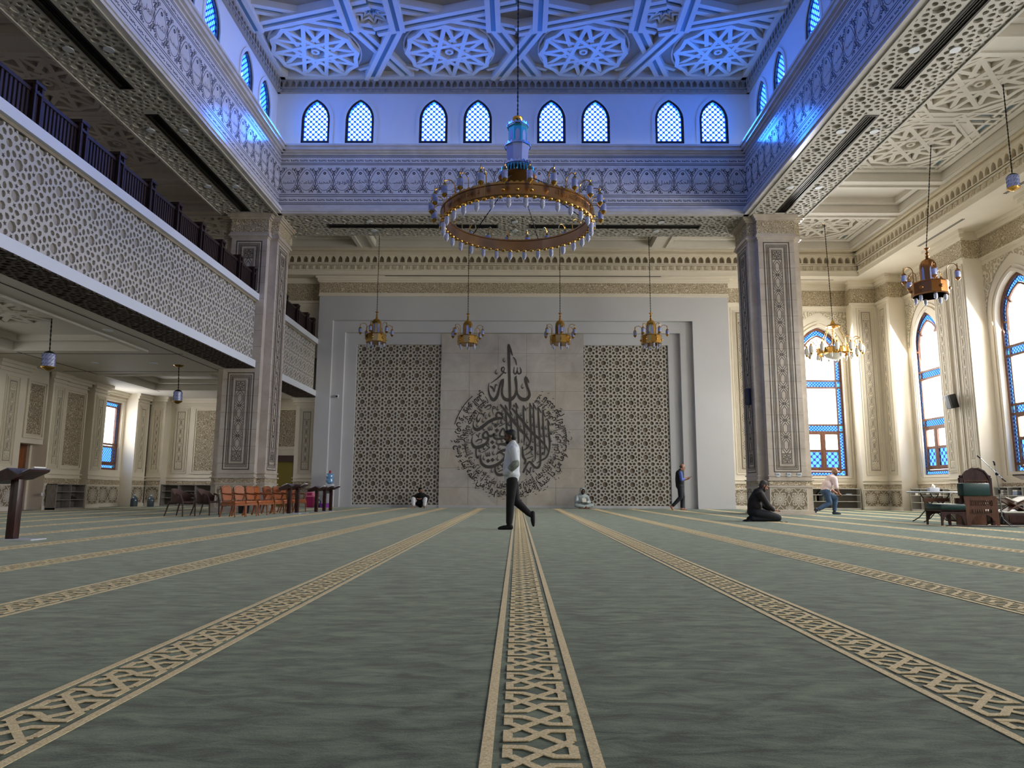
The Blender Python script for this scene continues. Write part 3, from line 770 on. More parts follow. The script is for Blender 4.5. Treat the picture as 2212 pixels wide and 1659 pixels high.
for y1, y0 in cl:
    w = y1-y0; p = pilaster(F_right(15.25, y1), w, .65, 9.63, wall_right, ph=None)
    f = F_right(15.25, y1)
    for x in (.08, w-.62): chain_panel('relief_panel', f.at(x, 1.42, .002), .54, 7.03, .03, .03, CREAM, p)
    b = MB()
    for x in (.66, .74, w-.70, w-.78): b.fbox(f, x-.02, x+.02, 1.25, 8.5, 0, .06)
    struct(b.build('moulding', CREAM, p))
bay_trim(fr_r, -27.2, -28.75, -25.6, wall_right); bay_trim(fr_r, -22.35, -23.75, -20.6, wall_right); bay_trim(fr_r, -17.2, -18.8, -15.5, wall_right)
# ---------------------------------------------------------------- remaining shell walls
bk = MB(); bk.box(-16.2, 16.2, Y0-.3, Y0, 0, 15.2); struct(bk.build('wall_near', CREAM), 'cream wall behind the camera', 'wall')
# ---------------------------------------------------------------- the two columns
def column(cx, label, upper, lower):
    r = empty('column', (cx, YF-.05, 0)); struct(r, label, 'column')
    W, n = .835, .25; y0 = YF-.05; cy = y0+W
    P = [(-W, -W+n), (-W+n, -W+n), (-W+n, -W), (W-n, -W), (W-n, -W+n), (W, -W+n), (W, W-n), (W-n, W-n), (W-n, W), (-W+n, W), (-W+n, W-n), (-W, W-n)]
    fr = Fr((cx, cy, 0), UX, UY)
    def cross(mb, k, z0, z1): mb.prism([(x+math.copysign(k, x), y+math.copysign(k, y)) for x, y in P], fr, z0, z1, True)
    b = MB(); cross(b, 0, 0, ZS); struct(b.build('shaft', STONE, r))
    b = MB()
    for k, z0, z1 in ((.06, 0, .06), (.03, .06, .12), (.04, .84, .88), (.05, 1.04, 1.08), (.03, 1.18, 1.22), (.03, 8.83, 8.88), (.08, 8.88, 8.95), (.05, 8.95, 9.02), (.07, 9.46, 9.52), (.13, 9.52, 9.58), (.17, 9.58, ZS)): cross(b, k, z0, z1)
    struct(b.build('moulding', STONE, r))
    b = MB(); cross(b, .03, 9.02, 9.46); struct(b.build('carved_capital', CARVE, r))
    b = MB(); cross(b, .008, .9, 1.03); struct(b.build('carved_band', CARVE, r))
    ff = F_far(cx-W+n, y0); fl = F_right(cx-W, cy+W-n); fg = F_left(cx+W, y0+n)
    w = 2*(W-n)
    for f in (ff, fl, fg): dado(f.at(.02, .14, .004), w-.04, .68, r)
    j = MB()
    for k in range(14):
        z = 1.5+.53*k
        for f in (ff, fl, fg): j.strap([(0, z), (w, z)], .012, f, 0, .002)
        for xx in (-1, 1): pass
    struct(j.build('stone_joint', RECESS, r))
    for f, spans in ((ff, upper), (fl, lower), (fg, lower)):
        for z0, z1 in spans: chain_panel('engraved_panel', f.at(w*.15, z0, .001), w*.7, z1-z0, .026, .004, INK, r)
    return r
column(8.385, 'thick square stone column with engraved panels, between the niche wall and the arched windows', [(1.31, 8.72)], [(1.31, 8.72)])
column(-8.785, 'thick square stone column with engraved panels where the balcony front ends', [(1.31, 4.36), (7.0, 8.72)], [(1.31, 8.72)])
# ---------------------------------------------------------------- beams round the atrium
NAMES = 'المذل السميع البصير الحكم العدل اللطيف الخبير الحليم العظيم الغفور الشكور العلي الكبير الحفيظ المقيت الحسيب الجليل الكريم الرقيب المجيب الواسع الحكيم الودود المجيد الباعث الشهيد'.split()
def cartouche(cx, cy, w, h):
    pts = []
    for k in range(40):
        t = 2*pi*k/40; r = 1-.13*abs(sin(2*t))**.7*(1 if sin(t) > -.2 else .6)
        x = cos(t)*w/2*r*(1.0 if sin(t) < .15 else 1-.28*sin(t)); pts.append((cx+x, cy+sin(t)*h/2*(1.0 if sin(t) > 0 else .95)))
    return pts
def beam_face(fr, w, name, names, parent=None):
    b = MB(); b.fbox(fr, 0, w, 9.87, 11.83, -.3, 0); root = b.build(name, PALE, parent)
    m = MB(); mouldings(m, fr, w, [(9.63, 9.7, .16), (9.7, 9.8, .2), (9.8, 9.87, .1), (11.8, 11.86, .08), (11.86, 11.97, .17), (11.97, 12.04, .22)])
    struct(m.build('moulding', PALE, root))
    l = MB()
    for z in (11.72, 11.67, 11.45, 11.40, 10.35, 10.29, 10.06, 10.01): l.strap([(0, z), (w, z)], .02, fr, 0, .002)
    n = round(w/.594); p = w/n
    for k in range(n):
        cx = (k+.5)*p
        l.strap(cartouche(cx, 10.85, .53, .74), .013, fr, 0, .003, True)
        put_text(l, names[(n-1-k) % len(names)], fr, cx, 10.78, .42, .28, .003); l.strap(ngon(cx, 11.1, .035, 6), .03, fr, 0, .003, True)
        for s in (-1, 1):
            for sy in (-1, 1):
                scroll(l, fr, cx+s*p*.40, 10.85+sy*.32, .07, s*sy, .013, .003, 1.2, pi/2*sy)
                scroll(l, fr, cx+s*p*.22, 10.85+sy*.395, .045, -s*sy, .013, .003, 1.0, 0)
            for sy in (-1, 1): scroll(l, fr, cx+s*p*.5, 10.85+sy*.2, .05, s*sy, .013, .003, 1.1, -pi/2*sy); scroll(l, fr, cx+s*p*.32, 10.85+sy*.4, .04, s*sy, .012, .003, 1.0, pi)
            l.strap([(cx+s*p*.5, 10.85-.16), (cx+s*p*.47, 10.85), (cx+s*p*.5, 10.85+.16)], .014, fr, 0, .003)
            l.strap([(cx+s*p*.5, 10.6), (cx+s*p*.42, 10.52), (cx+s*p*.33, 10.55)], .018, fr, 0, .003); l.strap([(cx+s*p*.5, 11.1), (cx+s*p*.42, 11.19), (cx+s*p*.33, 11.16)], .018, fr, 0, .003)
    for zc in (11.56, 10.18):
        q = .31; k = 0
        while k*q < w-.2:
            for i in range(3): scroll(l, fr, k*q+.06+i*.09, zc, .04, 1 if i % 2 else -1, .012, .003, .8, pi*i)
            k += 1
    struct(l.build('engraved_ornament', INK, root)); return root
bf = struct(beam_face(F_far(BXL, YF), BXR-BXL, 'beam', NAMES), 'pale engraved beam with calligraphic cartouches across the far side of the atrium', 'beam')
bl = struct(beam_face(F_left(BXL, 7.0), YF-7.0, 'beam', NAMES[::-1]), 'pale engraved beam with cartouches along the left side of the atrium', 'beam')
br = struct(beam_face(F_right(BXR, YF), YF-7.0, 'beam', NAMES), 'pale engraved beam with cartouches along the right side of the atrium', 'beam')
nb = MB(); nb.box(BOL, BOR, 5.1, 7.0, ZS, 15.2); nb.box(-16.2, BOL, Y0, 5.1, 11.4, 11.6); nb.box(-16.2, 16.2, Y0, 5.1, 10.8, 11.0); struct(nb.build('beam', PALE), 'plain beam over the near side of the atrium', 'beam')
def soffit(fr, w, h, per, cuts, parent, lights):
    o = struct(lattice('soffit_lattice', fr, w, h, per, .05, LATT, LATB, parent, per/2+.02, per*.4, cuts))
    b = MB()
    for c in cuts:
        a0, a1, b0, b1 = c
        long_v = (b1-b0) > (a1-a0)
        for k in range(3):
            t = .28+.22*k
            if long_v: x = a0+(a1-a0)*t; b.fbox(fr, x-.012, x+.012, b0, b1, -.05, -.01)
            else: y = b0+(b1-b0)*t; b.fbox(fr, a0, a1, y-.012, y+.012, -.05, -.01)
        b.strap([(a0, b0), (a1, b0), (a1, b1), (a0, b1)], .05, fr, -.02, .012, True)
    struct(b.build('slot_diffuser', DKMET, o))
    for x, y in lights:
        d = MB(); d.lathe([(.085, 0), (.105, 0), (.105, .02), (.085, .02)], (0, 0, 0), 18); d.mi = 1; d.lathe([(0, .006), (.085, .006)], (0, 0, 0), 18)
        q = d.build('downlight', [SLATW, SHELFD], o, 40); q.location = fr.p(x, y, .0)-Vector((0, 0, .02)); put_keep(q, o)
    m = MB(); m.fbox(fr, 0, .06, 0, h, 0, .03); m.fbox(fr, w-.06, w, 0, h, 0, .03); struct(m.build('soffit_edge', LATT, o))
    return o
def put_keep(q, o): q.matrix_parent_inverse = WM(o).inverted()
sw = BOR-BXR
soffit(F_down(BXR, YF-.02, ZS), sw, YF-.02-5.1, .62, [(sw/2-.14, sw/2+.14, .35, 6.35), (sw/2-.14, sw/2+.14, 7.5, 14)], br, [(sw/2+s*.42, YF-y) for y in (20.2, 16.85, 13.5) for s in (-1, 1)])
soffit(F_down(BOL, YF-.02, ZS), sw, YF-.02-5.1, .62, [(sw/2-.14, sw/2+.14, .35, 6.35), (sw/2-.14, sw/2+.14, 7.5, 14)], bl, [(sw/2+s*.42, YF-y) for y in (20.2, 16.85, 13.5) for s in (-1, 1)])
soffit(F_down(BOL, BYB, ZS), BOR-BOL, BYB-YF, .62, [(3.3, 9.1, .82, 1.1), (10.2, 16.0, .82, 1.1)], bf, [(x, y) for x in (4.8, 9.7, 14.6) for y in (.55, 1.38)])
# outer faces of the beams (toward the aisles)
ob = MB(); ob.box(BOR-.3, BOR, 5.1, BYB, ZS+.02, 11.4); ob.box(BOL, BOL+.3, 5.1, BYB, ZS+.02, 11.4); ob.box(BOL, BOR, BYB-.3, BYB, ZS+.02, 11.4)
struct(ob.build('beam_back', CEIL), 'plain aisle faces of the atrium beams', 'beam')
# ---------------------------------------------------------------- clerestory
CN = [0]
CW, CZ0, CZ1, CSP = .98, 12.30, 13.9, 13.15
def cl_window(fr, label, group=None):
    """small pointed clerestory window; fr at its axis, b = z"""
    WN[0] += 1; r = empty('window_%d' % WN[0], fr.p(0, CZ0)); struct(r, label, 'window', group)
    out = [(x, CZ0+y) for x, y in arch_curve(CW, CZ1-CZ0, CSP-CZ0, 9)]
    f = MB(); f.strap([(x*.92, CZ0+.05+(y-CZ0)*.955) for x, y in out], .11, fr, -.1, -.02, True); struct(f.build('window_frame', DARKFR, r))
    m = MB(); m.strap([(x*1.1, CZ0-.06+(y-CZ0)*1.075) for x, y in out], .11, fr, 0, .03, True); struct(m.build('window_surround', WHITE, r))
    g = MB(); g.pane(fr, [(x*.86, CZ0+.08+(y-CZ0)*.92) for x, y in out], -.08); struct(g.build('stained_pane', SCLER, r))
    return r
def cl_wall(fr, w, axes, name, label):
    b = MB(); holes = [[(a+x, CZ0+y) for x, y in arch_curve(CW, CZ1-CZ0, CSP-CZ0, 9)] for a in axes]
    b.poly3(fr, [(0, 12.0), (w, 12.0), (w, 15.2), (0, 15.2)], holes, 0, .3)
    o = struct(b.build(name, WHITE), label, 'wall')
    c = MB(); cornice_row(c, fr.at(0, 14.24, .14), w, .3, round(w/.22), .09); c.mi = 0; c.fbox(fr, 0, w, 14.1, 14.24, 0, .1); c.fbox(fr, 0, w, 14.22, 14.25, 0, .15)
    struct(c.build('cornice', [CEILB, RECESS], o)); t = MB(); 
    for k in range(round(w/.22)): t.fbox(fr, k*.22+.04, k*.22+.16, 14.12, 14.2, .1, .13)
    struct(t.build('cornice_drop', CEILB, o)); return o
xs = [p+s*.75 for p in PAIRS for s in (-1, 1)]
cl_wall(F_far(CXL, CYF), CXR-CXL, [x-CXL for x in xs], 'wall_clerestory', 'blue lit clerestory wall above the far beam')
ordn = ['leftmost', 'second', 'third', 'fourth', 'fifth', 'sixth', 'seventh', 'rightmost']
for i, x in enumerate(xs):
    where = ['nearest the left corner', 'right one of the first pair from the left', 'left one of the second pair from the left', 'just left of the chandelier tower', 'just right of the chandelier tower', 'right one of the second pair from the right', 'left one of the last pair on the right', 'nearest the right corner'][i]
    cl_window(F_far(x, CYF), 'small pointed blue lattice window of the far clerestory, '+where)
sy = [p+s*.78 for p in SIDE_PAIRS for s in (1, -1)]
cl_wall(F_left(CXL, 7.0), CYF-7.0, [y-7.0 for y in sy], 'wall_clerestory_left', 'blue lit clerestory wall above the left beam')
cl_wall(F_right(CXR, CYF), CYF-7.0, [CYF-y for y in sy], 'wall_clerestory_right', 'blue lit clerestory wall above the right beam')
od = ['closest to the far corner', 'second from the far corner', 'third from the far corner', 'fourth from the far corner']
for i, y in enumerate(sy):
    t = od[i] if i < 4 else 'out of the frame'
    cl_window(F_left(CXL, y), 'pointed blue window in the left clerestory wall, '+t); cl_window(F_right(CXR, y), 'pointed blue window in the right clerestory wall, '+t)
# roof slabs behind everything keep daylight out
rf = MB(); rf.box(-9.9, 9.5, 5, 23.1, 15.15, 15.3); rf.box(BOL-.1, CXL-.35, 5, 24.4, 11.6, 11.8); rf.box(CXR+.35, BOR+.1, 5, 24.4, 11.6, 11.8); rf.box(BOL, BOR, CYF+.35, 24.4, 11.6, 11.8)
struct(rf.build('roof', CEIL), 'flat roof slabs over the atrium and its beams', 'roof')
# ---------------------------------------------------------------- atrium ceiling
ac = MB(); ac.rect(F_down(CXL, CYF, ZC+.22), 0, CXR-CXL, 0, CYF-7.0)
ceiling = struct(ac.build('ceiling', CEILB), 'blue lit atrium ceiling with star rosettes and crossing bands', 'ceiling')
fc = Fr((0, 0, ZC+.22), UX, (0, -1, 0))       # b = -Y
def band(mb, tb, pts, w=.44, up=0.0):
    pts = [(x, -y) for x, y in pts]
    for s in (-1, 1):
        P = []
        for i in range(len(pts)):
            d = Vector(pts[min(i+1, len(pts)-1)])-Vector(pts[max(0, i-1)]); d.normalize(); P.append((pts[i][0]-d.y*s*w*.33, pts[i][1]+d.x*s*w*.33))
        mb.strap(P, w*.34, fc, 0, .2+up)
    tb.strap(pts, w*.36, fc, 0, .14+up)
bd = MB(); tl = MB()
def clipband(p, q, up=0.0):
    c = clip_seg(p, q, CXL+.05, CXR-.05, 7.1, CYF-.1)
    if c: band(bd, tl, c, .44, up)
cells = [-6.5+XC+.02, -2.2+XC+.02, 2.1+XC+.02, 6.4+XC-.02]
P4 = 4.3
def row_y(y, flip): return y if not flip else 2*18.45-y
for i in range(-1, 6):
    x = -6.48+XC+P4*(i-0)+.06 if False else -6.52+P4*i
    for s in (-1, 1):
        u = .07 if s > 0 else 0
        clipband((x-s*P4*.5, 19.98), (x+s*P4*.5, 18.72), u); clipband((x+s*1.45, 22.65), (x+s*2.85, 19.75), u); clipband((x+s*2.85, 19.9), (x+s*2.85, 18.4), .14); clipband((x+s*2.85, 18.5), (x+s*1.6, 16.0), u)
        clipband((x-s*P4*.5, 17.1), (x+s*P4*.5, 15.84), u)
struct(bd.build('ceiling_band', CEIL, ceiling)); struct(tl.build('teal_stripe', TEAL, ceiling))
eb = MB()
for fr_, w_ in ((F_far(CXL, CYF), CXR-CXL), (F_left(CXL, 7.0), CYF-7.0), (F_right(CXR, CYF), CYF-7.0)): eb.fbox(fr_, 0, w_, 14.54, 14.8, 0, .3)
struct(eb.build('ceiling_border', CEIL, ceiling))
def rosette(name, fr, cx, cy, r, n, k, w, t, m, parent, zig=True):
    b = MB()
    R = [(cx+r*cos(2*pi*i/n), cy+r*sin(2*pi*i/n)) for i in range(n)]
    for i in range(n):
        a = Vector(R[i]); c = Vector(R[(i+k) % n]); d = c-a
        p0 = a; p1 = c
        b.strap([p0[:], p1[:]], w, fr, 0, t*(1 if i % 2 else .86))
    if zig: b.strap(star(cx, cy, r, r*.93, n), w, fr, 0, t, True)
    b.strap(ngon(cx, cy, r*.075, 12), r*.05, fr, 0, t*.8, True)
    return struct(b.build(name, m, parent))
for i in range(4):
    x = -6.55+4.31*i
    rosette('ceiling_rosette', fc, x, -21.15, 1.36, 12, 5, .13, .2, CEIL, ceiling)
    rosette('ceiling_rosette', fc, x, -15.6, 1.36, 12, 5, .13, .2, CEIL, ceiling)
    d = MB(); d.strap(ngon(x, -21.15, 1.45, 32), .05, fc, 0, .05, True); d.strap(ngon(x, -21.15, .06, 16), .05, fc, 0, .1, True); struct(d.build('rosette_ring', CEIL, ceiling))
for x in (-4.37, 4.25):
    s = MB()
    for r0, r1, t in ((.82, .56, .2), (.6, .36, .14), (.4, .2, .1)): s.strap(star(x, -19.13, r0, r1, 10, pi/2), .07, fc, 0, t, True)
    struct(s.build('ceiling_flower', CEIL, ceiling)); q = MB()
    for k in range(12): q.strap([(x+.05*cos(pi*k/6), -19.13+.05*sin(pi*k/6)), (x+.16*cos(pi*k/6), -19.13+.16*sin(pi*k/6))], .03, fc, 0, .08)
    q.strap(ngon(x, -19.13, .19, 20), .03, fc, 0, .1, True); struct(q.build('flower_eye', TEAL, ceiling))
for x in (-2.24, 2.07):
    s = MB()
    for k in range(10):
        a = 2*pi*k/10; scroll(s, fc, x+.5*cos(a), -17.95+.5*sin(a), .22, 1, .05, .08, 1.1, a); scroll(s, fc, x+.2*cos(a), -17.95+.2*sin(a), .12, -1, .04, .08, 1, a)
    s.strap(ngon(x, -17.95, .78, 30), .07, fc, 0, .08, True); struct(s.build('ceiling_medallion', CEIL, ceiling))
wv = MB()
for i in range(-1, 5):
    x = -6.52+P4*i+P4/2
    if CXL+1 < x < CXR-1: wv.strap([(x-1, -22.2), (x, -21.75), (x+1, -22.2)], .12, fc, 0, .12); wv.strap([(x-.8, -22.3), (x, -21.95), (x+.8, -22.3)], .07, fc, 0, .1)
struct(wv.build('ceiling_chevron', CEIL, ceiling))
# ================================================================ aisle ceilings
ZA = 10.75
PXR, PXL, PYB = 14.19, -14.6, 28.98
def coffer_ceiling(name, label, x0, x1, y0, y1, z, recs, depth, m, parent=None):
    """flat ceiling with rectangular recesses recs = [(x0, x1, y0, y1)]"""
    b = MB(); fr = F_down(x0, y1, z); hs = [[(a-x0, y1-d), (b_-x0, y1-d), (b_-x0, y1-c), (a-x0, y1-c)] for a, b_, c, d in recs]
    b.poly3(fr, [(0, 0), (x1-x0, 0), (x1-x0, y1-y0), (0, y1-y0)], hs, 0, depth)
    for a, b_, c, d in recs: b.rect(fr, a-x0-.02, b_-x0+.02, y1-d-.02, y1-c+.02, -depth)
    o = b.build(name, m, parent)
    t = MB()
    for h in hs:
        xs = [p[0] for p in h]; ys = [p[1] for p in h]; k = .1
        t.strap([(min(xs)-k, min(ys)-k), (max(xs)+k, min(ys)-k), (max(xs)+k, max(ys)+k), (min(xs)-k, max(ys)+k)], .16, fr, 0, .05, True)
        k = -.14; t.strap([(min(xs)-k, min(ys)-k), (max(xs)+k, min(ys)-k), (max(xs)+k, max(ys)+k), (min(xs)-k, max(ys)+k)], .2, fr, -depth, -depth*.55, True)
    struct(t.build('coffer_moulding', m, o)); return o
def octo(parent, cx, cy, z, hw, hh, n=12, r=1.25):
    """star rosette in an octagon with teal edged bands crossing round it"""
    fr = Fr((0, 0, z), UX, (0, -1, 0))
    rosette('ceiling_rosette', fr, cx, -cy, r, n, 5, .13, .14, CEIL, parent)
    b = MB(); t = MB(); R = r*1.28
    o8 = [(cx+R*cos(pi/8+k*pi/4)*1.0, -cy+R*sin(pi/8+k*pi/4)) for k in range(8)]
    b.strap(o8, .2, fr, 0, .14, True)
    for k in range(8):
        p, q = Vector(o8[k]), Vector(o8[(k+1) % 8]); d = (q-p).normalized()
        c = clip_seg((p-d*1.6)[:], (q+d*1.6)[:], cx-hw, cx+hw, -cy-hh, -cy+hh)
        if c:
            for s in (-1, 1): b.strap([(c[0][0]-d.y*s*.13, c[0][1]+d.x*s*.13), (c[1][0]-d.y*s*.13, c[1][1]+d.x*s*.13)], .09, fr, 0, .16)
            t.strap(c, .16, fr, 0, .09)
    struct(b.build('ceiling_band', CEIL, parent)); struct(t.build('teal_stripe', TEAL, parent))
ra = struct(coffer_ceiling('ceiling_right_aisle', None, BOR, PXR+.02, Y0, PYB+.02, ZA, [(9.9, 13.75, 25.4, 28.6), (9.9, 13.75, 22.75, 24.75), (9.9, 13.75, 15.4, 22.1), (9.9, 13.75, 12.6, 14.6), (9.9, 13.75, 5.4, 12.0)], .42, CEIL), 'coffered cream ceiling of the right aisle with star rosettes', 'ceiling')
for cy in (27.0, 20.35, 17.1, 10.3): octo(ra, 11.82, cy, ZA+.42, 1.9, 1.6 if cy > 25 else 1.7)
fa = struct(coffer_ceiling('ceiling_far_aisle', None, BOL, BOR, BYB, PYB+.02, ZA, [(-9.4, -6.7, 24.8, 28.5), (-5.9, 5.5, 24.8, 28.5), (6.3, 9.1, 24.8, 28.5)], .42, CEIL), 'coffered ceiling of the far aisle', 'ceiling')
for cx in (-3.9, -.2, 3.5): octo(fa, cx, 26.6, ZA+.42, 1.85, 1.8)
la = struct(coffer_ceiling('ceiling_gallery', None, PXL, BOL, Y0, PYB+.02, ZA, [(-14.1, -10.3, 25.4, 28.6), (-14.1, -10.3, 22.75, 24.75), (-14.1, -10.3, 15.4, 22.1), (-14.1, -10.3, 12.6, 14.6), (-14.1, -10.3, 5.4, 12.0)], .42, CEIL), 'shadowed coffered ceiling over the left gallery', 'ceiling')
for cy in (27.0, 20.35, 17.1, 10.3, 7.1): octo(la, -12.2, cy, ZA+.42, 1.9, 1.6)
# perimeter soffit with cornice faces
def cornice_wall(fr, w, parent_name, label):
    c = MB(); c.fbox(fr, 0, w, ZS, 9.83, -.3, .0); c.mi = 1; c.fbox(fr, 0, w, 9.85, 10.05, -.3, -.03); c.mi = 0
    c.fbox(fr, 0, w, 9.8, 9.85, -.3, .05); c.fbox(fr, 0, w, 10.06, 10.1, -.3, .06)
    o = c.build(parent_name, [CREAM, CREAM], None); struct(o, label, 'cornice')
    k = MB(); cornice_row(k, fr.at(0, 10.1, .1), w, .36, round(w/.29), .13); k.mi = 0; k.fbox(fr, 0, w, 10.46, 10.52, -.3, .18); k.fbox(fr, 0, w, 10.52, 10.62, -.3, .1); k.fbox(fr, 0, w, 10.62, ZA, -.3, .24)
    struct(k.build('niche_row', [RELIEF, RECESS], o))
    s = MB(); n = round(w/.29)
    for i in range(n):
        x = (i+.5)*w/n
        s.strap([(x-.09, 9.88), (x-.09, 10.02)], .02, fr, -.03, .01); s.strap([(x-.05, 10.03), (x-.03, 9.9), (x+.03, 9.9), (x+.05, 10.03)], .03, fr, -.03, .02); s.strap([(x, 9.95), (x, 10.03)], .025, fr, -.03, .02)
    struct(s.build('relief_band', RELIEF, o)); return o
cornice_wall(F_far(PXL, PYB), PXR-PXL, 'cornice', 'cream cornice of pointed niches along the far wall')
cornice_wall(F_right(PXR, PYB), PYB-Y0, 'cornice', 'cream cornice of pointed niches along the right wall')
cornice_wall(F_left(PXL, Y0), PYB-Y0, 'cornice', 'cream cornice of pointed niches along the gallery wall')
ps = MB(); ps.rect(F_down(PXL, 31, ZS-.004), 0, PXR-PXL, 0, 31-PYB); ps.rect(F_down(PXR, 31, ZS-.004), 0, 16.2-PXR, 0, 31-Y0); ps.rect(F_down(-16.2, 31, ZS-.004), 0, PXL+16.2, 0, 31-Y0)
po = struct(ps.build('ceiling_edge', CREAM), 'flat perimeter ceiling strip with narrow air slots', 'ceiling')
sl = MB()
for x0, x1 in ((-5.6, 6.0),): sl.box(x0, x1, 29.06, 29.1, ZS-.012, ZS-.003); sl.box(x0, x1, 29.13, 29.15, ZS-.012, ZS-.003)
for y0, y1 in ((12, 20.6), (22.6, 25.3)):
    for d in (0, .06): sl.box(14.62+d, 14.65+d, y0, y1, ZS-.012, ZS-.003)
sl.box(10.2, 13.4, 29.5, 29.53, ZS-.012, ZS-.003)
struct(sl.build('air_slot', INK, po))
ub = MB(); ub.box(-16.2, 16.2, Y0, 31, 11.4, 11.5); 
up = MB(); up.box(BOR, 16.2, Y0, 31, 11.4, 11.5); up.box(-16.2, BOL, Y0, 31, 11.4, 11.5); up.box(BOL, BOR, BYB-.3, 31, 11.4, 11.5)
up.box(-16.2, 16.2, 30.9, 31.0, 9.6, 11.5); up.box(16.1, 16.2, Y0, 31, 9.6, 11.5); up.box(-16.2, -16.1, Y0, 31, 9.6, 11.5)
struct(up.build('roof', CEIL), 'roof slabs over the side aisles', 'roof')
# ================================================================ left gallery (balcony)
GX = -8.47
def balcony(y0, y1, nm, newels):
    L = y1-y0; r = empty('balcony', (GX, y0, 4.5)); struct(r, nm, 'balcony')
    b = MB(); b.box(GX-.2, GX+.12, y0, y1, 6.72, 6.93); b.box(GX-.2, GX+.12, y0, y1, 4.53, 4.76); struct(b.build('ledge', SLATW, r))
    struct(lattice('lattice_panel', F_left(GX, y0, 4.76), L, 1.96, .545, .05, LATT, LATB, r, .1, .25))
    m = MB(); m.fbox(F_left(GX, y0, 0), 0, L, 6.66, 6.72, 0, .03); struct(m.build('ledge_shadow_strip', RECESS, r))  # solid strip, its darker colour stands in for shade under the ledge
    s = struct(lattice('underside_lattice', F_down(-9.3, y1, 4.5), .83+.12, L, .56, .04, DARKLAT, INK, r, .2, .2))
    d = MB(); d.box(-16.0, GX-.08, y0, y1, 6.0, 6.2); struct(d.build('deck', CEIL, r))
    # railing
    t = MB(); t.box(GX-.16, GX-.08, y0, y1, 7.58, 7.65); t.box(GX-.14, GX-.10, y0, y1, 7.0, 7.05); struct(t.build('handrail', RAIL, r))
    k = MB(); y = y0+.06
    while y < y1:
        k.box(GX-.14, GX-.1, y-.028, y+.028, 6.93, 7.6); y += .105
    st = k.build('baluster', RAIL, r); tag(st, kind='stuff')
    for y in newels:
        if y0 < y < y1:
            q = MB()
            for dx, dy in ((-.09, -.09), (.09, -.09), (-.09, .09), (.09, .09)): q.box(GX-.12+dx-.025, GX-.12+dx+.025, y+dy-.025, y+dy+.025, 6.93, 7.72)
            q.box(GX-.12-.06, GX-.12+.06, y-.06, y+.06, 6.93, 7.66); q.box(GX-.25, GX+.01, y-.13, y+.13, 7.72, 7.78); q.box(GX-.24, GX, y-.12, y+.12, 7.56, 7.61)
            q.build('newel_post', RAIL, r)
    return r
NEW = [11.7+1.34*i for i in range(-6, 8)]+[22.25]
balcony(5.3, YF-.06, 'balcony front of star lattice with white ledges and dark wooden railing, left of the atrium', NEW)
balcony(24.05, YB, 'short balcony front of star lattice between the column and the niche wall', [24.2, 25.5, 26.9, 28.2, 29.1])
nb2 = MB(); nb2.box(-16.0, GX, Y0, 5.3, 4.6, 6.9); struct(nb2.build('balcony_return', WHITE), 'plain return of the gallery beside the camera', 'balcony')
# ceiling below the gallery
uc = struct(coffer_ceiling('ceiling_under_gallery', None, -16.0, -9.3, 5.3, 30.4, 4.52, [(-14.0, -10.5, 23.9, 27.3), (-14.0, -10.5, 13.2, 19.4), (-14.0, -10.5, 7.0, 11.8)], .35, CEIL), 'low coffered ceiling below the gallery', 'ceiling')
rosette('ceiling_rosette', Fr((0, 0, 4.87), UX, (0, -1, 0)), -12.2, -16.2, 1.3, 12, 5, .14, .1, CEIL, uc)
b = MB()
for x in (-14.2, -9.75): b.box(x-.015, x+.015, 12, 28, 4.512, 4.52)
for y in (20.1, 23.2): b.box(-15, -9.6, y-.015, y+.015, 4.512, 4.52)
struct(b.build('air_slot', INK, uc))
LAMP = mat('lamp_glow', (255, 244, 224), 0.5, emit=(255, 240, 214, 9.0))
for x, y in ((-11.2, 21.6), (-13.0, 21.6), (-11.2, 12.4), (-13.0, 12.4), (-10.0, 17.0), (-10.0, 25.5)):
    q = MB(); q.lathe([(.09, 0), (.12, 0), (.12, .02), (.09, .02)], (x, y, 4.5), 16); o = struct(q.build('downlight_ring', SLATW, uc))
    q = MB(); q.lathe([(0, 4.512), (.09, 4.512)], (x, y, 0), 16); struct(q.build('downlight_lens', LAMP, o))
    l = bpy.data.lights.new('downlight', 'SPOT'); l.energy = 8; l.spot_size = 2.3; l.spot_blend = .6; l.color = (1, .95, .87); l.shadow_soft_size = .09
    lo = bpy.data.objects.new('downlight', l); COL.objects.link(lo); lo.location = (x, y, 4.49)
# ================================================================ left wall and far-left wall, below the gallery
lw = MB(); fl = F_left(XL, 0); LW = [(27.62, 1.42, 4.1)]+[(y, 1.42, 4.1) for y in (17.0, 11.5, 6.0)]
hs = []
for y, z0, z1 in LW: hs.append([(y-.95-Y0, z0), (y+.95-Y0, z0), (y+.95-Y0, z1), (y-.95-Y0, z1)])
hs.append([(22.2-Y0, 0), (23.3-Y0, 0), (23.3-Y0, 2.1), (22.2-Y0, 2.1)])
lw.poly3(F_left(XL, Y0), [(0, 0), (YE-Y0, 0), (YE-Y0, 11), (0, 11)], hs, 0, .3); wall_left = struct(lw.build('wall_left', CREAM), 'cream left wall with carved panels below the gallery', 'wall')
tall_window(F_left(XL-.15, 27.62), 'rectangular blue bordered window in the left wall below the gallery', 1.42, 4.1, 4.1, False)
for y, z0, z1 in LW[1:]: tall_window(F_left(XL-.15, y), 'window of the left wall outside the frame', z0, z1, z1, False)
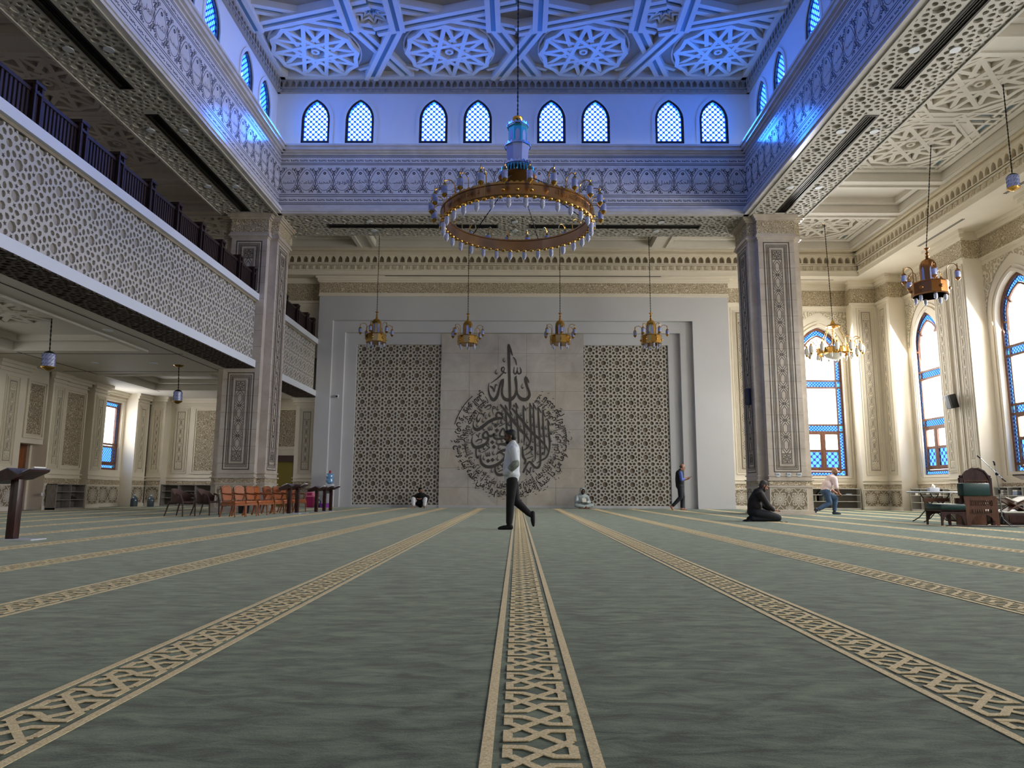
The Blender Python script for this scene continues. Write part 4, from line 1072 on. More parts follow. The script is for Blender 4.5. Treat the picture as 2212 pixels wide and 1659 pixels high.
def lowtrim(fr, w, parent):
    b = MB(); mouldings(b, fr, w, [(1.16, 1.19, .05), (1.03, 1.06, .04), (.80, .83, .03), (0, .12, .03), (4.2, 4.24, .05), (4.32, 4.42, .1), (4.42, 4.52, .16)], 1); struct(b.build('moulding', CREAM, parent))
    c = MB(); c.rect(fr, .01, w-.01, .84, 1.02, .01); struct(c.build('carved_band', CARVE, parent)); dado(fr.at(.03, .13, .004), w-.06, .66, parent)
def arab_panel(fr, w, h, parent):
    b = MB(); b.strap([(0, 0), (w, 0), (w, h), (0, h)], .07, fr, 0, .05, True); b.strap([(.08, .08), (w-.08, .08), (w-.08, h-.08), (.08, h-.08)], .04, fr, 0, .03, True); o = struct(b.build('panel_moulding', RELIEF, parent))
    c = MB(); c.rect(fr, .1, w-.1, .1, h-.1, .012); struct(c.build('carved_panel', CARVEB, o))
def low_pil(fr, w, proud, parent, pw):
    b = MB(); b.fbox(fr, 0, w, 0, 4.52, -proud, 0); p = struct(b.build('pilaster', CREAM, parent)); lowtrim(fr, w, p)
    chain_panel('relief_panel', fr.at((w-pw)/2, 1.36, .002), pw, 2.72, .03, .02, RELIEF, p); g = MB(); g.rect(fr, (w-pw)/2+pw*.2, (w+pw)/2-pw*.2, 1.5, 3.95, .004); struct(g.build('panel_ground', CEILB, p))
low_pil(F_left(-15.4, 28.75), .95, .5, wall_left, .6); low_pil(F_left(-15.4, 25.75), .8, .5, wall_left, .55); low_pil(F_left(-15.4, 23.4), .7, .5, wall_left, .5)
lp = MB(); lp.box(-15.9, -15.5, 24.1, 25.45, 0, 4.52); o = struct(lp.build('wall_bay', CREAM, wall_left)); arab_panel(F_left(-15.5, 24.22), 1.15, 2.7, o) if False else arab_panel(F_left(-15.5, 24.22, 1.38), 1.15, 2.7, o); lowtrim(F_left(-15.5, 24.1), 1.35, o)
lp = MB(); lp.box(-15.9, -15.5, 22.2, 23.3, 2.1, 4.52); o = struct(lp.build('wall_bay', CREAM, wall_left)); arab_panel(F_left(-15.5, 22.3, 2.3), .9, 1.8, o)
low_pil(F_left(-15.4, 20.9), 1.2, .5, wall_left, .6); low_pil(F_left(-15.4, 18.6), 1.0, .5, wall_left, .6)
lowtrim(F_left(XL, 26.55), 2.2, wall_left)
for y in (19.7, 16.0): arab_panel(F_left(XL, y, 1.38), 1.1, 2.7, wall_left)
fl2 = MB(); ff = F_far(-16.2, YE); hs = [[(16.2-10.45, 0), (16.2-9.35, 0), (16.2-9.35, 2.12), (16.2-10.45, 2.12)]]
fl2.poly3(ff, [(0, 0), (16.2-8.35, 0), (16.2-8.35, 9.63), (0, 9.63)], hs, 0, .12); wall_farleft = struct(fl2.build('wall_far_left', CREAM), 'cream far wall below the gallery with large carved panel and door', 'wall')
lowtrim(F_far(-15.4, YE), 4.9, wall_farleft)
low_pil(F_far(-15.4, YE-.5), .62, .5, wall_farleft, .44)
o = wall_farleft
chain_panel('relief_panel', F_far(-14.62, YE-.02, 1.36), .62, 2.75, .03, .02, RELIEF, o); g = MB(); g.rect(F_far(-14.62, YE-.02, 1.36), .1, .52, .1, 2.6, .001); struct(g.build('panel_ground', RECESS, o))
arab_panel(F_far(-13.75, YE, 1.36), 2.25, 2.75, o); arab_panel(F_far(-10.5, YE, 2.4), 1.2, 1.75, o)
low_pil(F_far(-9.3, YE-.45), .95, .45, wall_farleft, .62); low_pil(F_far(-11.5, YE-.3), .9, .3, wall_farleft, .6)
# doors
d1 = empty('door_1', (-9.9, YE, 0)); struct(d1, 'dark wooden door frame with yellow curtained opening behind the orange chairs', 'door')
b = MB(); b.box(-10.45, -10.36, YE-.06, YE+.1, 0, 2.12); b.box(-9.44, -9.35, YE-.06, YE+.1, 0, 2.12); b.box(-10.36, -9.44, YE-.06, YE+.1, 1.86, 2.12); struct(b.build('door_frame', WOODD, d1))
b = MB(); b.box(-10.36, -9.44, YE+.05, YE+.09, 0, 1.86); struct(b.build('curtain', mat('yellow_curtain', (150, 134, 62), 0.8), d1))
d2 = empty('door_2', (XL, 22.75, 0)); struct(d2, 'brown wooden door in the left wall', 'door')
b = MB(); b.box(XL-.14, XL-.1, 22.2, 23.3, 0, 2.1); struct(b.build('door_leaf', FRAMEW, d2)); b = MB(); b.fbox(F_left(XL-.1, 22.2), .15, .95, .2, 1.2, 0, .015); b.fbox(F_left(XL-.1, 22.2), .15, .95, 1.35, 1.95, 0, .015); struct(b.build('door_panel', WOODO, d2))
gu = MB(); gu.box(-16.0, -15.4, 5, YE, 6.2, 9.63); struct(gu.build('wall_gallery', CREAM), 'plain upper gallery wall', 'wall')
for y in (26.9, 21.0, 15.0): pilaster(F_left(-15.3, y), 1.4, .2, 9.63, None, base=False, ph=(7.2, 8.45)) if False else None
f = F_far(-9.85, YB+.35); b = MB(); b.fbox(f, 0, 1.4, 6.2, 9.63, -.6, 0); b.fbox(f, -.05, 1.45, 8.56, 8.66, -.6, .08); b.fbox(f, -.1, 1.5, 9.4, 9.63, -.6, .14); q = struct(b.build('upper_pilaster', CREAM, wall_farleft))
b = MB(); b.fbox(f, -.02, 1.42, 8.66, 9.4, -.6, .03); struct(b.build('carved_capital', CARVE, q)); chain_panel('relief_panel', f.at(.35, 6.9, .002), .7, 1.5, .03, .018, RELIEF, q)
# ================================================================ calligraphy medallion on the marble panel
def pix_y(px, py, Y):
    d = _r*(px-1106.0)+_d*(py-829.5)+_f*1546.0
    return Vector((0, 0, CAMH))+d*(Y/d.y)
YM = YB+.38-.004
fm = F_far(0, YM); MPP = YM/1546.0*.985
CROPS = {'A': (960, 730, 10.37), 'B': (1080, 730, 10.37), 'C': (960, 870, 10.37), 'D': (1080, 870, 5.95), 'E': (960, 980, 7.93), 'G': (1100, 980, 7.93)}
def smooth(P, n=4):
    if len(P) < 3: return P
    out = []
    for i in range(len(P)-1):
        p0, p1, p2, p3 = P[max(0, i-1)], P[i], P[i+1], P[min(len(P)-1, i+2)]
        for k in range(n):
            t = k/n; out.append(tuple(.5*(2*b+(c-a)*t+(2*a-5*b+4*c-d)*t*t+(3*b-a-3*c+d)*t**3) for a, b, c, d in zip(p0, p1, p2, p3)))
    return out+[P[-1]]
_NS = [0]
def ink(mb, crop, pts, sm=True, t=.008):
    _NS[0] += 1; t += .00012*_NS[0]
    ox, oy, s = CROPS[crop]; Q = []
    for x, y, w in pts:
        p = pix_y(ox+x/s, oy+y/s, YM); Q.append((p.x, p.z, max(.006, w/s*MPP)))
    mb.pen(smooth(Q) if sm else Q, fm, 0, t)
def hook(mb, crop, x, y, k=1.0):
    ink(mb, crop, [(x+14*k, y-60*k, 4*k), (x-8*k, y-10*k, 12*k), (x-6*k, y+28*k, 20*k), (x+14*k, y+38*k, 18*k), (x+32*k, y+5*k, 5*k)])
def diamond(mb, crop, x, y, s):
    ox, oy, sc = CROPS[crop]; P = []
    for dx, dy in ((0, -s), (s, 0), (0, s), (-s, 0)):
        p = pix_y(ox+(x+dx)/sc, oy+(y+dy)/sc, YM); P.append((p.x, p.z))
    mb.prism(P, fm, 0, .012)
med = empty('calligraphy_medallion', (0, YM, 3.0)); tag(med, 'dark grey Arabic calligraphy medallion inlaid in the marble panel of the niche wall', 'calligraphy')
K = MB()
for c, P in [
    ('B', [(205, 138, 4), (197, 205, 64), (207, 700, 62), (222, 1200, 60), (230, 1500, 58), (216, 1625, 22)]),
    ('B', [(205, 160, 40), (245, 290, 48), (282, 395, 22)]),
    ('B', [(582, 850, 6), (572, 925, 62), (606, 1080, 56), (648, 1190, 54), (658, 1290, 66), (590, 1375, 84), (480, 1365, 80), (400, 1270, 48), (375, 1160, 44), (362, 1000, 62), (350, 900, 56), (372, 842, 6)]),
    ('B', [(585, 880, 44), (630, 960, 40), (652, 1012, 14)]),
    ('B', [(368, 1160, 42), (338, 1290, 58), (240, 1380, 84), (130, 1378, 80), (62, 1300, 56), (45, 1180, 50), (68, 1000, 52), (80, 925, 24)]),
    ('A', [(1334, 920, 22), (1286, 960, 52), (1240, 1080, 46), (1188, 1290, 62), (1100, 1390, 82), (1020, 1290, 46), (986, 1130, 28), (1004, 1005, 8)]),
    ('B', [(320, 648, 14), (312, 770, 34), (350, 812, 30), (384, 740, 26), (392, 660, 14)]), ('B', [(388, 740, 24), (420, 806, 30), (468, 780, 34), (468, 715, 26), (448, 655, 10)]),
    ('B', [(300, 430, 22), (350, 500, 30), (376, 612, 14)]),
    ('A', [(1345, 790, 24), (1285, 740, 32), (1285, 680, 36), (1320, 655, 30), (1345, 690, 24), (1330, 740, 24)]), ('A', [(1380, 795, 34), (1300, 745, 36)]),
    ('A', [(1335, 760, 26), (1220, 880, 34), (1110, 965, 18), (1036, 1022, 6)]),
    ('A', [(1022, 1080, 30), (1080, 1120, 42), (1120, 1215, 18)]), ('A', [(1120, 1212, 14), (1140, 1080, 28), (1160, 1042, 26), (1188, 1075, 14)]),
    # second line
    ('C', [(1315, 330, 30), (1270, 255, 50), (1200, 218, 48), (1160, 270, 44), (1175, 330, 50)]),
    ('C', [(1315, 345, 50), (1150, 358, 76), (1000, 425, 70), (870, 525, 74), (740, 605, 80), (665, 560, 50), (645, 470, 18), (685, 365, 10)]),
    ('C', [(840, 155, 6), (745, 290, 16), (725, 380, 44), (760, 425, 40), (806, 335, 10)]),
    ('C', [(810, 232, 26), (860, 258, 32), (880, 315, 14)]), ('C', [(880, 312, 14), (896, 230, 24), (932, 218, 14)]),
    ('C', [(1052, 50, 24), (980, 62, 40), (905, 122, 26)]), ('C', [(1052, 60, 16), (1020, 128, 16), (945, 156, 8)]),
    ('C', [(1090, 130, 22), (1085, 95, 24), (1120, 85, 24), (1138, 118, 22), (1075, 155, 20), (1108, 275, 8)]),
    # third line
    ('C', [(1000, 765, 44), (940, 645, 46), (868, 715, 46), (890, 790, 62), (990, 785, 60)]),
    ('C', [(995, 790, 44), (945, 900, 58), (800, 985, 80), (680, 990, 72), (616, 890, 40), (628, 770, 14), (655, 700, 6)]),
    ('C', [(596, 732, 18), (702, 664, 14)]),
    ('C', [(985, 745, 72), (1060, 745, 56), (1112, 688, 30), (1108, 770, 46), (1190, 812, 56), (1380, 785, 46)]),
    ('C', [(1370, 780, 50), (1350, 640, 40), (1310, 578, 40), (1256, 660, 42), (1244, 740, 46), (1340, 770, 50)]),
    ('C', [(980, 545, 10), (988, 608, 22), (1015, 612, 20), (1020, 520, 12)]), ('C', [(1022, 560, 12), (1034, 600, 22), (1068, 600, 22), (1058, 505, 10)]),
    ('C', [(845, 815, 24), (760, 832, 38), (696, 882, 14)]), ('C', [(846, 822, 16), (820, 888, 14), (740, 922, 6)]),
    ('C', [(705, 715, 20), (745, 735, 26), (768, 785, 12)]), ('C', [(768, 785, 12), (780, 690, 24), (815, 690, 12)]),
    ('C', [(1226, 530, 22), (1355, 466, 16)]),
    # fourth line
    ('C', [(1200, 970, 10), (1235, 928, 44), (1390, 935, 84), (1470, 985, 80), (1560, 1000, 60)]),
    ('C', [(1150, 1166, 10), (1270, 1085, 66), (1440, 1045, 54), (1560, 1020, 60)]),
    ('C', [(1250, 1110, 40), (1335, 1165, 46), (1350, 1230, 58), (1250, 1340, 62), (1100, 1420, 72), (950, 1432, 72), (842, 1360, 62), (806, 1250, 40), (822, 1150, 12)]),
    ('C', [(790, 1135, 8), (920, 1078, 18), (1022, 1000, 18)]), ('C', [(1022, 1000, 24), (960, 970, 24), (950, 925, 26), (985, 915, 24), (995, 960, 22)]),
    ('C', [(712, 1030, 30), (712, 1150, 30), (745, 1238, 46), (780, 1165, 8)]),
    ('C', [(930, 1110, 10), (940, 1190, 24), (965, 1190, 22), (972, 1110, 12)]), ('C', [(975, 1140, 12), (988, 1186, 24), (1020, 1180, 22), (1008, 1090, 10)]),
    # fifth line
    ('C', [(1142, 1415, 18), (1142, 1530, 42), (1200, 1608, 64), (1330, 1602, 66), (1500, 1500, 60), (1580, 1380, 50)]),
    ('C', [(1240, 1390, 24), (1285, 1405, 28), (1300, 1455, 12)]), ('C', [(1300, 1455, 12), (1315, 1370, 24), (1355, 1365, 12)]), ('C', [(1205, 1545, 26), (1350, 1480, 18)]),
]: ink(K, c, P)
for x, y in ((1150, 510), (1178, 620), (1075, 885), (1110, 990), (980, 1300), (1080, 1280)): diamond(K, 'C', x, y, 50)
for P in [[(385, 0, 10), (392, 200, 26), (400, 380, 25), (395, 480, 22), (365, 565, 22), (300, 615, 8)], [(430, 0, 10), (440, 300, 26), (455, 560, 24), (456, 745, 6)],
          [(490, 50, 10), (500, 250, 26), (516, 560, 25), (520, 770, 24), (485, 835, 30), (440, 820, 28), (400, 770, 26), (370, 762, 22), (335, 820, 26), (300, 900, 22)],
          [(550, 110, 10), (560, 350, 25), (575, 550, 22), (573, 675, 6)], [(615, 215, 10), (630, 400, 26), (640, 560, 22), (605, 690, 22), (535, 740, 22), (468, 778, 6)],
          [(300, 30, 10), (305, 200, 26), (316, 400, 24), (312, 545, 6)], [(205, 0, 16), (225, 250, 25), (238, 430, 24), (240, 520, 20)], [(70, 25, 10), (80, 200, 25), (90, 360, 24), (92, 380, 20)], [(130, 100, 10), (142, 250, 24), (150, 370, 22)],
          [(5, 20, 20), (120, 170, 34), (250, 330, 34), (340, 430, 28), (380, 505, 8)], [(155, 70, 20), (270, 210, 34), (400, 370, 34), (520, 480, 30), (590, 560, 24), (618, 625, 6)],
          [(350, 718, 14), (432, 684, 10)], [(320, 92, 14), (366, 62, 10)], [(0, 300, 12), (60, 268, 10)], [(585, 226, 14), (612, 200, 8)],
          [(340, 855, 14), (385, 905, 20)], [(385, 905, 12), (395, 840, 16), (412, 826, 8)], [(425, 610, 14), (395, 585, 16), (398, 562, 16), (418, 570, 14), (410, 600, 14), (380, 640, 10), (300, 682, 5)],
          [(540, 650, 14), (560, 640, 12), (545, 665, 14), (565, 668, 8)], [(170, 40, 14), (185, 30, 12), (188, 50, 12), (172, 52, 12)], [(290, 560, 10), (300, 690, 30), (330, 740, 26), (315, 790, 20)]]: ink(K, 'D', P)
for x, y in ((395, 20), (445, 30), (505, 70), (560, 125), (625, 230), (312, 45), (80, 40), (140, 112), (215, 15)): ink(K, 'D', [(x-8, y-8, 10), (x+10, y+30, 14), (x+24, y+62, 5)])
for x, y in ((20, 250), (115, 280), (190, 210), (265, 290), (270, 150), (350, 240), (350, 390), (415, 170), (420, 280), (470, 300), (540, 320), (590, 320), (535, 420), (600, 420), (655, 380), (655, 480), (420, 490), (485, 540), (545, 570), (485, 650), (345, 530), (280, 490), (410, 650), (425, 740), (430, 870), (345, 905)): hook(K, 'D', x, y, .5)
for c, x, y in (('A', 1335, 500), ('A', 1160, 770), ('B', 500, 1090), ('C', 1010, 270), ('C', 860, 400), ('C', 930, 320), ('C', 735, 500), ('C', 615, 630), ('C', 880, 580), ('C', 1190, 130), ('C', 1300, 220), ('C', 1085, 440), ('C', 1205, 450), ('C', 1270, 430), ('C', 1345, 360), ('C', 1155, 710), ('C', 1290, 840), ('C', 1175, 890), ('C', 1225, 1010), ('C', 885, 1010), ('C', 790, 1060), ('C', 880, 1240), ('C', 1095, 1130), ('C', 1190, 1250), ('C', 1060, 1520), ('C', 1210, 1450), ('C', 1440, 470), ('C', 1575, 350)): hook(K, c, x, y, 1.0)
K.build('lettering', INKG, med)
RG = MB(); ctr = pix_y(1105, 950, YM); S = MPP
L1 = 'لا تأخذه سنة ولا نوم له ما في السموات وما في الأرض من ذا الذي يشفع عنده إلا بإذنه يعلم ما بين أيديهم'
L2 = 'وما خلفهم ولا يحيطون بشيء من علمه إلا بما شاء وسع كرسيه السموات والأرض ولا يؤوده حفظهما وهو العلي العظيم'
def weave(a):
    w = a.split(); return w
words = (L1+' '+L2).split()
lo = ' '.join(words[i] for i in range(len(words)) if (i//2) % 2 == 0); hi = ' '.join(words[i] for i in range(len(words)) if (i//2) % 2 == 1)
for txt, R0, hh in ((lo, 130.5, 30.0), (hi, 113.0, 29.0)):
    V, F, tw, th = text2d(txt, False, .018); VV = []
    for x, y in V:
        th_ = radians(31+(1-x/tw)*298); rr = (R0-y/th*hh)*S
        VV.append(fm.p(ctr.x+rr*sin(th_), ctr.z+rr*cos(th_), .008))
    RG.add(VV, F)
random.seed(11)
for k in range(260):                                    # vowel marks and dots between the words
    a = radians(31+298*random.random()); rr = random.uniform(90, 131)*S; p = (ctr.x+rr*sin(a), ctr.z+rr*cos(a)); t = a+random.choice((.5, -.6, 1.2))
    RG.strap([p, (p[0]+.09*sin(t), p[1]+.075*cos(t))], .018, fm, 0, .006)
for rr in (129.5,):
    for a0, a1 in ((285, 318),): RG.strap([(ctr.x+(rr)*S*sin(radians(a0+(a1-a0)*k/6)), ctr.z+rr*S*cos(radians(a0+(a1-a0)*k/6))) for k in range(7)], .03, fm, 0, .01)
RG.build('ring_lettering', INK, med)
# small fixtures on the far wall
cmr = empty('security_camera', (-7.5, YB+.2, 4.55)); tag(cmr, 'small white security camera on the stepped frame left of the lattice', 'camera')
b = MB(); b.bevbox(-7.56, -7.44, YB+.12, YB+.2, 4.47, 4.62, .01); b.build('housing', SLATW, cmr); b = MB(); b.lathe([(.0, -.02), (.035, -.02), (.04, .05), (0, .05)], (-7.5, YB+.1, 4.53), 12, Matrix.Rotation(pi/2, 3, 'X')); b.build('lens', BLACK, cmr, 40)
# ================================================================ chandeliers
def local(mb, name, m, parent, smooth=40, rz=0.0, loc=(0, 0, 0)):
    o = mb.build(name, m, None, smooth); o.parent = parent; o.rotation_euler = (0, 0, rz); o.location = loc; return o
def again(o, parent, rz, loc=None):
    c = copy_tree(o, parent); c.rotation_euler = (0, 0, rz)
    if loc is not None: c.location = loc
    return c
def chain_mb(mb, p, q, r=.011):
    p, q = Vector(p), Vector(q); n = max(4, int((q-p).length/.05)); mb.tube([p.lerp(q, i/n) for i in range(n+1)], [r*(1.5 if i % 2 else .8) for i in range(n+1)], 6); return mb
def lantern_mb(s=1.0, z=0.0, x=0.0):
    """small glass lantern with pierced brass cap, base and finial; hangs from z"""
    b = MB(); b.lathe([(.0, -.10*s), (.05*s, -.11*s), (.062*s, -.14*s), (.062*s, -.15*s)], (x, 0, z), 12); b.lathe([(0, .06*s), (.008*s, .05*s), (.008*s, .0), (.02*s, -.02*s), (.008*s, -.05*s), (.03*s, -.1*s)], (x, 0, z), 8)
    e = MB(); e.lathe([(.06*s, -.31*s), (.066*s, -.33*s), (.04*s, -.365*s), (.012*s, -.385*s), (0, -.42*s)], (x, 0, z), 12)
    g = MB(); g.lathe([(.055*s, -.15*s), (.065*s, -.18*s), (.06*s, -.2*s), (.065*s, -.23*s), (.06*s, -.26*s), (.064*s, -.29*s), (.056*s, -.31*s)], (x, 0, z), 12); return b, g, e
def bulb_mb(s=1.0, r=0.0, z=0.0):
    b = MB(); b.lathe([(.0, .0), (.055*s, .0), (.05*s, -.03*s), (.03*s, -.05*s)], (r, 0, z), 10)
    g = MB(); p = [(.03*s, -.04*s), (.052*s, -.06*s)]
    for k in range(5): p += [(.055*s, -.08*s-.024*k*s), (.05*s, -.092*s-.024*k*s)]
    g.lathe(p+[(.04*s, -.215*s), (.018*s, -.24*s), (.008*s, -.26*s), (0, -.27*s)], (r, 0, z), 10); return b, g
def two(bg, name, ms, sub, parent, rz=0.0):
    o = local(bg[0], name, ms[0], parent, 40, rz); local(bg[1], sub, ms[1], o, 40)
    if len(bg) > 2: local(bg[2], 'lantern_base', ms[0], o, 40)
    return o
# ---- the great ring
R, ZB, ZT = 1.63, 6.31, 6.56
gc = empty('chandelier', (-.02, 14.7, 0)); tag(gc, 'huge copper ring chandelier with lanterns and a blue lit tower, hanging in the atrium', 'chandelier')
b = MB(); b.lathe([(R-.09, ZB), (R, ZB), (R+.015, ZB+.02), (R, ZB+.03), (R, ZT-.03), (R+.02, ZT-.02), (R+.02, ZT), (R-.11, ZT), (R-.11, ZT-.03), (R-.09, ZT-.04), (R-.09, ZB)], (0, 0, 0), 96)
local(b, 'ring_band', COPPER, gc, 30)
b = MB(); b.crest(R, ZT-.005, .055, 90, .02); local(b, 'ring_cresting', BRASS, gc, 0)
for k in range(8):
    a = pi/8+k*pi/4; b = MB(); b.tube([((R+.004)*cos(a), (R+.004)*sin(a), ZB+.02), ((R+.004)*cos(a), (R+.004)*sin(a), ZT-.01)], .008, 6); local(b, 'ring_joint', BRASS, gc, 0)
for k, ph_ in [(k, p) for k in (1, 3, 5, 7) for p in (-1, 1)]:
    V, F, tw, th = text2d('محمد رسول الله' if ph_ < 0 else 'لا إله إلا الله')
    a0 = k*pi/4+ph_*.17; VV = []
    for x, y in V:
        a = a0+(x/tw-.5)*.29; VV.append(((R+.006)*cos(a), (R+.006)*sin(a), ZB+.06+y/th*.15))
    ins = MB(); ins.add(VV, F); local(ins, 'lettering', BRONZE, gc, 0)
q = MB(); q.ball((0, 0, 0), .042, 12); boss = None
for k in (0, 2, 4, 6):
    for j in (-1, 0, 1):
        a = k*pi/4+j*.17
        boss = local(q, 'boss', BRASS, gc, 50, 0, (R*cos(a), R*sin(a), (ZB+ZT)/2)) if boss is None else again(boss, gc, 0, (R*cos(a), R*sin(a), (ZB+ZT)/2))
q = MB(); q.lathe([(.05, 0), (.045, -.02), (.025, -.038), (0, -.045)], (R-.045, 0, ZB), 12); lb = None; lk = None
for k in range(30):
    a = 2*pi*k/30
    lb = two(bulb_mb(.92, R-.045, ZB), 'bulb_socket', [BRASS, BULBG], 'glass_bulb', gc, a) if lb is None else again(lb, gc, a)
    lk = local(q, 'underside_boss', BRASS, gc, 50, a+pi/30) if lk is None else again(lk, gc, a+pi/30)
arm = MB(); P = [(R-.04, 0, ZT), (R-.04, 0, ZT+.16)]+[(R+.085-.125*cos(t), 0, ZT+.2+.12*sin(t)) for t in [pi*i/8 for i in range(0, 8)]]+[(R+.21, 0, ZT+.18)]
arm.tube(P, .011, 6); la = ll = None
for k in range(24):
    a = 2*pi*(k+.5)/24
    la = local(arm, 'lantern_arm', BRASS, gc, 40, a) if la is None else again(la, gc, a)
    ll = two(lantern_mb(.98, ZT+.3, R+.21), 'lantern', [BRASS, LANTG], 'lantern_glass', gc, a) if ll is None else again(ll, gc, a)
t = MB(); t.lathe([(.27, 7.62), (.27, 7.66), (.24, 7.7), (.255, 8.06), (.27, 8.08), (.27, 8.12)], (0, 0, 0), 8, None, pi/8); local(t, 'tower_lower_tier', OPALG, gc, 0)
t = MB(); t.lathe([(.2, 8.1), (.215, 8.14), (.21, 8.52), (.23, 8.54), (.2, 8.58), (.12, 8.62), (.05, 8.66)], (0, 0, 0), 8, None, pi/8); local(t, 'tower_upper_tier', CYANG, gc, 0)
t = MB()
for k in range(8):
    a = k*pi/4; x, y = .197*cos(a), .197*sin(a); u = Vector((-sin(a), cos(a), 0)); fr = Fr((x, y, 0), u, UZ, (cos(a), sin(a), 0))
    t.prism([(p, 8.18+q) for p, q in arch_curve(.09, .28, .18, 4)], fr, 0, .004)
local(t, 'tower_window', OPALG, gc, 0)
for z, r_, n in ((7.66, .285, 20), (8.1, .275, 20), (8.58, .225, 16)): t = MB(); t.crest(r_, z, .07, n, .02); local(t, 'tower_cresting', CHROME, gc, 0)
t = MB()
for k in range(32):
    a = 2*pi*k/32; t.tube([(.27*cos(a), .27*sin(a), 7.64), (.35*cos(a), .35*sin(a), 7.58), (.385*cos(a), .385*sin(a), 7.42)], .016, 6)
local(t, 'tower_rods', CYANG, gc, 40)
t = MB(); t.lathe([(.40, 7.38), (.42, 7.4), (.41, 7.43), (.3, 7.43), (.2, 7.62)], (0, 0, 0), 32); t.lathe([(0, 7.24), (.05, 7.26), (.3, 7.3), (.40, 7.38)], (0, 0, 0), 32); local(t, 'tower_base', BRONZE, gc, 40)
t = MB(); t.lathe([(0, 8.72), (.06, 8.7), (.11, 8.74), (.12, 8.79), (.06, 8.8), (.03, 8.85), (0, 8.86)], (0, 0, 0), 20); t.tube([(0, 0, 8.62), (0, 0, 8.75)], .02, 8); local(t, 'top_bowl', BRASS, gc, 40)
local(chain_mb(MB(), (0, 0, 8.84), (0, 0, 14.72), .014), 'chain', DKMET, gc, 0)
for k in range(6):
    a = 2*pi*k/6+.2; local(chain_mb(MB(), (.3*cos(a), .3*sin(a), 7.36), ((R-.1)*cos(a), (R-.1)*sin(a), ZT), .009), 'support_chain', DKMET, gc, 0)
# ---- drum chandeliers
def drum_chandelier(s, body, drum_w=1.0, na=6, wide=1.0):
    """origin at the underside of the drum"""
    g = empty('drum_chandelier'); r = .385*s*drum_w; hw = .19*s
    b = MB(); b.lathe([(r-.02*s, 0), (r+.01*s, .01*s), (r, .03*s), (r, .3*s), (r+.015*s, .31*s), (r, .33*s), (hw, .335*s)], (0, 0, 0), 12, None, pi/12); b.lathe([(r-.02*s, 0), (r-.06*s, .05*s), (0, .06*s)], (0, 0, 0), 12, None, pi/12); local(b, 'drum', body, g, 25)
    b = MB(); b.lathe([(hw, .33*s), (hw, .72*s), (hw*.95, .8*s), (hw*.7, .89*s), (hw*.3, .94*s), (.03*s, .97*s)], (0, 0, 0), 12, None, pi/12); local(b, 'dome', body, g, 25)
    b = MB()
    for k in range(6):
        a = k*pi/3; u = Vector((-sin(a), cos(a), 0)); fr = Fr((hw*.968*cos(a), hw*.968*sin(a), 0), u, UZ, (cos(a), sin(a), 0)); b.prism([(p, .38*s+q) for p, q in arch_curve(.075*s, .34*s, .24*s, 4)], fr, 0, .004)
    local(b, 'dome_window', OPALG, g, 0)
    b = MB(); b.lathe([(.03*s, .96*s), (.05*s, 1.0*s), (.02*s, 1.03*s), (.045*s, 1.08*s), (.02*s, 1.12*s), (.02*s, 1.16*s), (.075*s, 1.2*s), (.02*s, 1.23*s), (0, 1.25*s)], (0, 0, 0), 12); local(b, 'finial', BRASS if body is not BRONZE else BRONZE, g, 40)
    b = MB(); b.ball((r, 0, .16*s), .045*s, 10); o = local(b, 'boss', BRASS if body is not BRONZE else BRONZE, g, 50, pi/12)
    for k in range(1, 6): again(o, g, pi/12+k*pi/3)
    o = two(bulb_mb(.75*s, r*.78, .03*s), 'bulb_socket', [BRASS, BULBG], 'glass_bulb', g)
    for k in range(1, 6): again(o, g, k*pi/3)
    b = MB(); R2 = .6*s*wide; b.tube([(r-.03*s, 0, .33*s), (r-.03*s, 0, .55*s)]+[((r-.03*s+R2)/2-((R2-r+.03*s)/2)*cos(t), 0, .6*s+.13*s*sin(t)) for t in [pi*i/8 for i in range(9)]]+[(R2, 0, .58*s)], .01*s, 6); o = local(b, 'lantern_arm', BRASS if body is not BRONZE else BRONZE, g, 40, .25)
    l = two(lantern_mb(.95*s, .66*s, R2), 'lantern', [BRASS if body is not BRONZE else BRONZE, LANTG], 'lantern_glass', g, .25)
    for k in range(1, na): again(o, g, .25+k*2*pi/na); again(l, g, .25+k*2*pi/na)
    return g
GOLD = mat('polished_gold', (206, 166, 92), 0.16, 1.0)
proto = drum_chandelier(1.0, GOLD)
lab = ['leftmost of the four gold drum chandeliers hanging before the niche wall', 'gold drum chandelier second from the left, at the left edge of the calligraphy panel', 'gold drum chandelier third from the left, at the right edge of the calligraphy panel', 'rightmost of the four gold drum chandeliers hanging before the niche wall']
for i, (px, py) in enumerate(((812, 741), (1010, 745), (1210, 744), (1407, 744))):
    o = proto if i == 0 else copy_tree(proto); p = pix_y(px, py, 26.5); o.location = p; o.rotation_euler = (0, 0, (.1, .5, .3, .62)[i])
    tag(o, lab[i], 'chandelier', 'gold drum chandeliers of the far aisle')
    local(chain_mb(MB(), (0, 0, 1.24), (0, 0, 11.1-p.z), .011), 'chain', DKMET, o, 0); c = MB(); c.lathe([(0, 0), (.09, .0), (.1, .03), (0, .05)], (0, 0, 11.08-p.z), 14); local(c, 'ceiling_cup', BRASS, o, 40)
bz = drum_chandelier(1.2, BRONZE, 1.06, 5, 1.0); p = pix_y(2010, 640, 20.35); bz.location = (p.x, p.y, p.z); bz.rotation_euler = (0, 0, .35)
tag(bz, 'dark bronze drum chandelier with glass lanterns, hanging in the right aisle', 'chandelier')
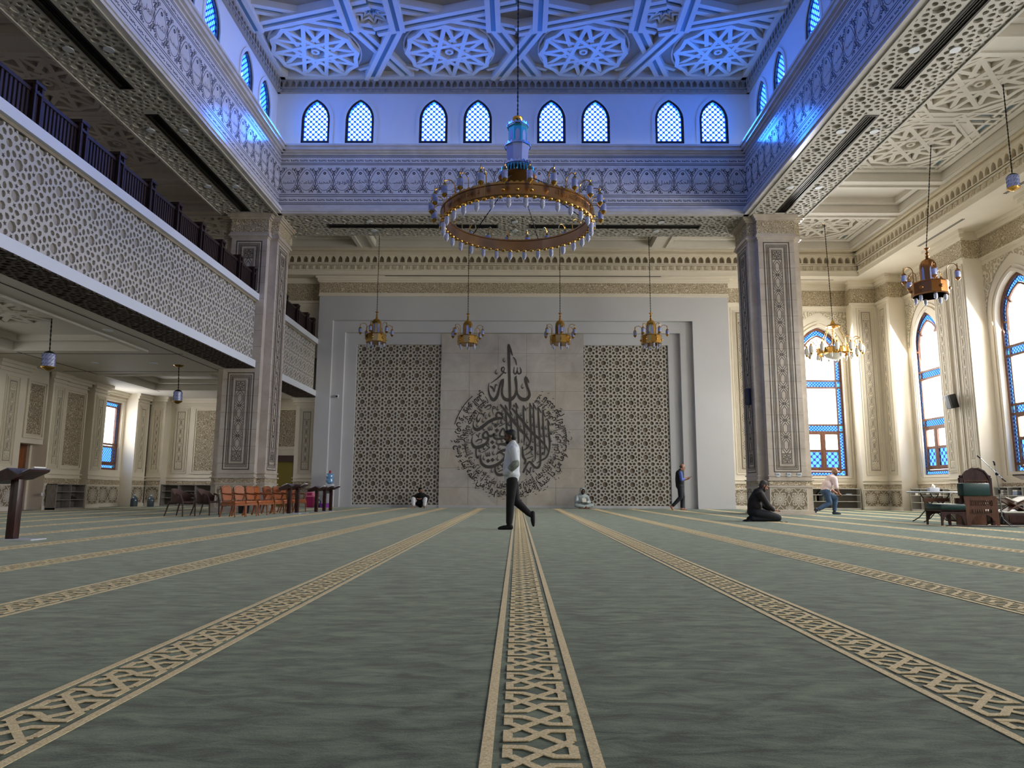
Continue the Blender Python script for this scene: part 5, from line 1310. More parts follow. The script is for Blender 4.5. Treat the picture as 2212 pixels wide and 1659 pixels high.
def hang(o, p, tx, ty, z0, zc=11.17):
    hk = pix_y(tx, ty, p.y); d = Vector((hk.x-p.x, 0, 0))
    t = o.rotation_euler.z; loc = Matrix.Rotation(-t, 3, 'Z') @ Vector((d.x, 0, zc-p.z))
    local(chain_mb(MB(), (0, 0, z0), loc, .012), 'chain', DKMET, o, 0); c = MB(); c.lathe([(0, -.06), (.1, -.05), (.16, .0), (.06, .03), (0, .04)], tuple(loc), 16); local(c, 'ceiling_cup', BRASS, o, 40)
hang(bz, p, 2010, 290, 1.5)
# ---- brass ring chandelier with many arms
br2 = empty('ring_chandelier'); p = pix_y(1803, 766, 27.0); br2.location = p; tag(br2, 'shiny brass ring chandelier with many glass globes, in front of an arched window', 'chandelier')
b = MB(); b.lathe([(.6, 0), (.64, .02), (.64, .2), (.66, .22), (.58, .22), (.58, .02), (.6, 0)], (0, 0, 0), 16); local(b, 'ring_band', BRASS, br2, 25)
b = MB(); b.lathe([(0, -.22), (.15, -.2), (.32, -.1), (.38, .0), (.36, .02)], (0, 0, 0), 24); local(b, 'glass_bowl', mat('opal_bowl', (232, 228, 214), .3), br2, 40)
o1 = o2 = o3 = None
arm = MB(); arm.tube([(.63, 0, .12), (.7, 0, .3)]+[(.84-.14*cos(t), 0, .42+.16*sin(t)) for t in [pi*i/8 for i in range(9)]]+[(.98, 0, .36)], .014, 6)
gl = MB(); gl.lathe([(.03, .38), (.05, .36), (.02, .33), (.06, .3)], (.98, 0, 0), 10); gl.lathe([(.06, .02), (.04, -.02), (.015, -.05), (0, -.07)], (.98, 0, 0), 10); gl.mi = 1; gl.lathe([(.06, .3), (.085, .22), (.085, .1), (.06, .02)], (.98, 0, 0), 10)
GL2 = mat('pale_lamp_glass', (216, 214, 208), .15)
for k in range(12):
    a = 2*pi*k/12+.2
    o1 = local(arm, 'lamp_arm', BRASS, br2, 40, a) if o1 is None else again(o1, br2, a)
    o2 = local(gl, 'lamp_globe', [BRASS, GL2], br2, 40, a) if o2 is None else again(o2, br2, a)
    o3 = two(bulb_mb(.8, .62, .02), 'bulb_socket', [BRASS, GL2], 'glass_bulb', br2, a+pi/12) if o3 is None else again(o3, br2, a+pi/12)
b = MB(); b.lathe([(0, 1.0), (.06, 1.02), (.26, 1.08), (.22, 1.14), (.1, 1.18), (.06, 1.28), (.02, 1.36), (0, 1.38)], (0, 0, 0), 18); local(b, 'crown', BRASS, br2, 40)
for k in range(6):
    a = k*pi/3; b = MB(); chain_mb(b, (.2*cos(a), .2*sin(a), 1.08), (.6*cos(a), .6*sin(a), .22), .012); local(b, 'support_chain', BRASS, br2, 0)
hang(br2, p, 1780, 475, 1.36)
# ---- single hanging lanterns
def big_lantern(label, p, tx, ty, h, zc):
    g = empty('hanging_lantern', p); tag(g, label, 'lantern')
    b = MB(); b.lathe([(.15*h, 0), (.32*h, .1*h), (.34*h, .16*h), (.32*h, .18*h)], (0, 0, 0), 12); b.lathe([(0, -.04*h), (.1*h, -.03*h), (.16*h, .01*h)], (0, 0, 0), 12); local(b, 'base', BRASS, g, 40)
    b = MB(); b.lathe([(.31*h, .16*h), (.31*h, .82*h), (.26*h, .88*h)], (0, 0, 0), 12); local(b, 'glass_body', LANTG, g, 20)
    b = MB()
    for zz in (.3, .52, .74):
        for k in range(12):
            a = 2*pi*k/12; b.tube([(.315*h*cos(a), .315*h*sin(a), (zz-.06)*h), (.315*h*cos(a+.3), .315*h*sin(a+.3), (zz+.06)*h)], .012*h, 5)
    local(b, 'glass_ornament', mat('deep_blue_ornament', (58, 70, 130), .3), g, 0)
    b = MB(); b.lathe([(.29*h, .86*h), (.2*h, .95*h), (.05*h, 1.02*h), (0, 1.06*h)], (0, 0, 0), 12); local(b, 'cap', DKMET, g, 40)
    hang(g, p, tx, ty, 1.04*h, zc); return g
big_lantern('large blue glass lantern hanging at the upper right edge of the photo', pix_y(2190, 411, 17.1), 2162, 138, .44, 11.17)
big_lantern('blue glass lantern hanging below the gallery, nearest the left edge', pix_y(103, 799, 16.2), 112, 678, .44, 4.87)
big_lantern('blue glass lantern hanging below the gallery, near the carved panel by the column', pix_y(383, 871, 22.0), 383, 836, .42, 4.52)
# ================================================================ furniture and small things
def pix_z(px, py, z=0.0):
    d = _r*(px-1106.0)+_d*(py-829.5)+_f*1546.0
    return Vector((0, 0, CAMH))+d*((z-CAMH)/d.z)
def part(mb, name, m, root, smooth=0):
    o = mb.build(name, m, None, smooth); o.parent = root; return o
def place(o, x, y, z=0.0, rz=0.0): o.location = (x, y, z); o.rotation_euler = (0, 0, rz); return o
def curve_leg(mb, pts, w):
    mb.tube(pts, w, 6)
# ---- orange leather armchair (faces local -Y)
def armchair():
    r = empty('armchair')
    b = MB(); b.bevbox(-.25, .25, -.26, .22, .40, .48, .03); part(b, 'seat', LEATH, r, 40)
    b = MB(); fr = Fr((0, .235, .50), UX, (0, .16, 1)); b.prism([(-.16, .0), (.16, .0), (.185, .36), (.1, .4), (0, .41), (-.1, .4), (-.185, .36)], fr, -.02, .03, True); part(b, 'backrest', LEATH, r)
    b = MB(); b.strap([(-.17, -.06), (.17, -.06), (.205, .38), (.11, .425), (0, .44), (-.11, .425), (-.205, .38)], .04, fr, -.025, .025, True); part(b, 'back_frame', WOODO, r)
    b = MB(); b.box(-.25, .25, -.27, -.24, .34, .41); b.box(-.25, .25, .2, .23, .34, .41); b.box(-.26, -.23, -.27, .23, .34, .41); b.box(.23, .26, -.27, .23, .34, .41); part(b, 'seat_frame', WOODO, r)
    for s in (-1, 1):
        b = MB(); b.tube([(s*.235, -.245, .38), (s*.24, -.255, .2), (s*.235, -.265, .0)], [.028, .024, .018], 8); part(b, 'leg', WOODO, r, 50)
        b = MB(); b.tube([(s*.225, .2, .38), (s*.23, .22, .2), (s*.235, .29, .0)], [.028, .024, .02], 8); part(b, 'leg', WOODO, r, 50)
        b = MB(); b.tube([(s*.24, .255, .72), (s*.275, .1, .69), (s*.285, -.12, .68), (s*.275, -.2, .66), (s*.26, -.15, .56), (s*.245, -.12, .41)], [.02, .022, .026, .024, .02, .02], 8); part(b, 'armrest', WOODO, r, 50)
    return r
ch = armchair()
cl_ = ['orange leather wooden armchair at the near left end of the row', 'orange leather armchair second from the near end of the row', 'orange leather armchair third from the near end of the row', 'orange leather armchair fourth from the near end of the row', 'orange leather armchair fifth from the near end of the row', 'orange leather armchair in front of the yellow doorway', 'orange leather armchair second from the far end, just behind a lectern', 'orange leather armchair at the far end of the row, behind the lecterns']
for i in range(8):
    o = ch if i == 0 else copy_tree(ch)
    place(o, -7.12+.03*(i % 3)+.02*i, 18.15+.665*i, 0, radians((74, 70, 76, 84, 72, 70, 76, 74)[i])); o.scale = (.83, .83, .83); tag(o, cl_[i], 'chair', 'orange armchairs in a row by the column')
def tub_chair():
    r = empty('wicker_chair')
    b = MB(); b.bevbox(-.26, .26, -.26, .24, .38, .44, .025); part(b, 'seat', RATT, r, 40)
    b = MB(); n = 14; pts = []; vs = []
    for k in range(n+1):
        t = -.25+(pi+.5)*k/n; x, y = .31*cos(t), .29*sin(t)-.02; hi = .62+.2*max(0, sin(t))**.7
        vs += [(x*.94, y*.94, .44), (x, y, hi), (x*1.06, y*1.06, hi), (x*1.0, y*1.0, .42)]
    fs = []
    for k in range(n):
        a = 4*k; fs += [(a+i, a+(i+1) % 4, a+4+(i+1) % 4, a+4+i) for i in range(4)]
    b.add(vs, fs); part(b, 'backrest', RATT, r, 50)
    for s in (-1, 1):
        b = MB(); b.tube([(s*.33, -.06, .66), (s*.32, -.2, .62), (s*.29, -.27, .45), (s*.28, -.29, .0)], [.028, .028, .024, .018], 8); part(b, 'leg', RATT, r, 50)
        b = MB(); b.tube([(s*.24, .22, .42), (s*.25, .28, .2), (s*.27, .34, .0)], [.024, .022, .016], 8); part(b, 'leg', RATT, r, 50)
    return r
tc = tub_chair(); place(tc, -8.62, 18.55, 0, radians(78)); tag(tc, 'dark brown wicker tub chair on the left, by the grey shelf below the gallery', 'chair', 'brown wicker chairs')
tc.scale = (.86, .86, .86); t2 = copy_tree(tc); place(t2, -8.32, 19.35, 0, radians(84)); tag(t2, 'dark brown wicker tub chair nearer to the row of orange chairs', 'chair', 'brown wicker chairs')
# ---- lecterns
def lectern(h=.94, s=1.0):
    """post with a tilted book desk; profile seen from the camera in local XZ"""
    r = empty('lectern')
    b = MB(); b.bevbox(-.06*s, .05*s, -.06*s, .06*s, .012, h-.06, .006); part(b, 'post', WOODD, r, 30)
    fr = Fr((0, .2*s, h), UX, UZ)      # n faces -Y
    b = MB(); b.prism([(-.31*s, -.13*s), (-.02*s, .0), (.13*s, -.08*s), (.29*s, -.01*s), (.285*s, -.035*s), (.06*s, -.135*s), (-.05*s, -.15*s), (-.27*s, -.2*s)], fr, 0, .4*s, True); dk = part(b, 'desk', WOODD, r)
    b = MB(); b.strap([(-.32*s, -.125*s), (-.02*s, .008*s), (.13*s, -.07*s), (.29*s, .0)], .012*s, fr, -.005, .405*s); part(b, 'desk_edge', mat('worn_edge', (96, 92, 104), .5) if 'worn_edge' not in MATS else MATS['worn_edge'], dk)
    b = MB(); b.box(-.1*s, .36*s, -.16*s, .16*s, 0, .014); part(b, 'foot_plate', SLATW, r)
    return r
def book(name_m, w, d, t):
    r = empty('open_book')
    b = MB(); b.bevbox(-w/2, w/2, -d/2, d/2, .004, t, .004); part(b, 'pages', PAGE, r); b = MB(); b.box(-w/2-.006, w/2+.006, -d/2-.006, d/2+.006, 0, .004); part(b, 'cover', name_m, r); return r
le = lectern(); LQ = [(26, 1166, 'dark wooden lectern with white foot plate standing alone at the left edge', 1.05), (624, 1110, 'dark lectern with a white book on its left slope, nearest to the orange chairs', .9), (641, 1108.4, 'dark lectern just behind the one nearest the orange chairs', .9), (683, 1106.6, 'dark lectern beside the magenta waste bin', .84), (700, 1105, 'middle lectern of the three by the water dispenser', .86), (714, 1104, 'lectern standing right in front of the water dispenser, furthest right', .86)]
bk_ = book(mat('book_cover', (70, 74, 70), .6), .17, .24, .03)
for i, (px, py, l, s) in enumerate(LQ):
    o = le if i == 0 else copy_tree(le); p = pix_z(px, py); place(o, p.x, p.y, 0, 0); tag(o, l, 'lectern', 'dark wooden reading lecterns')
    if i: o.scale = (s, s, s)
    q = bk_ if i == 0 else copy_tree(bk_)
    k = s if i else 1.0
    if i in (1,): q.location = (p.x-.16*k, p.y, (.94-.04)*k); q.rotation_euler = (0, radians(-24.5), 0); 
    else: q.location = (p.x+.21*k, p.y, (.94-.026)*k); q.rotation_euler = (0, radians(-23.5), 0)
    q.scale = (k*1.0,)*3
    tag(q, ['white book lying on the lectern at the left edge', 'white book on the lectern nearest the orange chairs', 'book on the lectern behind the one nearest the orange chairs', 'book on the lectern beside the magenta bin', 'book on the middle lectern by the water dispenser', 'book on the lectern in front of the water dispenser'][i], 'book', 'books on the lecterns')
# ---- shelves
def shelf_unit(label, fr, w, h, d, cols, rows, mbody, mback):
    """fr at the left bottom front corner, looking at its front"""
    r = empty('shelf_unit', fr.p(0, 0)); r.rotation_euler = (0, 0, 0); tag(r, label, 'shelf')
    b = MB(); t = .025; b.fbox(fr, 0, w, h-t, h, -d, 0); b.fbox(fr, 0, w, .0, .06, -d, -.01)
    for x in (0, w-t): b.fbox(fr, x, x+t, 0, h, -d, 0)
    b.build('body', mbody, r)
    b = MB(); b.fbox(fr, t, w-t, .06, h-t, -d, -d+.012); b.build('back_panel', mback, r)
    for k in range(1, rows):
        z = .06+(h-.06)*k/rows; b = MB(); b.fbox(fr, t, w-t, z-.01, z+.01, -d+.01, -.005); b.build('shelf_board', mbody, r)
    for k in range(1, cols):
        x = w*k/cols; b = MB(); b.fbox(fr, x-.011, x+.011, .06, h-t, -d+.01, -.003); b.build('divider', mbody, r)
    return r
def put_books(label, fr, x0, n, z, hh, group, cols, lean=0.0, d=.22, flat=False):
    random.seed(n+int(x0*100)); x = x0; first = None
    for i in range(n):
        t = random.uniform(.03, .055); h = hh*random.uniform(.86, 1.0); f = fr.at(x, z+.012, -.05)
        if lean: f = Fr(f.p(0, .001), fr.u*cos(lean)-fr.v*sin(lean), fr.v*cos(lean)+fr.u*sin(lean), fr.n)
        b = MB()
        if flat: f = fr.at(x0, z+.012+i*.045, -.04); b.fbox(f, random.uniform(0, .03), .2+random.uniform(0, .05), 0, .04, -d, 0)
        else: b.fbox(f, 0, t, t*math.tan(lean) if lean else 0, h, -d, 0)
        o = b.build('book', random.choice(cols)); tag(o, label, 'book', group); x += t+(.06 if lean else .003)
BC = [mat('book_green', (60, 68, 56), .6), mat('book_grey', (110, 104, 96), .6), mat('book_tan', (150, 138, 116), .6), BLACK]
BW = [PAGE, mat('book_pale', (206, 200, 186), .7), mat('book_bluegrey', (150, 164, 182), .7)]
fa_ = F_far(11.95, YE-.4); shelf_unit('low pale bookshelf below the arched window beside the thick column', fa_, 2.2, .86, .34, 2, 3, SHELFW, SHELFD)
for x0, n in ((.06, 7), (.5, 6)): put_books('dark spined books standing on the middle shelf behind the lunging man', fa_, x0, n, .327, .23, 'books standing on the middle shelf below the window', BC)
put_books('books leaning on the top shelf behind the lunging man', fa_, .42, 3, .593, .22, 'leaning books on the top shelf', BC, .75)
put_books('pale book lying on the top shelf, right end', fa_, 1.6, 1, .593, .1, None, BW, 0, .2, True)
fb_ = F_right(XR-.42, 28.6); shelf_unit('low pale bookshelf behind the folding table', fb_, 2.9, .86, .36, 4, 3, SHELFW, SHELFD)
for x0 in (.25, 1.0, 1.75): put_books('pale books stacked on the bookshelf behind the folding table', fb_, x0, 3, .593, .1, 'book stacks behind the folding table', BW, 0, .2, True)
put_books('books leaning on the middle shelf behind the folding table', fb_, 1.1, 3, .327, .2, 'leaning books behind the table', BC, .6)
fc_ = F_right(XR-.42, 23.6); shelf_unit('low pale bookshelf at the right edge behind the microphone stand', fc_, 2.6, .9, .36, 4, 3, SHELFW, SHELFD)
for x0, z, n in ((.15, .61, 4), (.8, .61, 4), (1.45, .61, 4), (.2, .335, 1), (.85, .335, 2)): put_books('pale books stacked on the shelf at the right edge', fc_, x0, n, z, .1, 'book stacks on the right edge shelf', BW, 0, .2, True)
fd_ = F_left(-15.02, 23.5); shelf_unit('grey wooden shoe rack against the left wall below the gallery', fd_, 1.55, .84, .33, 2, 3, GREYW, SHELFD)
for k in range(2):
    s = empty('shoe', fd_.p(1.0+k*.16, .343, -.12)); b = MB(); fr = fd_.at(.95+k*.0, .343, -.1-.1*k)
    b.prism([(0, 0), (.29, 0), (.3, .03), (.22, .055), (.13, .1), (.02, .11), (0, .06)], fr, -.08, 0, True); o = b.build('upper', BLACK, s); b = MB(); b.fbox(fr, 0, .3, -.004, .012, -.085, .005); b.build('sole', DKMET, s)
    tag(s, 'black shoe lying in the grey shoe rack, '+('front one' if k == 0 else 'rear one'), 'shoe', 'black shoes in the rack')
fe_ = F_far(-14.75, YE-.42); shelf_unit('grey low shelf below the large carved panel, behind the wicker chairs', fe_, 2.1, .88, .34, 3, 3, GREYW, SHELFD)
# ---- bottles, bins, dispenser
def bottle(label, x, y, s, m, cap=None, z=0.0, group=None):
    r = empty('water_bottle', (x, y, z)); tag(r, label, 'bottle', group)
    b = MB(); b.lathe([(.0, 0), (.12*s, 0), (.135*s, .03*s), (.13*s, .1*s), (.137*s, .13*s), (.13*s, .17*s), (.137*s, .2*s), (.13*s, .3*s), (.1*s, .36*s), (.04*s, .4*s), (.04*s, .45*s), (0, .45*s)], (0, 0, 0), 18); part(b, 'body', m, r, 40)
    b = MB(); b.lathe([(.045*s, .43*s), (.045*s, .49*s), (0, .49*s)], (0, 0, 0), 12); part(b, 'cap', cap or SLATW, r, 40); return r
PETD = mat('dark_pet', (70, 84, 92), .15, spec=.8); PETB = mat('blue_pet', (108, 160, 206), .12, spec=.8, var=.15, scale=14)
bottle('dark water bottle on the floor left of the grey shelf, standing further left', -15.0, 28.3, 1.0, PETD, group='water bottles by the grey shelf'); bottle('dark water bottle on the floor close beside the grey shelf', -14.45, 28.5, .95, PETD, group='water bottles by the grey shelf')
bn = empty('waste_bin', (-8.2, 28.7, 0)); tag(bn, 'magenta plastic swing bin beside the niche wall', 'bin')
MAG = mat('magenta_plastic', (150, 24, 82), .4); PINK = mat('pink_plastic', (226, 120, 150), .4)
b = MB(); b.lathe([(0, 0), (.17, 0), (.2, .4), (.2, .42), (0, .42)], (0, 0, 0), 4, None, pi/4); part(b, 'body', MAG, bn); b = MB(); b.lathe([(.21, .42), (.21, .47), (.17, .58), (.08, .64), (0, .645)], (0, 0, 0), 4, None, pi/4); ld = part(b, 'lid', PINK, bn); b = MB(); b.box(-.09, .09, -.17, -.13, .47, .57); part(b, 'flap', MAG, ld)
bottle('small clear water bottle on the floor right of the magenta bin', -7.92, 28.85, .8, PETD)
wd = empty('water_dispenser', (-7.5, 28.85, 0)); tag(wd, 'white water dispenser with a large blue bottle and red cap beside the niche frame', 'dispenser')
b = MB(); b.bevbox(-.16, .16, -.16, .16, .02, .92, .02); part(b, 'cabinet', SLATW, wd, 30); b = MB(); b.box(-.12, .12, -.17, -.16, .55, .72); part(b, 'tap_recess', SHELFD, wd)
for s in (-1, 1): b = MB(); b.box(s*.05-.015, s*.05+.015, -.21, -.17, .64, .68); part(b, 'tap', BLACK, wd)
b = MB(); b.lathe([(.05, .92), (.14, .98), (.145, 1.1), (.135, 1.13), (.145, 1.16), (.145, 1.3), (.12, 1.34), (0, 1.36)], (0, 0, 0), 18); bt = part(b, 'bottle', PETB, wd, 40); b = MB(); b.lathe([(.045, 1.35), (.045, 1.44), (.02, 1.46), (0, 1.46)], (0, 0, 0), 12); part(b, 'red_cap', mat('red_cap', (170, 30, 60), .4), bt, 40)
bs = empty('basin', (-7.5, 28.3, 0)); tag(bs, 'purple plastic basin on the floor in front of the water dispenser', 'basin')
b = MB(); b.lathe([(0, .01), (.16, 0), (.22, .15), (.24, .16), (.23, .17), (.2, .15), (.15, .03), (0, .03)], (0, 0, 0), 24); part(b, 'bowl', mat('purple_plastic', (150, 66, 190), .4), bs, 40)
wb = empty('waste_bin', (-8.0, 21.2, 0)); tag(wb, 'small black bin behind the row of orange chairs', 'bin'); b = MB(); b.lathe([(0, 0), (.14, 0), (.17, .34), (.16, .34), (.13, .02), (0, .02)], (0, 0, 0), 18); part(b, 'body', BLACK, wb, 40); b = MB(); b.lathe([(.175, .31), (.18, .35), (.165, .36), (.16, .34)], (0, 0, 0), 18); part(b, 'liner', mat('blue_liner', (52, 70, 104), .5), wb, 40)
# ---- throne-like preacher's chair
th = empty('carved_chair', (9.6, 15.75, 0)); tag(th, 'carved dark wooden preacher chair with green cushions and arched crest, by the microphone stand', 'chair')
f = Fr((-.1, -.3, 0), UX, UZ)
b = MB(); b.poly3(f, [(0, 0), (.09, 0), (.1, .1), (.18, .2), (.28, .23), (.46, .23), (.54, .18), (.6, .09), (.62, 0), (.7, 0), (.68, .6), (.66, .63), (-.02, .63), (-.02, .58), (.0, .5), (-.1, .42), (.0, .3)], [[(.12+.3*0, .28), (.55, .28), (.55, .35), (.12, .35)], [(.1, .42), (.58, .42), (.58, .54), (.1, .54)]], 0, .05); part(b, 'side_panel', WOODT, th)
b = MB()
for k in range(9): b.lathe([(.012, .28), (.018, .31), (.012, .35)], (-.1+.15+k*.048, -.32, 0), 6)
for k in range(11):
    for s in (-1, 1): b.strap([(.1+.044*k, .48-.06*s), (.1+.044*k+.04, .48+.06*s)], .009, f, -.03, -.01)
part(b, 'turned_lattice', WOODT, th)
fb2 = f.at(0, 0, -.62); b = MB(); b.fbox(fb2, .18, .82, 0, .58, -.05, 0); part(b, 'rear_panel', WOODT, th)
SX = .82; cr = [(-.04, .6), (-.04, .98), (0, 1.0)]+[(.335+.34*cos(pi-pi*k/12)*.98, 1.0+.22*sin(pi*k/12)+(.012 if k % 2 else 0)) for k in range(1, 12)]+[(.68, 1.0), (.71, .98), (.71, .6)]
fc2 = f.at(.21, 0, -.35); cr = [(x*SX, z) for x, z in cr]; b = MB(); b.prism(cr, fc2, -.05, 0, True); b.strap(cr[2:-2], .03, fc2, 0, .015); part(b, 'backrest', WOODD, th)
b = MB()
for k in range(9):
    for s in (-1, 1): b.strap([(.05+k*.05, .9-.05*s), (.05+k*.05+.045, .9+.05*s)], .01, fc2, .0, .01)
b.strap([(.03, .84), (.53, .84), (.53, .96), (.03, .96)], .02, fc2, 0, .014, True); part(b, 'crest_lattice', WOODT, th)
for x in (-.04, .59): b = MB(); b.fbox(fc2, x-.03, x+.03, .0, 1.02, -.06, .01); p_ = fc2.p(x, 1.05, -.02); b.ball(tuple(p_), .035, 10); part(b, 'post', WOODD, th)
b = MB(); b.bevbox(-.13, .44, -.33, -.1, .63, .9, .025); part(b, 'green_back_cushion', GRNLE, th, 40)
f3 = Fr((-.62, -.3, 0), UX, UZ); AP = [(x*.73, z) for x, z in [(0, 0), (.04, 0), (.05, .1), (.12, .2), (.22, .25), (.46, .25), (.58, .2), (.64, .1), (.66, 0), (.72, 0), (.72, .32), (0, .32)]]; b = MB(); b.prism(AP, f3, -.04, 0, True); part(b, 'seat_apron', WOODD, th)
b = MB(); b.prism(AP, f3.at(0, 0, -.55), -.04, 0, True); part(b, 'rear_apron', WOODD, th)
b = MB(); b.box(-.62, -.1, -.3, .3, .3, .34); part(b, 'seat_board', WOODD, th)
b = MB(); b.bevbox(-.64, -.1, -.33, .28, .34, .46, .03); part(b, 'green_seat_cushion', GRNLE, th, 40)
b = MB(); b.fbox(f3.at(0, 0, -.58), -.02, .54, .5, .58, -.04, 0); b.fbox(f3.at(0, 0, -.58), .0, .05, .3, .5, -.04, 0); part(b, 'far_armrest', WOODT, th)
# ---- folding table and tissue box
tb = empty('folding_table', (10.05, 17.5, 0)); tag(tb, 'white topped folding table with black crossed legs beside the carved chair', 'table')
b = MB(); b.lathe([(0, .69), (.58, .69), (.6, .7), (.6, .715), (.58, .725), (0, .725)], (0, 0, 0), 32); part(b, 'table_top', SLATW, tb, 40)
for s in (-1, 1):
    for u in (-1, 1):
        b = MB(); b.tube([(-u*.22, s*.22, .68), (-u*.2, s*.22, .62), (u*.28, s*.24, .1), (u*.44, s*.24, .012)], .014, 8); part(b, 'leg', BLACK, tb, 50)
b = MB(); b.tube([(-.2, -.22, .64), (-.2, .22, .64)], .012, 8); part(b, 'brace', BLACK, tb, 50)
ts = empty('tissue_box', (10.0, 17.45, .725)); tag(ts, 'clear tissue box on the folding table', 'box'); b = MB(); b.bevbox(-.12, .12, -.06, .06, 0, .09, .01); part(b, 'box', mat('clear_box', (196, 200, 204), .2), ts, 30); b = MB(); b.add([(-.05, 0, .09), (.05, 0, .09), (.06, .01, .13), (.0, .02, .19), (-.04, -.01, .14), (0, -.03, .09), (0, .03, .09)], [(0, 1, 2, 3, 4), (0, 5, 3), (1, 6, 3), (5, 1, 2, 3), (6, 0, 4, 3)]); part(b, 'tissue', PAGE, ts)
# ---- microphone stand
ms = empty('microphone_stand', (10.35, 15.6, 0)); tag(ms, 'chrome microphone stand with boom arm in front of the podium', 'stand')
b = MB(); b.tube([(0, 0, .1), (0, 0, .72)], .014, 10); b.tube([(0, 0, .7), (-.05, 0, 1.3)], .009, 8); part(b, 'pole', CHROME, ms, 50)
for k in range(3): a = 2*pi*k/3+.4; b = MB(); b.tube([(0, 0, .16), (.3*cos(a), .3*sin(a), .012)], .011, 8); part(b, 'leg', BLACK, ms, 50)
b = MB(); b.lathe([(.03, .05), (.035, .1), (.03, .18), (.02, .2)], (0, 0, 0), 10); b.lathe([(.02, .68), (.022, .76)], (0, 0, 0), 10); part(b, 'collar', BLACK, ms, 40)
b = MB(); b.tube([(-.38, -.02, 1.46), (-.03, -.02, 1.1), (.13, -.02, .95)], .008, 8); bm_ = part(b, 'boom', CHROME, ms, 50); b = MB(); b.tube([(.06, -.02, 1.01), (.14, -.02, .94)], .016, 8); part(b, 'counterweight', BLACK, bm_, 50); b = MB(); b.ball((-.035, -.02, 1.1), .035, 10); part(b, 'clutch', BLACK, ms, 50)
b = MB(); b.tube([(-.36, -.02, 1.44), (-.42, -.02, 1.49)], .018, 8); part(b, 'boom_clip', BLACK, bm_, 50); b = MB(); b.tube([(-.05, 0, 1.28), (-.055, 0, 1.34), (-.075, 0, 1.38)], .018, 8); part(b, 'microphone_clip', BLACK, ms, 50)
# ---- podium, book stand, lectern on it, mat
pd = empty('podium', (11.6, 16.5, 0)); tag(pd, 'low dark wooden podium with pale top edge at the right edge', 'podium')
b = MB(); b.bevbox(-.82, 3.2, -.35, 1.9, 0, .26, .01); part(b, 'step', WOODD, pd, 30); b = MB(); b.box(-.84, 3.2, -.37, 1.92, .26, .285); part(b, 'top_board', SHELFW, pd)
for k in range(3): b = MB(); b.fbox(Fr((-.78+k*1.1, -.35, 0), UX, UZ), .05, 1.0, .05, .21, 0, .012); part(b, 'panel', WOODD, pd)
rh = empty('book_rest', (11.35, 16.7, .285)); tag(rh, 'folding wooden book rest with open papers standing on the podium', 'book rest')
for s in (-1, 1): b = MB(); b.quad((-.22*s, -.14, 0), (-.22*s, .14, 0), (.26*s, .14, .28), (.26*s, -.14, .28)); b.tube([(-.22*s, -.14, .0), (.26*s, -.14, .28)], .014, 6); b.tube([(-.22*s, .14, .0), (.26*s, .14, .28)], .014, 6); part(b, 'leaf', WOODT, rh)
pp = MB(); UPZ = .02; pp.add([(11.07, 16.5, .585), (11.07, 16.88, .585), (11.34, 16.88, .47), (11.34, 16.5, .47), (11.62, 16.88, .585), (11.62, 16.5, .585), (11.07, 16.5, .6), (11.07, 16.88, .6), (11.34, 16.88, .485), (11.34, 16.5, .485), (11.62, 16.88, .6), (11.62, 16.5, .6)], [(0, 1, 2, 3), (3, 2, 4, 5), (6, 7, 8, 9), (9, 8, 10, 11), (0, 3, 9, 6), (3, 5, 11, 9), (1, 2, 8, 7), (2, 4, 10, 8)]); pp.v = [(x, y, z+UPZ) for x, y, z in pp.v]; tag(pp.build('open_book', PAGE), 'open book lying on the folding book rest at the right edge', 'book')
l7 = copy_tree(le); place(l7, 12.0, 17.0, .285, pi); l7.scale = (.9, .9, .9); tag(l7, 'dark lectern on the podium cut off by the right edge', 'lectern', 'dark wooden reading lecterns')
mt = MB(); mt.add([(8.9, 15.2, .004), (10.6, 15.05, .004), (10.9, 15.5, .004), (9.2, 15.62, .004), (8.9, 15.2, .016), (10.6, 15.05, .016), (10.9, 15.5, .016), (9.2, 15.62, .016)], [(4, 5, 6, 7), (0, 1, 5, 4), (1, 2, 6, 5), (2, 3, 7, 6), (3, 0, 4, 7)]); tag(mt.build('floor_mat', mat('brown_mat', (52, 38, 34), .8)), 'thin dark brown mat on the carpet below the carved chair', 'mat')
cb = MB(); cb.tube([(10.4, 15.3, .012), (10.8, 15.2, .012), (11.0, 15.45, .012), (11.4, 15.3, .012), (11.9, 15.5, .012), (12.4, 15.35, .012)], .01, 6); tag(cb.build('cable', BLACK), 'black microphone cable snaking on the carpet in front of the podium', 'cable')
# ---- wall fixtures
for i, px in enumerate((1680, 1703.5, 1726.5)):
    p = pix_y(px, 1026, YF-.05); o = empty('wall_control', p); b = MB(); b.bevbox(-.065, .065, -.03, 0, -.06, .06, .008); part(b, 'plate', SLATW, o, 30); b = MB(); b.box(-.045, .045, -.033, -.03, -.0, .04); part(b, 'display', mat('lcd', (130, 150, 160), .3) if 'lcd' not in MATS else MATS['lcd'], o)
    tag(o, ['left', 'middle', 'right'][i]+' one of three small white thermostat boxes on the thick right column', 'thermostat', 'thermostats on the column')
sk = empty('wall_speaker', (7.55, 23.1, 3.75)); tag(sk, 'slim dark column speaker on the left face of the thick right column', 'speaker'); b = MB(); b.bevbox(-.14, 0, -.09, .09, -.27, .27, .01); part(b, 'cabinet', mat('blueblack', (40, 52, 84), .4), sk, 30); b = MB(); b.box(-.145, -.139, -.075, .075, -.25, .25); part(b, 'grille', BLACK, sk)
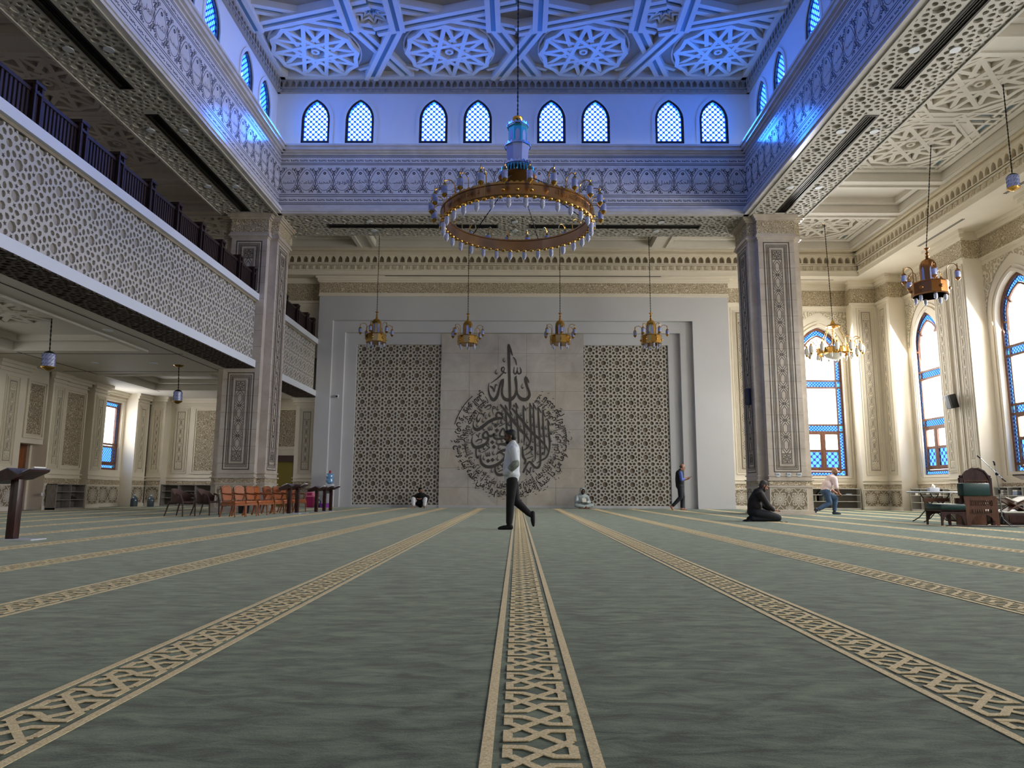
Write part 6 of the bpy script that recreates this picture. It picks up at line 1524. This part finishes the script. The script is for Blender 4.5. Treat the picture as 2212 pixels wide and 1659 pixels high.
s2 = empty('wall_speaker', (15.12, 24.72, 3.85)); s2.rotation_euler = (0, radians(-12), 0); tag(s2, 'black loudspeaker mounted between the two relief strips on the right wall', 'speaker'); b = MB(); b.bevbox(-.2, .02, -.19, .19, -.24, .24, .02); part(b, 'cabinet', BLACK, s2, 30); b = MB(); b.box(-.206, -.199, -.08, .08, -.22, .22); part(b, 'grille', mat('grille', (96, 96, 98), .5), s2); b = MB(); b.tube([(.0, 0, 0), (.1, 0, .0)], .03, 8); part(b, 'bracket', BLACK, s2)
so = empty('wall_socket', (-15.0, 23.3, .45)); tag(so, 'small white socket plate on the carved base left of the shoe rack', 'socket'); so.location = (-15.385, 23.32, .5); b = MB(); b.bevbox(0, .02, -.05, .05, -.05, .05, .006); part(b, 'plate', SLATW, so)
cd = MB(); cd.tube([pix_z(px, py, .008) for px, py in ((1686, 1125), (1690, 1128), (1696, 1127.5), (1701, 1127.8), (1703, 1126))], .007, 6); tag(cd.build('cord', DKMET), 'thin dark cord lying on the carpet in front of the kneeling man', 'cord')
# ================================================================ people
SKIN = mat('skin', (164, 116, 90), .55, var=.04, scale=20); SKIND = mat('skin_dark', (110, 74, 56), .55, var=.05, scale=20)
HAIR = mat('black_hair', (11, 9, 9), .6, bump=.4, bscale=200); HAIRG = mat('grey_hair', (62, 58, 55), .7, bump=.4, bscale=200); HAIRW = mat('white_hair', (196, 190, 184), .7)
HOODIE = mat('light_grey_hoodie', (198, 204, 210), .85, bump=.35, bscale=14); BLKCL = mat('black_cloth', (9, 9, 11), .85, bump=.3, bscale=14); DKBR = mat('black_brown_jacket', (28, 24, 23), .8, bump=.35, bscale=14)
NAVY = mat('dark_navy_trousers', (24, 28, 36), .85, bump=.3, bscale=16); PINKSH = mat('pale_pink_shirt', (230, 212, 214), .8, bump=.3, bscale=14); JEANS = mat('blue_jeans', (62, 86, 116), .85, var=.25, scale=7, bump=.3, bscale=20)
BLUESH = mat('blue_shirt', (84, 104, 176), .8, bump=.3, bscale=14); VEST = mat('black_vest', (20, 21, 26), .75, bump=.4, bscale=18); GREYCL = mat('pale_grey_tracksuit', (176, 188, 186), .85, bump=.35, bscale=14); WHTCL = mat('white_cloth', (226, 226, 230), .85, bump=.3, bscale=14); SOCK = mat('black_socks', (10, 10, 12), .8)
EYE = mat('eye', (24, 18, 16), .25); LIP = mat('lips', (140, 84, 74), .5)
class Blob:
    """union of tapered limbs and ellipsoids, fused to one skin by voxel remeshing"""
    def __init__(s): s.m = MB()
    def limb(s, *pts):
        """pts: (x, y, z, r) ..."""
        for (a, b) in zip(pts, pts[1:]):
            p, q = Vector(a[:3]), Vector(b[:3]); d = q-p; L = d.length
            if L < 1e-6: continue
            z = d/L; x = z.orthogonal().normalized(); y = z.cross(x); R = Matrix((x, y, z)).transposed()
            prof = [(a[3]*cos(t), -a[3]*sin(t)) for t in (1.57, 1.2, .8, .4, 0)]; prof[0] = (0, -a[3])
            k = [(a[3]+(b[3]-a[3])*i/4, L*i/4) for i in range(1, 4)]; e = [(b[3]*cos(t), L+b[3]*sin(t)) for t in (0, .4, .8, 1.2)]+[(0, L+b[3])]
            s.m.lathe(prof+k+e, tuple(p), 14, R)
        return s
    def ell(s, c, r, R=None):
        k = len(s.m.v); s.m.ball((0, 0, 0), 1.0, 18)
        for i in range(k, len(s.m.v)):
            v = Vector(s.m.v[i]); v = Vector((v.x*r[0], v.y*r[1], v.z*r[2])); v = (R @ v) if R is not None else v; s.m.v[i] = (v.x+c[0], v.y+c[1], v.z+c[2])
        return s
    def mesh(s, vox, it=4, fac=.5):
        me = bpy.data.meshes.new('figure'); me.from_pydata(s.m.v, [], s.m.f); bm = bmesh.new(); bm.from_mesh(me); bmesh.ops.remove_doubles(bm, verts=bm.verts, dist=1e-5); bmesh.ops.recalc_face_normals(bm, faces=bm.faces); bm.to_mesh(me); bm.free()
        o = bpy.data.objects.new('figure', me); COL.objects.link(o)
        r = o.modifiers.new('r', 'REMESH'); r.mode = 'VOXEL'; r.voxel_size = vox
        if it: q = o.modifiers.new('s', 'SMOOTH'); q.iterations = it; q.factor = fac
        dg = bpy.context.evaluated_depsgraph_get(); dg.update(); out = bpy.data.meshes.new_from_object(o.evaluated_get(dg)); bpy.data.objects.remove(o); bpy.data.meshes.remove(me); return out
def fig(name, meshes, m, root):
    """join fused meshes into one object"""
    mb = MB()
    for me in meshes: mb.add([v.co[:] for v in me.vertices], [tuple(p.vertices) for p in me.polygons])
    o = mb.build(name, m, None); o.data.polygons.foreach_set('use_smooth', [True]*len(o.data.polygons)); o.parent = root; return o
def basis(f, u):
    f = Vector(f).normalized(); l = Vector(u).cross(f).normalized(); u = f.cross(l); return Matrix((f, l, u)).transposed()
def head(body, c, f, u, root, hair, beard=None, bald=False, longhair=0.0, skin_=None):
    """head centred at c facing f; adds skull, jaw, nose, ears to body and builds hair, beard, eyes, brows, mouth as parts"""
    R = basis(f, u); C = Vector(c); P = lambda a, b, d: tuple(C+R @ Vector((a, b, d)))
    body.ell(P(-.012, 0, .03), (.098, .077, .092), R); body.ell(P(.022, 0, -.04), (.07, .062, .08), R); body.ell(P(.05, 0, -.088), (.034, .036, .028), R)
    body.limb((*P(.09, 0, .016), .009), (*P(.113, 0, -.024), .014)); body.ell(P(.098, 0, -.028), (.014, .02, .01), R)
    for s in (-1, 1): body.ell(P(-.012, s*.079, -.008), (.02, .01, .032), R); body.ell(P(.075, s*.032, -.02), (.02, .022, .02), R)
    body.ell(P(.085, 0, .03), (.016, .05, .012), R); body.ell(P(.082, 0, -.058), (.016, .026, .012), R)
    b = MB()
    for s in (-1, 1):
        e = MB(); e.ball(P(.088, s*.032, .008), .0115, 8); part(e, 'eye', EYE, root, 60)
    mo = Blob(); mo.limb((*P(.094, -.022, -.06), .005), (*P(.099, 0, -.06), .0065), (*P(.094, .022, -.06), .005)); fig('mouth', [mo.mesh(.003, 1)], LIP, root)
    for s in (-1, 1):
        e = Blob(); e.limb((*P(.095, s*.014, .03), .005), (*P(.088, s*.05, .032), .0045)); fig('eyebrow', [e.mesh(.003, 1)], hair if not bald else HAIRG, root)
    if not bald:
        h = Blob(); h.ell(P(-.022, 0, .048), (.1, .083, .088), R); h.ell(P(-.055, 0, .0), (.062, .078, .085), R); h.ell(P(.03, 0, .1), (.06, .062, .03), R)
        for s in (-1, 1): h.limb((*P(.018, s*.074, .03), .014), (*P(.022, s*.073, -.03), .009))
        fig('hair', [h.mesh(.007, 2)], hair, root)
    else:
        h = Blob(); h.ell(P(-.062, 0, -.008), (.05, .076, .05), R)
        for s in (-1, 1): h.ell(P(-.02, s*.066, .01), (.04, .016, .03), R)
        fig('hair', [h.mesh(.006, 2)], hair, root)
    if beard:
        h = Blob(); h.ell(P(.05, 0, -.092), (.05, .05, .042), R); h.limb((*P(.098, -.03, -.043), .009), (*P(.107, 0, -.043), .01), (*P(.098, .03, -.043), .009))
        for s in (-1, 1): h.limb((*P(.02, s*.066, -.035), .014), (*P(.045, s*.052, -.08), .022), (*P(.07, s*.02, -.095), .02))
        fig('beard', [h.mesh(.006, 2)], beard, root)
def hand(w, d, n, side, curl=.5, k=1.0, spread=1.0):
    """separate skin for one hand: palm, four unequal bent fingers, a thumb off the side. w wrist, d direction, n palm normal (the way fingers curl)"""
    d = Vector(d).normalized(); n = Vector(n); n = (n-d*n.dot(d)).normalized(); s = d.cross(n)*side; W = Vector(w); B = Blob(); R = Matrix((d, s, n)).transposed()
    B.limb((*(W-d*.03), .026*k), (*(W+d*.02*k), .024*k)); B.ell(W+d*.05*k, (.05*k, .04*k, .017*k), R)
    for i, (off, L) in enumerate(((.03, .07), (.0105, .078), (-.009, .072), (-.028, .058))):
        p = W+d*.088*k+s*off*k*spread; pts = [(*p, .0095*k)]; a = .25*curl
        for j, fl in enumerate((.42, .33, .25)):
            p = p+(d*cos(a)+n*sin(a))*L*fl*k; pts.append((*p, (.0088-.0008*j)*k)); a += .85*curl
        B.limb(*pts)
    p = W+d*.025*k+s*.03*k; t = (d*.7+s*.75+n*.35*curl).normalized(); q = p+t*.04*k; t2 = (d*.95+s*.1+n*.5*curl).normalized(); B.limb((*p, .014*k), (*q, .011*k), (*(q+t2*.032*k), .0085*k))
    return B.mesh(.0045, 2)
def foot(B, ankle, d, up, L=.25, r=.036):
    """foot from the ankle; d toe direction, up sole-to-ankle direction"""
    d = Vector(d).normalized(); up = Vector(up).normalized(); A = Vector(ankle); h = A-up*.05
    B.limb((*A, r*1.1), (*(h-d*.035), r), ); B.limb((*(h-d*.035-up*.0), r), (*(h+d*L*.35-up*.005), r*1.02), (*(h+d*L*.62-up*.014), r*.78), (*(h+d*L*.72-up*.018), r*.55)); return B
def person(label, x, y, rz, z=0):
    r = empty('person', (x, y, z), rz); tag(r, label, 'person'); return r
# local axes: +X forward, +Y left, +Z up
# ---- walking man in the light grey hoodie (faces left)
r = person('walking man in a pale grey hoodie and black trousers in front of the calligraphy', -.14, 13.1, pi)
B = Blob(); head(B, (-.01, 0, 1.665), (1, -.02, -.12), (.1, 0, 1), r, HAIR, HAIR)
B.limb((-.03, 0, 1.58, .058), (-.06, 0, 1.47, .062)); B.limb((-.06, 0, 1.42, .11), (-.05, 0, 1.2, .105), (-.05, 0, .98, .1)); B.limb((-.05, .08, .9, .065), (-.02, .09, .5, .05), (.0, .09, .1, .04)); B.limb((-.055, -.08, .9, .065), (-.12, -.09, .5, .05), (-.36, -.1, .27, .04))
for s in (-1, 1): B.limb((-.06, s*.17, 1.42, .05), (-.1, s*.215, 1.17, .042), (.03, s*.14, 1.02, .03))
foot(B, (.0, .09, .09), (1, 0, 0), (0, 0, 1)); foot(B, (-.375, -.1, .26), (.02, 0, -1), (1, 0, .15))
H = [hand((.03, s*.135, 1.02), (.6, -s*.7, -.3), (-.2, -s, -.2), s, .5) for s in (-1, 1)]
fig('body', [B.mesh(.011)]+H, SKIND, r)
C = Blob(); C.limb((-.055, 0, 1.44, .13), (-.045, 0, 1.24, .145), (-.035, 0, 1.02, .15), (-.04, 0, .93, .14)); C.ell((-.06, 0, 1.42), (.125, .21, .09)); C.ell((-.03, 0, 1.1), (.155, .185, .2)); C.limb((-.05, 0, 1.54, .078), (-.06, 0, 1.47, .095)); C.limb((-.125, .06, 1.48, .035), (-.125, -.06, 1.48, .035))
for s in (-1, 1): C.limb((-.065, s*.185, 1.41, .078), (-.115, s*.225, 1.16, .07), (.0, s*.195, 1.05, .062), (.07, s*.15, 1.0, .055))
C.ell((-.04, 0, .98), (.155, .195, .11)); C.limb((-.045, -.05, .935, .125), (-.045, .05, .935, .125)); fig('hoodie', [C.mesh(.012, 4)], HOODIE, r)
for s in (-1, 1): C = Blob(); C.limb((-.108, s*.222, 1.2, .071), (-.112, s*.226, 1.16, .073), (-.02, s*.2, 1.07, .066)); fig('sleeve_patch', [C.mesh(.011, 2)], mat('olive_camouflage', (128, 134, 124), .85, var=.6, scale=16) if 'olive_camouflage' not in MATS else MATS['olive_camouflage'], r)
C = Blob(); C.ell((-.05, 0, .93), (.125, .165, .12)); C.limb((-.05, .085, .88, .105), (-.02, .09, .5, .078), (.0, .09, .13, .058)); C.limb((-.055, -.085, .88, .105), (-.12, -.09, .5, .08), (-.35, -.1, .285, .056)); fig('trousers', [C.mesh(.011, 4)], BLKCL, r)
for a, d, u in (((.0, .09, .09), (1, 0, 0), (0, 0, 1)), ((-.375, -.1, .26), (.02, 0, -1), (1, 0, .15))):
    C = Blob(); foot(C, a, d, u, .255, .042); fig('sock', [C.mesh(.009, 3)], SOCK, r)
# ---- kneeling man (faces right)
r = person('man in a black jacket kneeling on the carpet with head bowed beside the thick column', 5.85, 17.33, .0)
B = Blob(); head(B, (.05, 0, .835), (.86, 0, -.5), (.5, 0, .86), r, HAIRG, HAIRG)
B.limb((.0, 0, .77, .058), (-.08, 0, .68, .065)); B.limb((-.1, 0, .62, .12), (-.2, 0, .4, .12), (-.2, 0, .24, .125))
for s in (-1, 1): B.limb((-.09, s*.18, .62, .05), (.04, s*.21, .4, .04), (.22, s*.13, .27, .03)); B.limb((-.2, s*.1, .2, .09), (.3, s*.13, .085, .065)); B.limb((.3, s*.13, .075, .06), (-.3, s*.1, .06, .042)); foot(B, (-.32, s*.1, .06), (-1, 0, -.05), (.2, 0, .9), .16)
H = [hand((.235, s*.12, .265), (.9, -s*.35, .0), (0, 0, -1) if s < 0 else (0, 0, -1), -s, .45) for s in (-1, 1)]
fig('body', [B.mesh(.011)]+H, SKIN, r)
C = Blob(); C.limb((-.09, 0, .64, .14), (-.18, 0, .46, .16), (-.2, 0, .27, .165)); C.ell((-.09, 0, .63), (.13, .23, .1)); C.ell((-.19, 0, .36), (.17, .2, .16)); C.limb((-.02, 0, .755, .075), (-.08, 0, .69, .1))
for s in (-1, 1): C.limb((-.09, s*.19, .62, .08), (.035, s*.225, .4, .07), (.19, s*.145, .28, .052))
fig('jacket', [C.mesh(.012, 4)], DKBR, r)
C = Blob(); C.ell((-.2, 0, .22), (.17, .2, .13))
for s in (-1, 1): C.limb((-.18, s*.1, .2, .12), (.08, s*.13, .15, .105), (.3, s*.135, .09, .085)); C.limb((.3, s*.135, .075, .073), (-.28, s*.11, .065, .062))
fig('trousers', [C.mesh(.011, 4)], NAVY, r)
C = Blob()
for s in (-1, 1):
    C = Blob(); foot(C, (-.32, s*.1, .06), (-1, 0, -.05), (.2, 0, .9), .17, .04); fig('sock', [C.mesh(.009, 2)], SOCK, r)
# ---- lunging man in the pink shirt (faces right, looks to the camera)
r = person('bald man in a pale pink shirt and jeans lunging forward by the bookshelf', 9.93, 23.2, .06)
B = Blob(); head(B, (.26, -.02, 1.36), (.32, -.94, -.12), (.12, 0, 1), r, HAIRW, HAIRG, True)
B.limb((.23, 0, 1.28, .06), (.18, 0, 1.18, .065)); B.limb((.14, 0, 1.12, .13), (.0, 0, .9, .125), (-.08, 0, .74, .125))
for s in (-1, 1): B.limb((.16, s*.18, 1.12, .05), (.17, s*.24, .84, .042), (.33, s*.07, .66, .03))
B.limb((-.08, .09, .7, .09), (.3, .1, .5, .065), (.23, .1, .1, .042)); B.limb((-.1, -.09, .7, .09), (-.02, -.1, .34, .065), (-.4, -.1, .15, .042)); foot(B, (.23, .1, .09), (1, -.1, 0), (0, 0, 1)); foot(B, (-.44, -.1, .14), (-.05, 0, -1), (.95, 0, .1))
H = [hand((.34, s*.065, .655), (.8, -s*.35, -.35), (0, -s*.5, -1), -s, .7) for s in (-1, 1)]
fig('body', [B.mesh(.011)]+H, SKIN, r)
C = Blob(); C.limb((.14, 0, 1.13, .145), (.02, 0, .94, .155), (-.06, 0, .78, .155)); C.ell((.13, 0, 1.12), (.13, .23, .11)); C.ell((.0, 0, .92), (.16, .2, .17)); C.limb((.21, 0, 1.23, .075), (.17, 0, 1.17, .1))
for s in (-1, 1): C.limb((.15, s*.19, 1.11, .085), (.165, s*.245, .86, .068))
fig('shirt', [C.mesh(.012, 4)], PINKSH, r)
C = Blob(); C.ell((-.08, 0, .72), (.15, .18, .12)); C.limb((-.08, .09, .7, .11), (.28, .1, .51, .09), (.235, .1, .14, .062)); C.limb((-.1, -.09, .7, .11), (-.02, -.1, .36, .088), (-.37, -.1, .17, .06)); fig('jeans', [C.mesh(.011, 4)], JEANS, r)
for a, d, u in (((.23, .1, .09), (1, -.1, 0), (0, 0, 1)), ((-.44, -.1, .14), (-.05, 0, -1), (.95, 0, .1))):
    C = Blob(); foot(C, a, d, u, .255, .042); fig('sock', [C.mesh(.009, 3)], mat('dark_blue_socks', (34, 44, 58), .8) if 'dark_blue_socks' not in MATS else MATS['dark_blue_socks'], r)
# ---- standing man with the phone (faces right)
r = person('barefoot man in a black vest and blue shirt walking while reading his phone', 6.22, 27.6, .0)
B = Blob(); head(B, (.1, 0, 1.62), (.9, 0, -.42), (.42, 0, .9), r, HAIRG, None, True)
B.limb((.05, 0, 1.55, .058), (.0, 0, 1.44, .065)); B.limb((-.02, 0, 1.38, .13), (-.03, 0, 1.15, .125), (-.02, 0, .95, .125))
for s in (-1, 1): B.limb((-.02, s*.18, 1.39, .05), (.0, s*.21, 1.13, .042), (.24, s*.1, 1.2 if s < 0 else 1.15, .03))
B.limb((-.02, .09, .9, .09), (.1, .09, .5, .062), (.06, .09, .09, .04)); B.limb((-.03, -.09, .9, .09), (-.02, -.09, .48, .062), (-.33, -.09, .15, .04)); foot(B, (.06, .09, .085), (1, 0, 0), (0, 0, 1)); foot(B, (-.34, -.09, .14), (.55, 0, -.84), (.84, 0, .55))
H = [hand((.25, -.1, 1.2), (.95, .1, .1), (0, .4, .9), 1, .8), hand((.25, .1, 1.16), (.95, -.35, .15), (0, -.4, .9), -1, .7)]
fig('body', [B.mesh(.011)]+H, SKIN, r)
C = Blob(); C.ell((-.02, 0, 1.38), (.12, .2, .1))
for s in (-1, 1): C.limb((-.02, s*.19, 1.39, .075), (.0, s*.22, 1.14, .062), (.1, s*.17, 1.165, .052))
fig('shirt', [C.mesh(.012, 3)], BLUESH, r)
C = Blob(); C.limb((-.02, 0, 1.38, .145), (-.03, 0, 1.18, .155), (-.02, 0, .92, .155)); C.ell((-.02, 0, 1.39), (.145, .19, .115)); C.ell((-.02, 0, 1.1), (.165, .2, .23)); C.limb((.02, 0, 1.5, .075), (-.01, 0, 1.44, .1)); fig('vest', [C.mesh(.012, 4)], VEST, r)
C = Blob(); C.ell((-.02, 0, .92), (.14, .175, .12)); C.limb((-.02, .09, .9, .11), (.1, .09, .5, .085), (.06, .09, .13, .064)); C.limb((-.03, -.09, .9, .11), (-.02, -.09, .48, .085), (-.31, -.09, .18, .062)); fig('trousers', [C.mesh(.011, 4)], NAVY, r)
ph = empty('phone', r.matrix_world @ Vector((0, 0, 0))); ph.location = (6.22+.37, 27.6, 1.235); ph.rotation_euler = (0, radians(-25), 0); tag(ph, 'dark phone held by the man in the black vest', 'phone'); b = MB(); b.bevbox(-.08, .08, -.04, .04, -.005, .005, .003); part(b, 'case', BLACK, ph)
# ---- seated man in black against the left lattice (faces the camera)
r = person('man in black with pale trouser legs sitting against the left lattice panel', -3.9, 29.2, -pi/2)
B = Blob(); head(B, (.0, 0, .68), (.8, .55, -.12), (.1, 0, 1), r, HAIR, HAIR)
B.limb((-.02, 0, .6, .058), (-.06, 0, .52, .065)); B.limb((-.07, 0, .46, .13), (-.1, 0, .28, .13), (-.1, 0, .14, .13))
for s in (-1, 1): B.limb((-.06, s*.19, .47, .05), (.08, s*.27, .3, .042), (.26, s*.1, .36, .03)); B.limb((-.08, s*.1, .12, .09), (.32, s*.24, .36, .062), (.36, s*.22, .08, .042)); foot(B, (.36, s*.22, .08), (1, s*.15, 0), (0, 0, 1))
H = [hand((.26, s*.1, .36), (.35, -s*.9, .0), (.1, 0, -1), s, .5) for s in (-1, 1)]
fig('body', [B.mesh(.011)]+H, SKIN, r)
C = Blob(); C.limb((-.07, 0, .47, .145), (-.1, 0, .3, .16), (-.1, 0, .16, .16)); C.ell((-.06, 0, .47), (.13, .24, .1)); C.limb((-.03, 0, .58, .072), (-.06, 0, .52, .1))
for s in (-1, 1): C.limb((-.06, s*.2, .46, .08), (.08, s*.285, .3, .066), (.24, s*.12, .355, .05))
C.ell((.1, 0, .2), (.2, .2, .14)); fig('shirt', [C.mesh(.012, 4)], BLKCL, r)
for s in (-1, 1):
    C = Blob(); C.limb((-.06, s*.1, .14, .11), (.31, s*.24, .35, .085), (.36, s*.22, .13, .07)); fig('trouser_leg', [C.mesh(.011, 4)], WHTCL, r)
# ---- hooded man reading on the floor (faces the camera)
r = person('hooded man in pale grey sitting cross legged by the right lattice, reading a book', 2.62, 29.1, -pi/2+.2)
B = Blob(); head(B, (.03, 0, .7), (.9, 0, -.36), (.36, 0, .9), r, HAIR, HAIR)
B.limb((-.02, 0, .62, .058), (-.07, 0, .53, .065)); B.limb((-.08, 0, .47, .13), (-.1, 0, .28, .13), (-.1, 0, .14, .13))
for s in (-1, 1): B.limb((-.07, s*.19, .47, .05), (.04, s*.25, .25, .042), (.22, s*.1, .26, .03)); B.limb((-.08, s*.12, .12, .09), (.22, s*.33, .13, .062), (.3, -s*.06, .07, .042))
foot(B, (.3, -.06, .075), (.1, -1, 0), (0, 0, 1)); foot(B, (.33, .06, .07), (.1, 1, 0), (0, 0, 1))
H = [hand((.22, s*.1, .26), (.9, -s*.3, .1), (0, -s*.3, 1), s, .6) for s in (-1, 1)]
fig('body', [B.mesh(.011)]+H, SKIND, r)
C = Blob(); C.limb((-.08, 0, .48, .145), (-.11, 0, .3, .165), (-.11, 0, .15, .17)); C.ell((-.08, 0, .48), (.14, .25, .11)); C.limb((-.05, 0, .6, .09), (-.08, 0, .53, .11))
for s in (-1, 1): C.limb((-.07, s*.205, .47, .085), (.03, s*.27, .26, .072), (.2, s*.12, .26, .052))
fig('hoodie', [C.mesh(.012, 4)], GREYCL, r)
Rh = basis((.9, 0, -.36), (.36, 0, .9)); Ch = Vector((.03, 0, .7)); C = Blob(); Pp = lambda a, b, d: tuple(Ch+Rh @ Vector((a, b, d)))
ringp = [(*Pp(.05, .105*cos(t), .0+.125*sin(t)), .024) for t in [2*pi*k/16 for k in range(17)]]; C.limb(*ringp); C.ell(Pp(-.05, 0, .02), (.085, .108, .125), Rh); C.limb((*Pp(-.05, 0, -.1), .09), (-.06, 0, .55, .1)); fig('hood', [C.mesh(.011, 3)], GREYCL, r)
C = Blob(); C.ell((-.09, 0, .14), (.17, .2, .13))
for s in (-1, 1): C.limb((-.08, s*.12, .13, .11), (.22, s*.33, .14, .082), (.29, -s*.05, .075, .06))
fig('trousers', [C.mesh(.012, 4)], GREYCL, r)
bo = copy_tree(bk_); bo.scale = (1, 1, 1); bo.location = (2.66, 28.72, .32); bo.rotation_euler = (radians(38), 0, 0); tag(bo, 'open book held by the hooded man sitting by the right lattice', 'book')
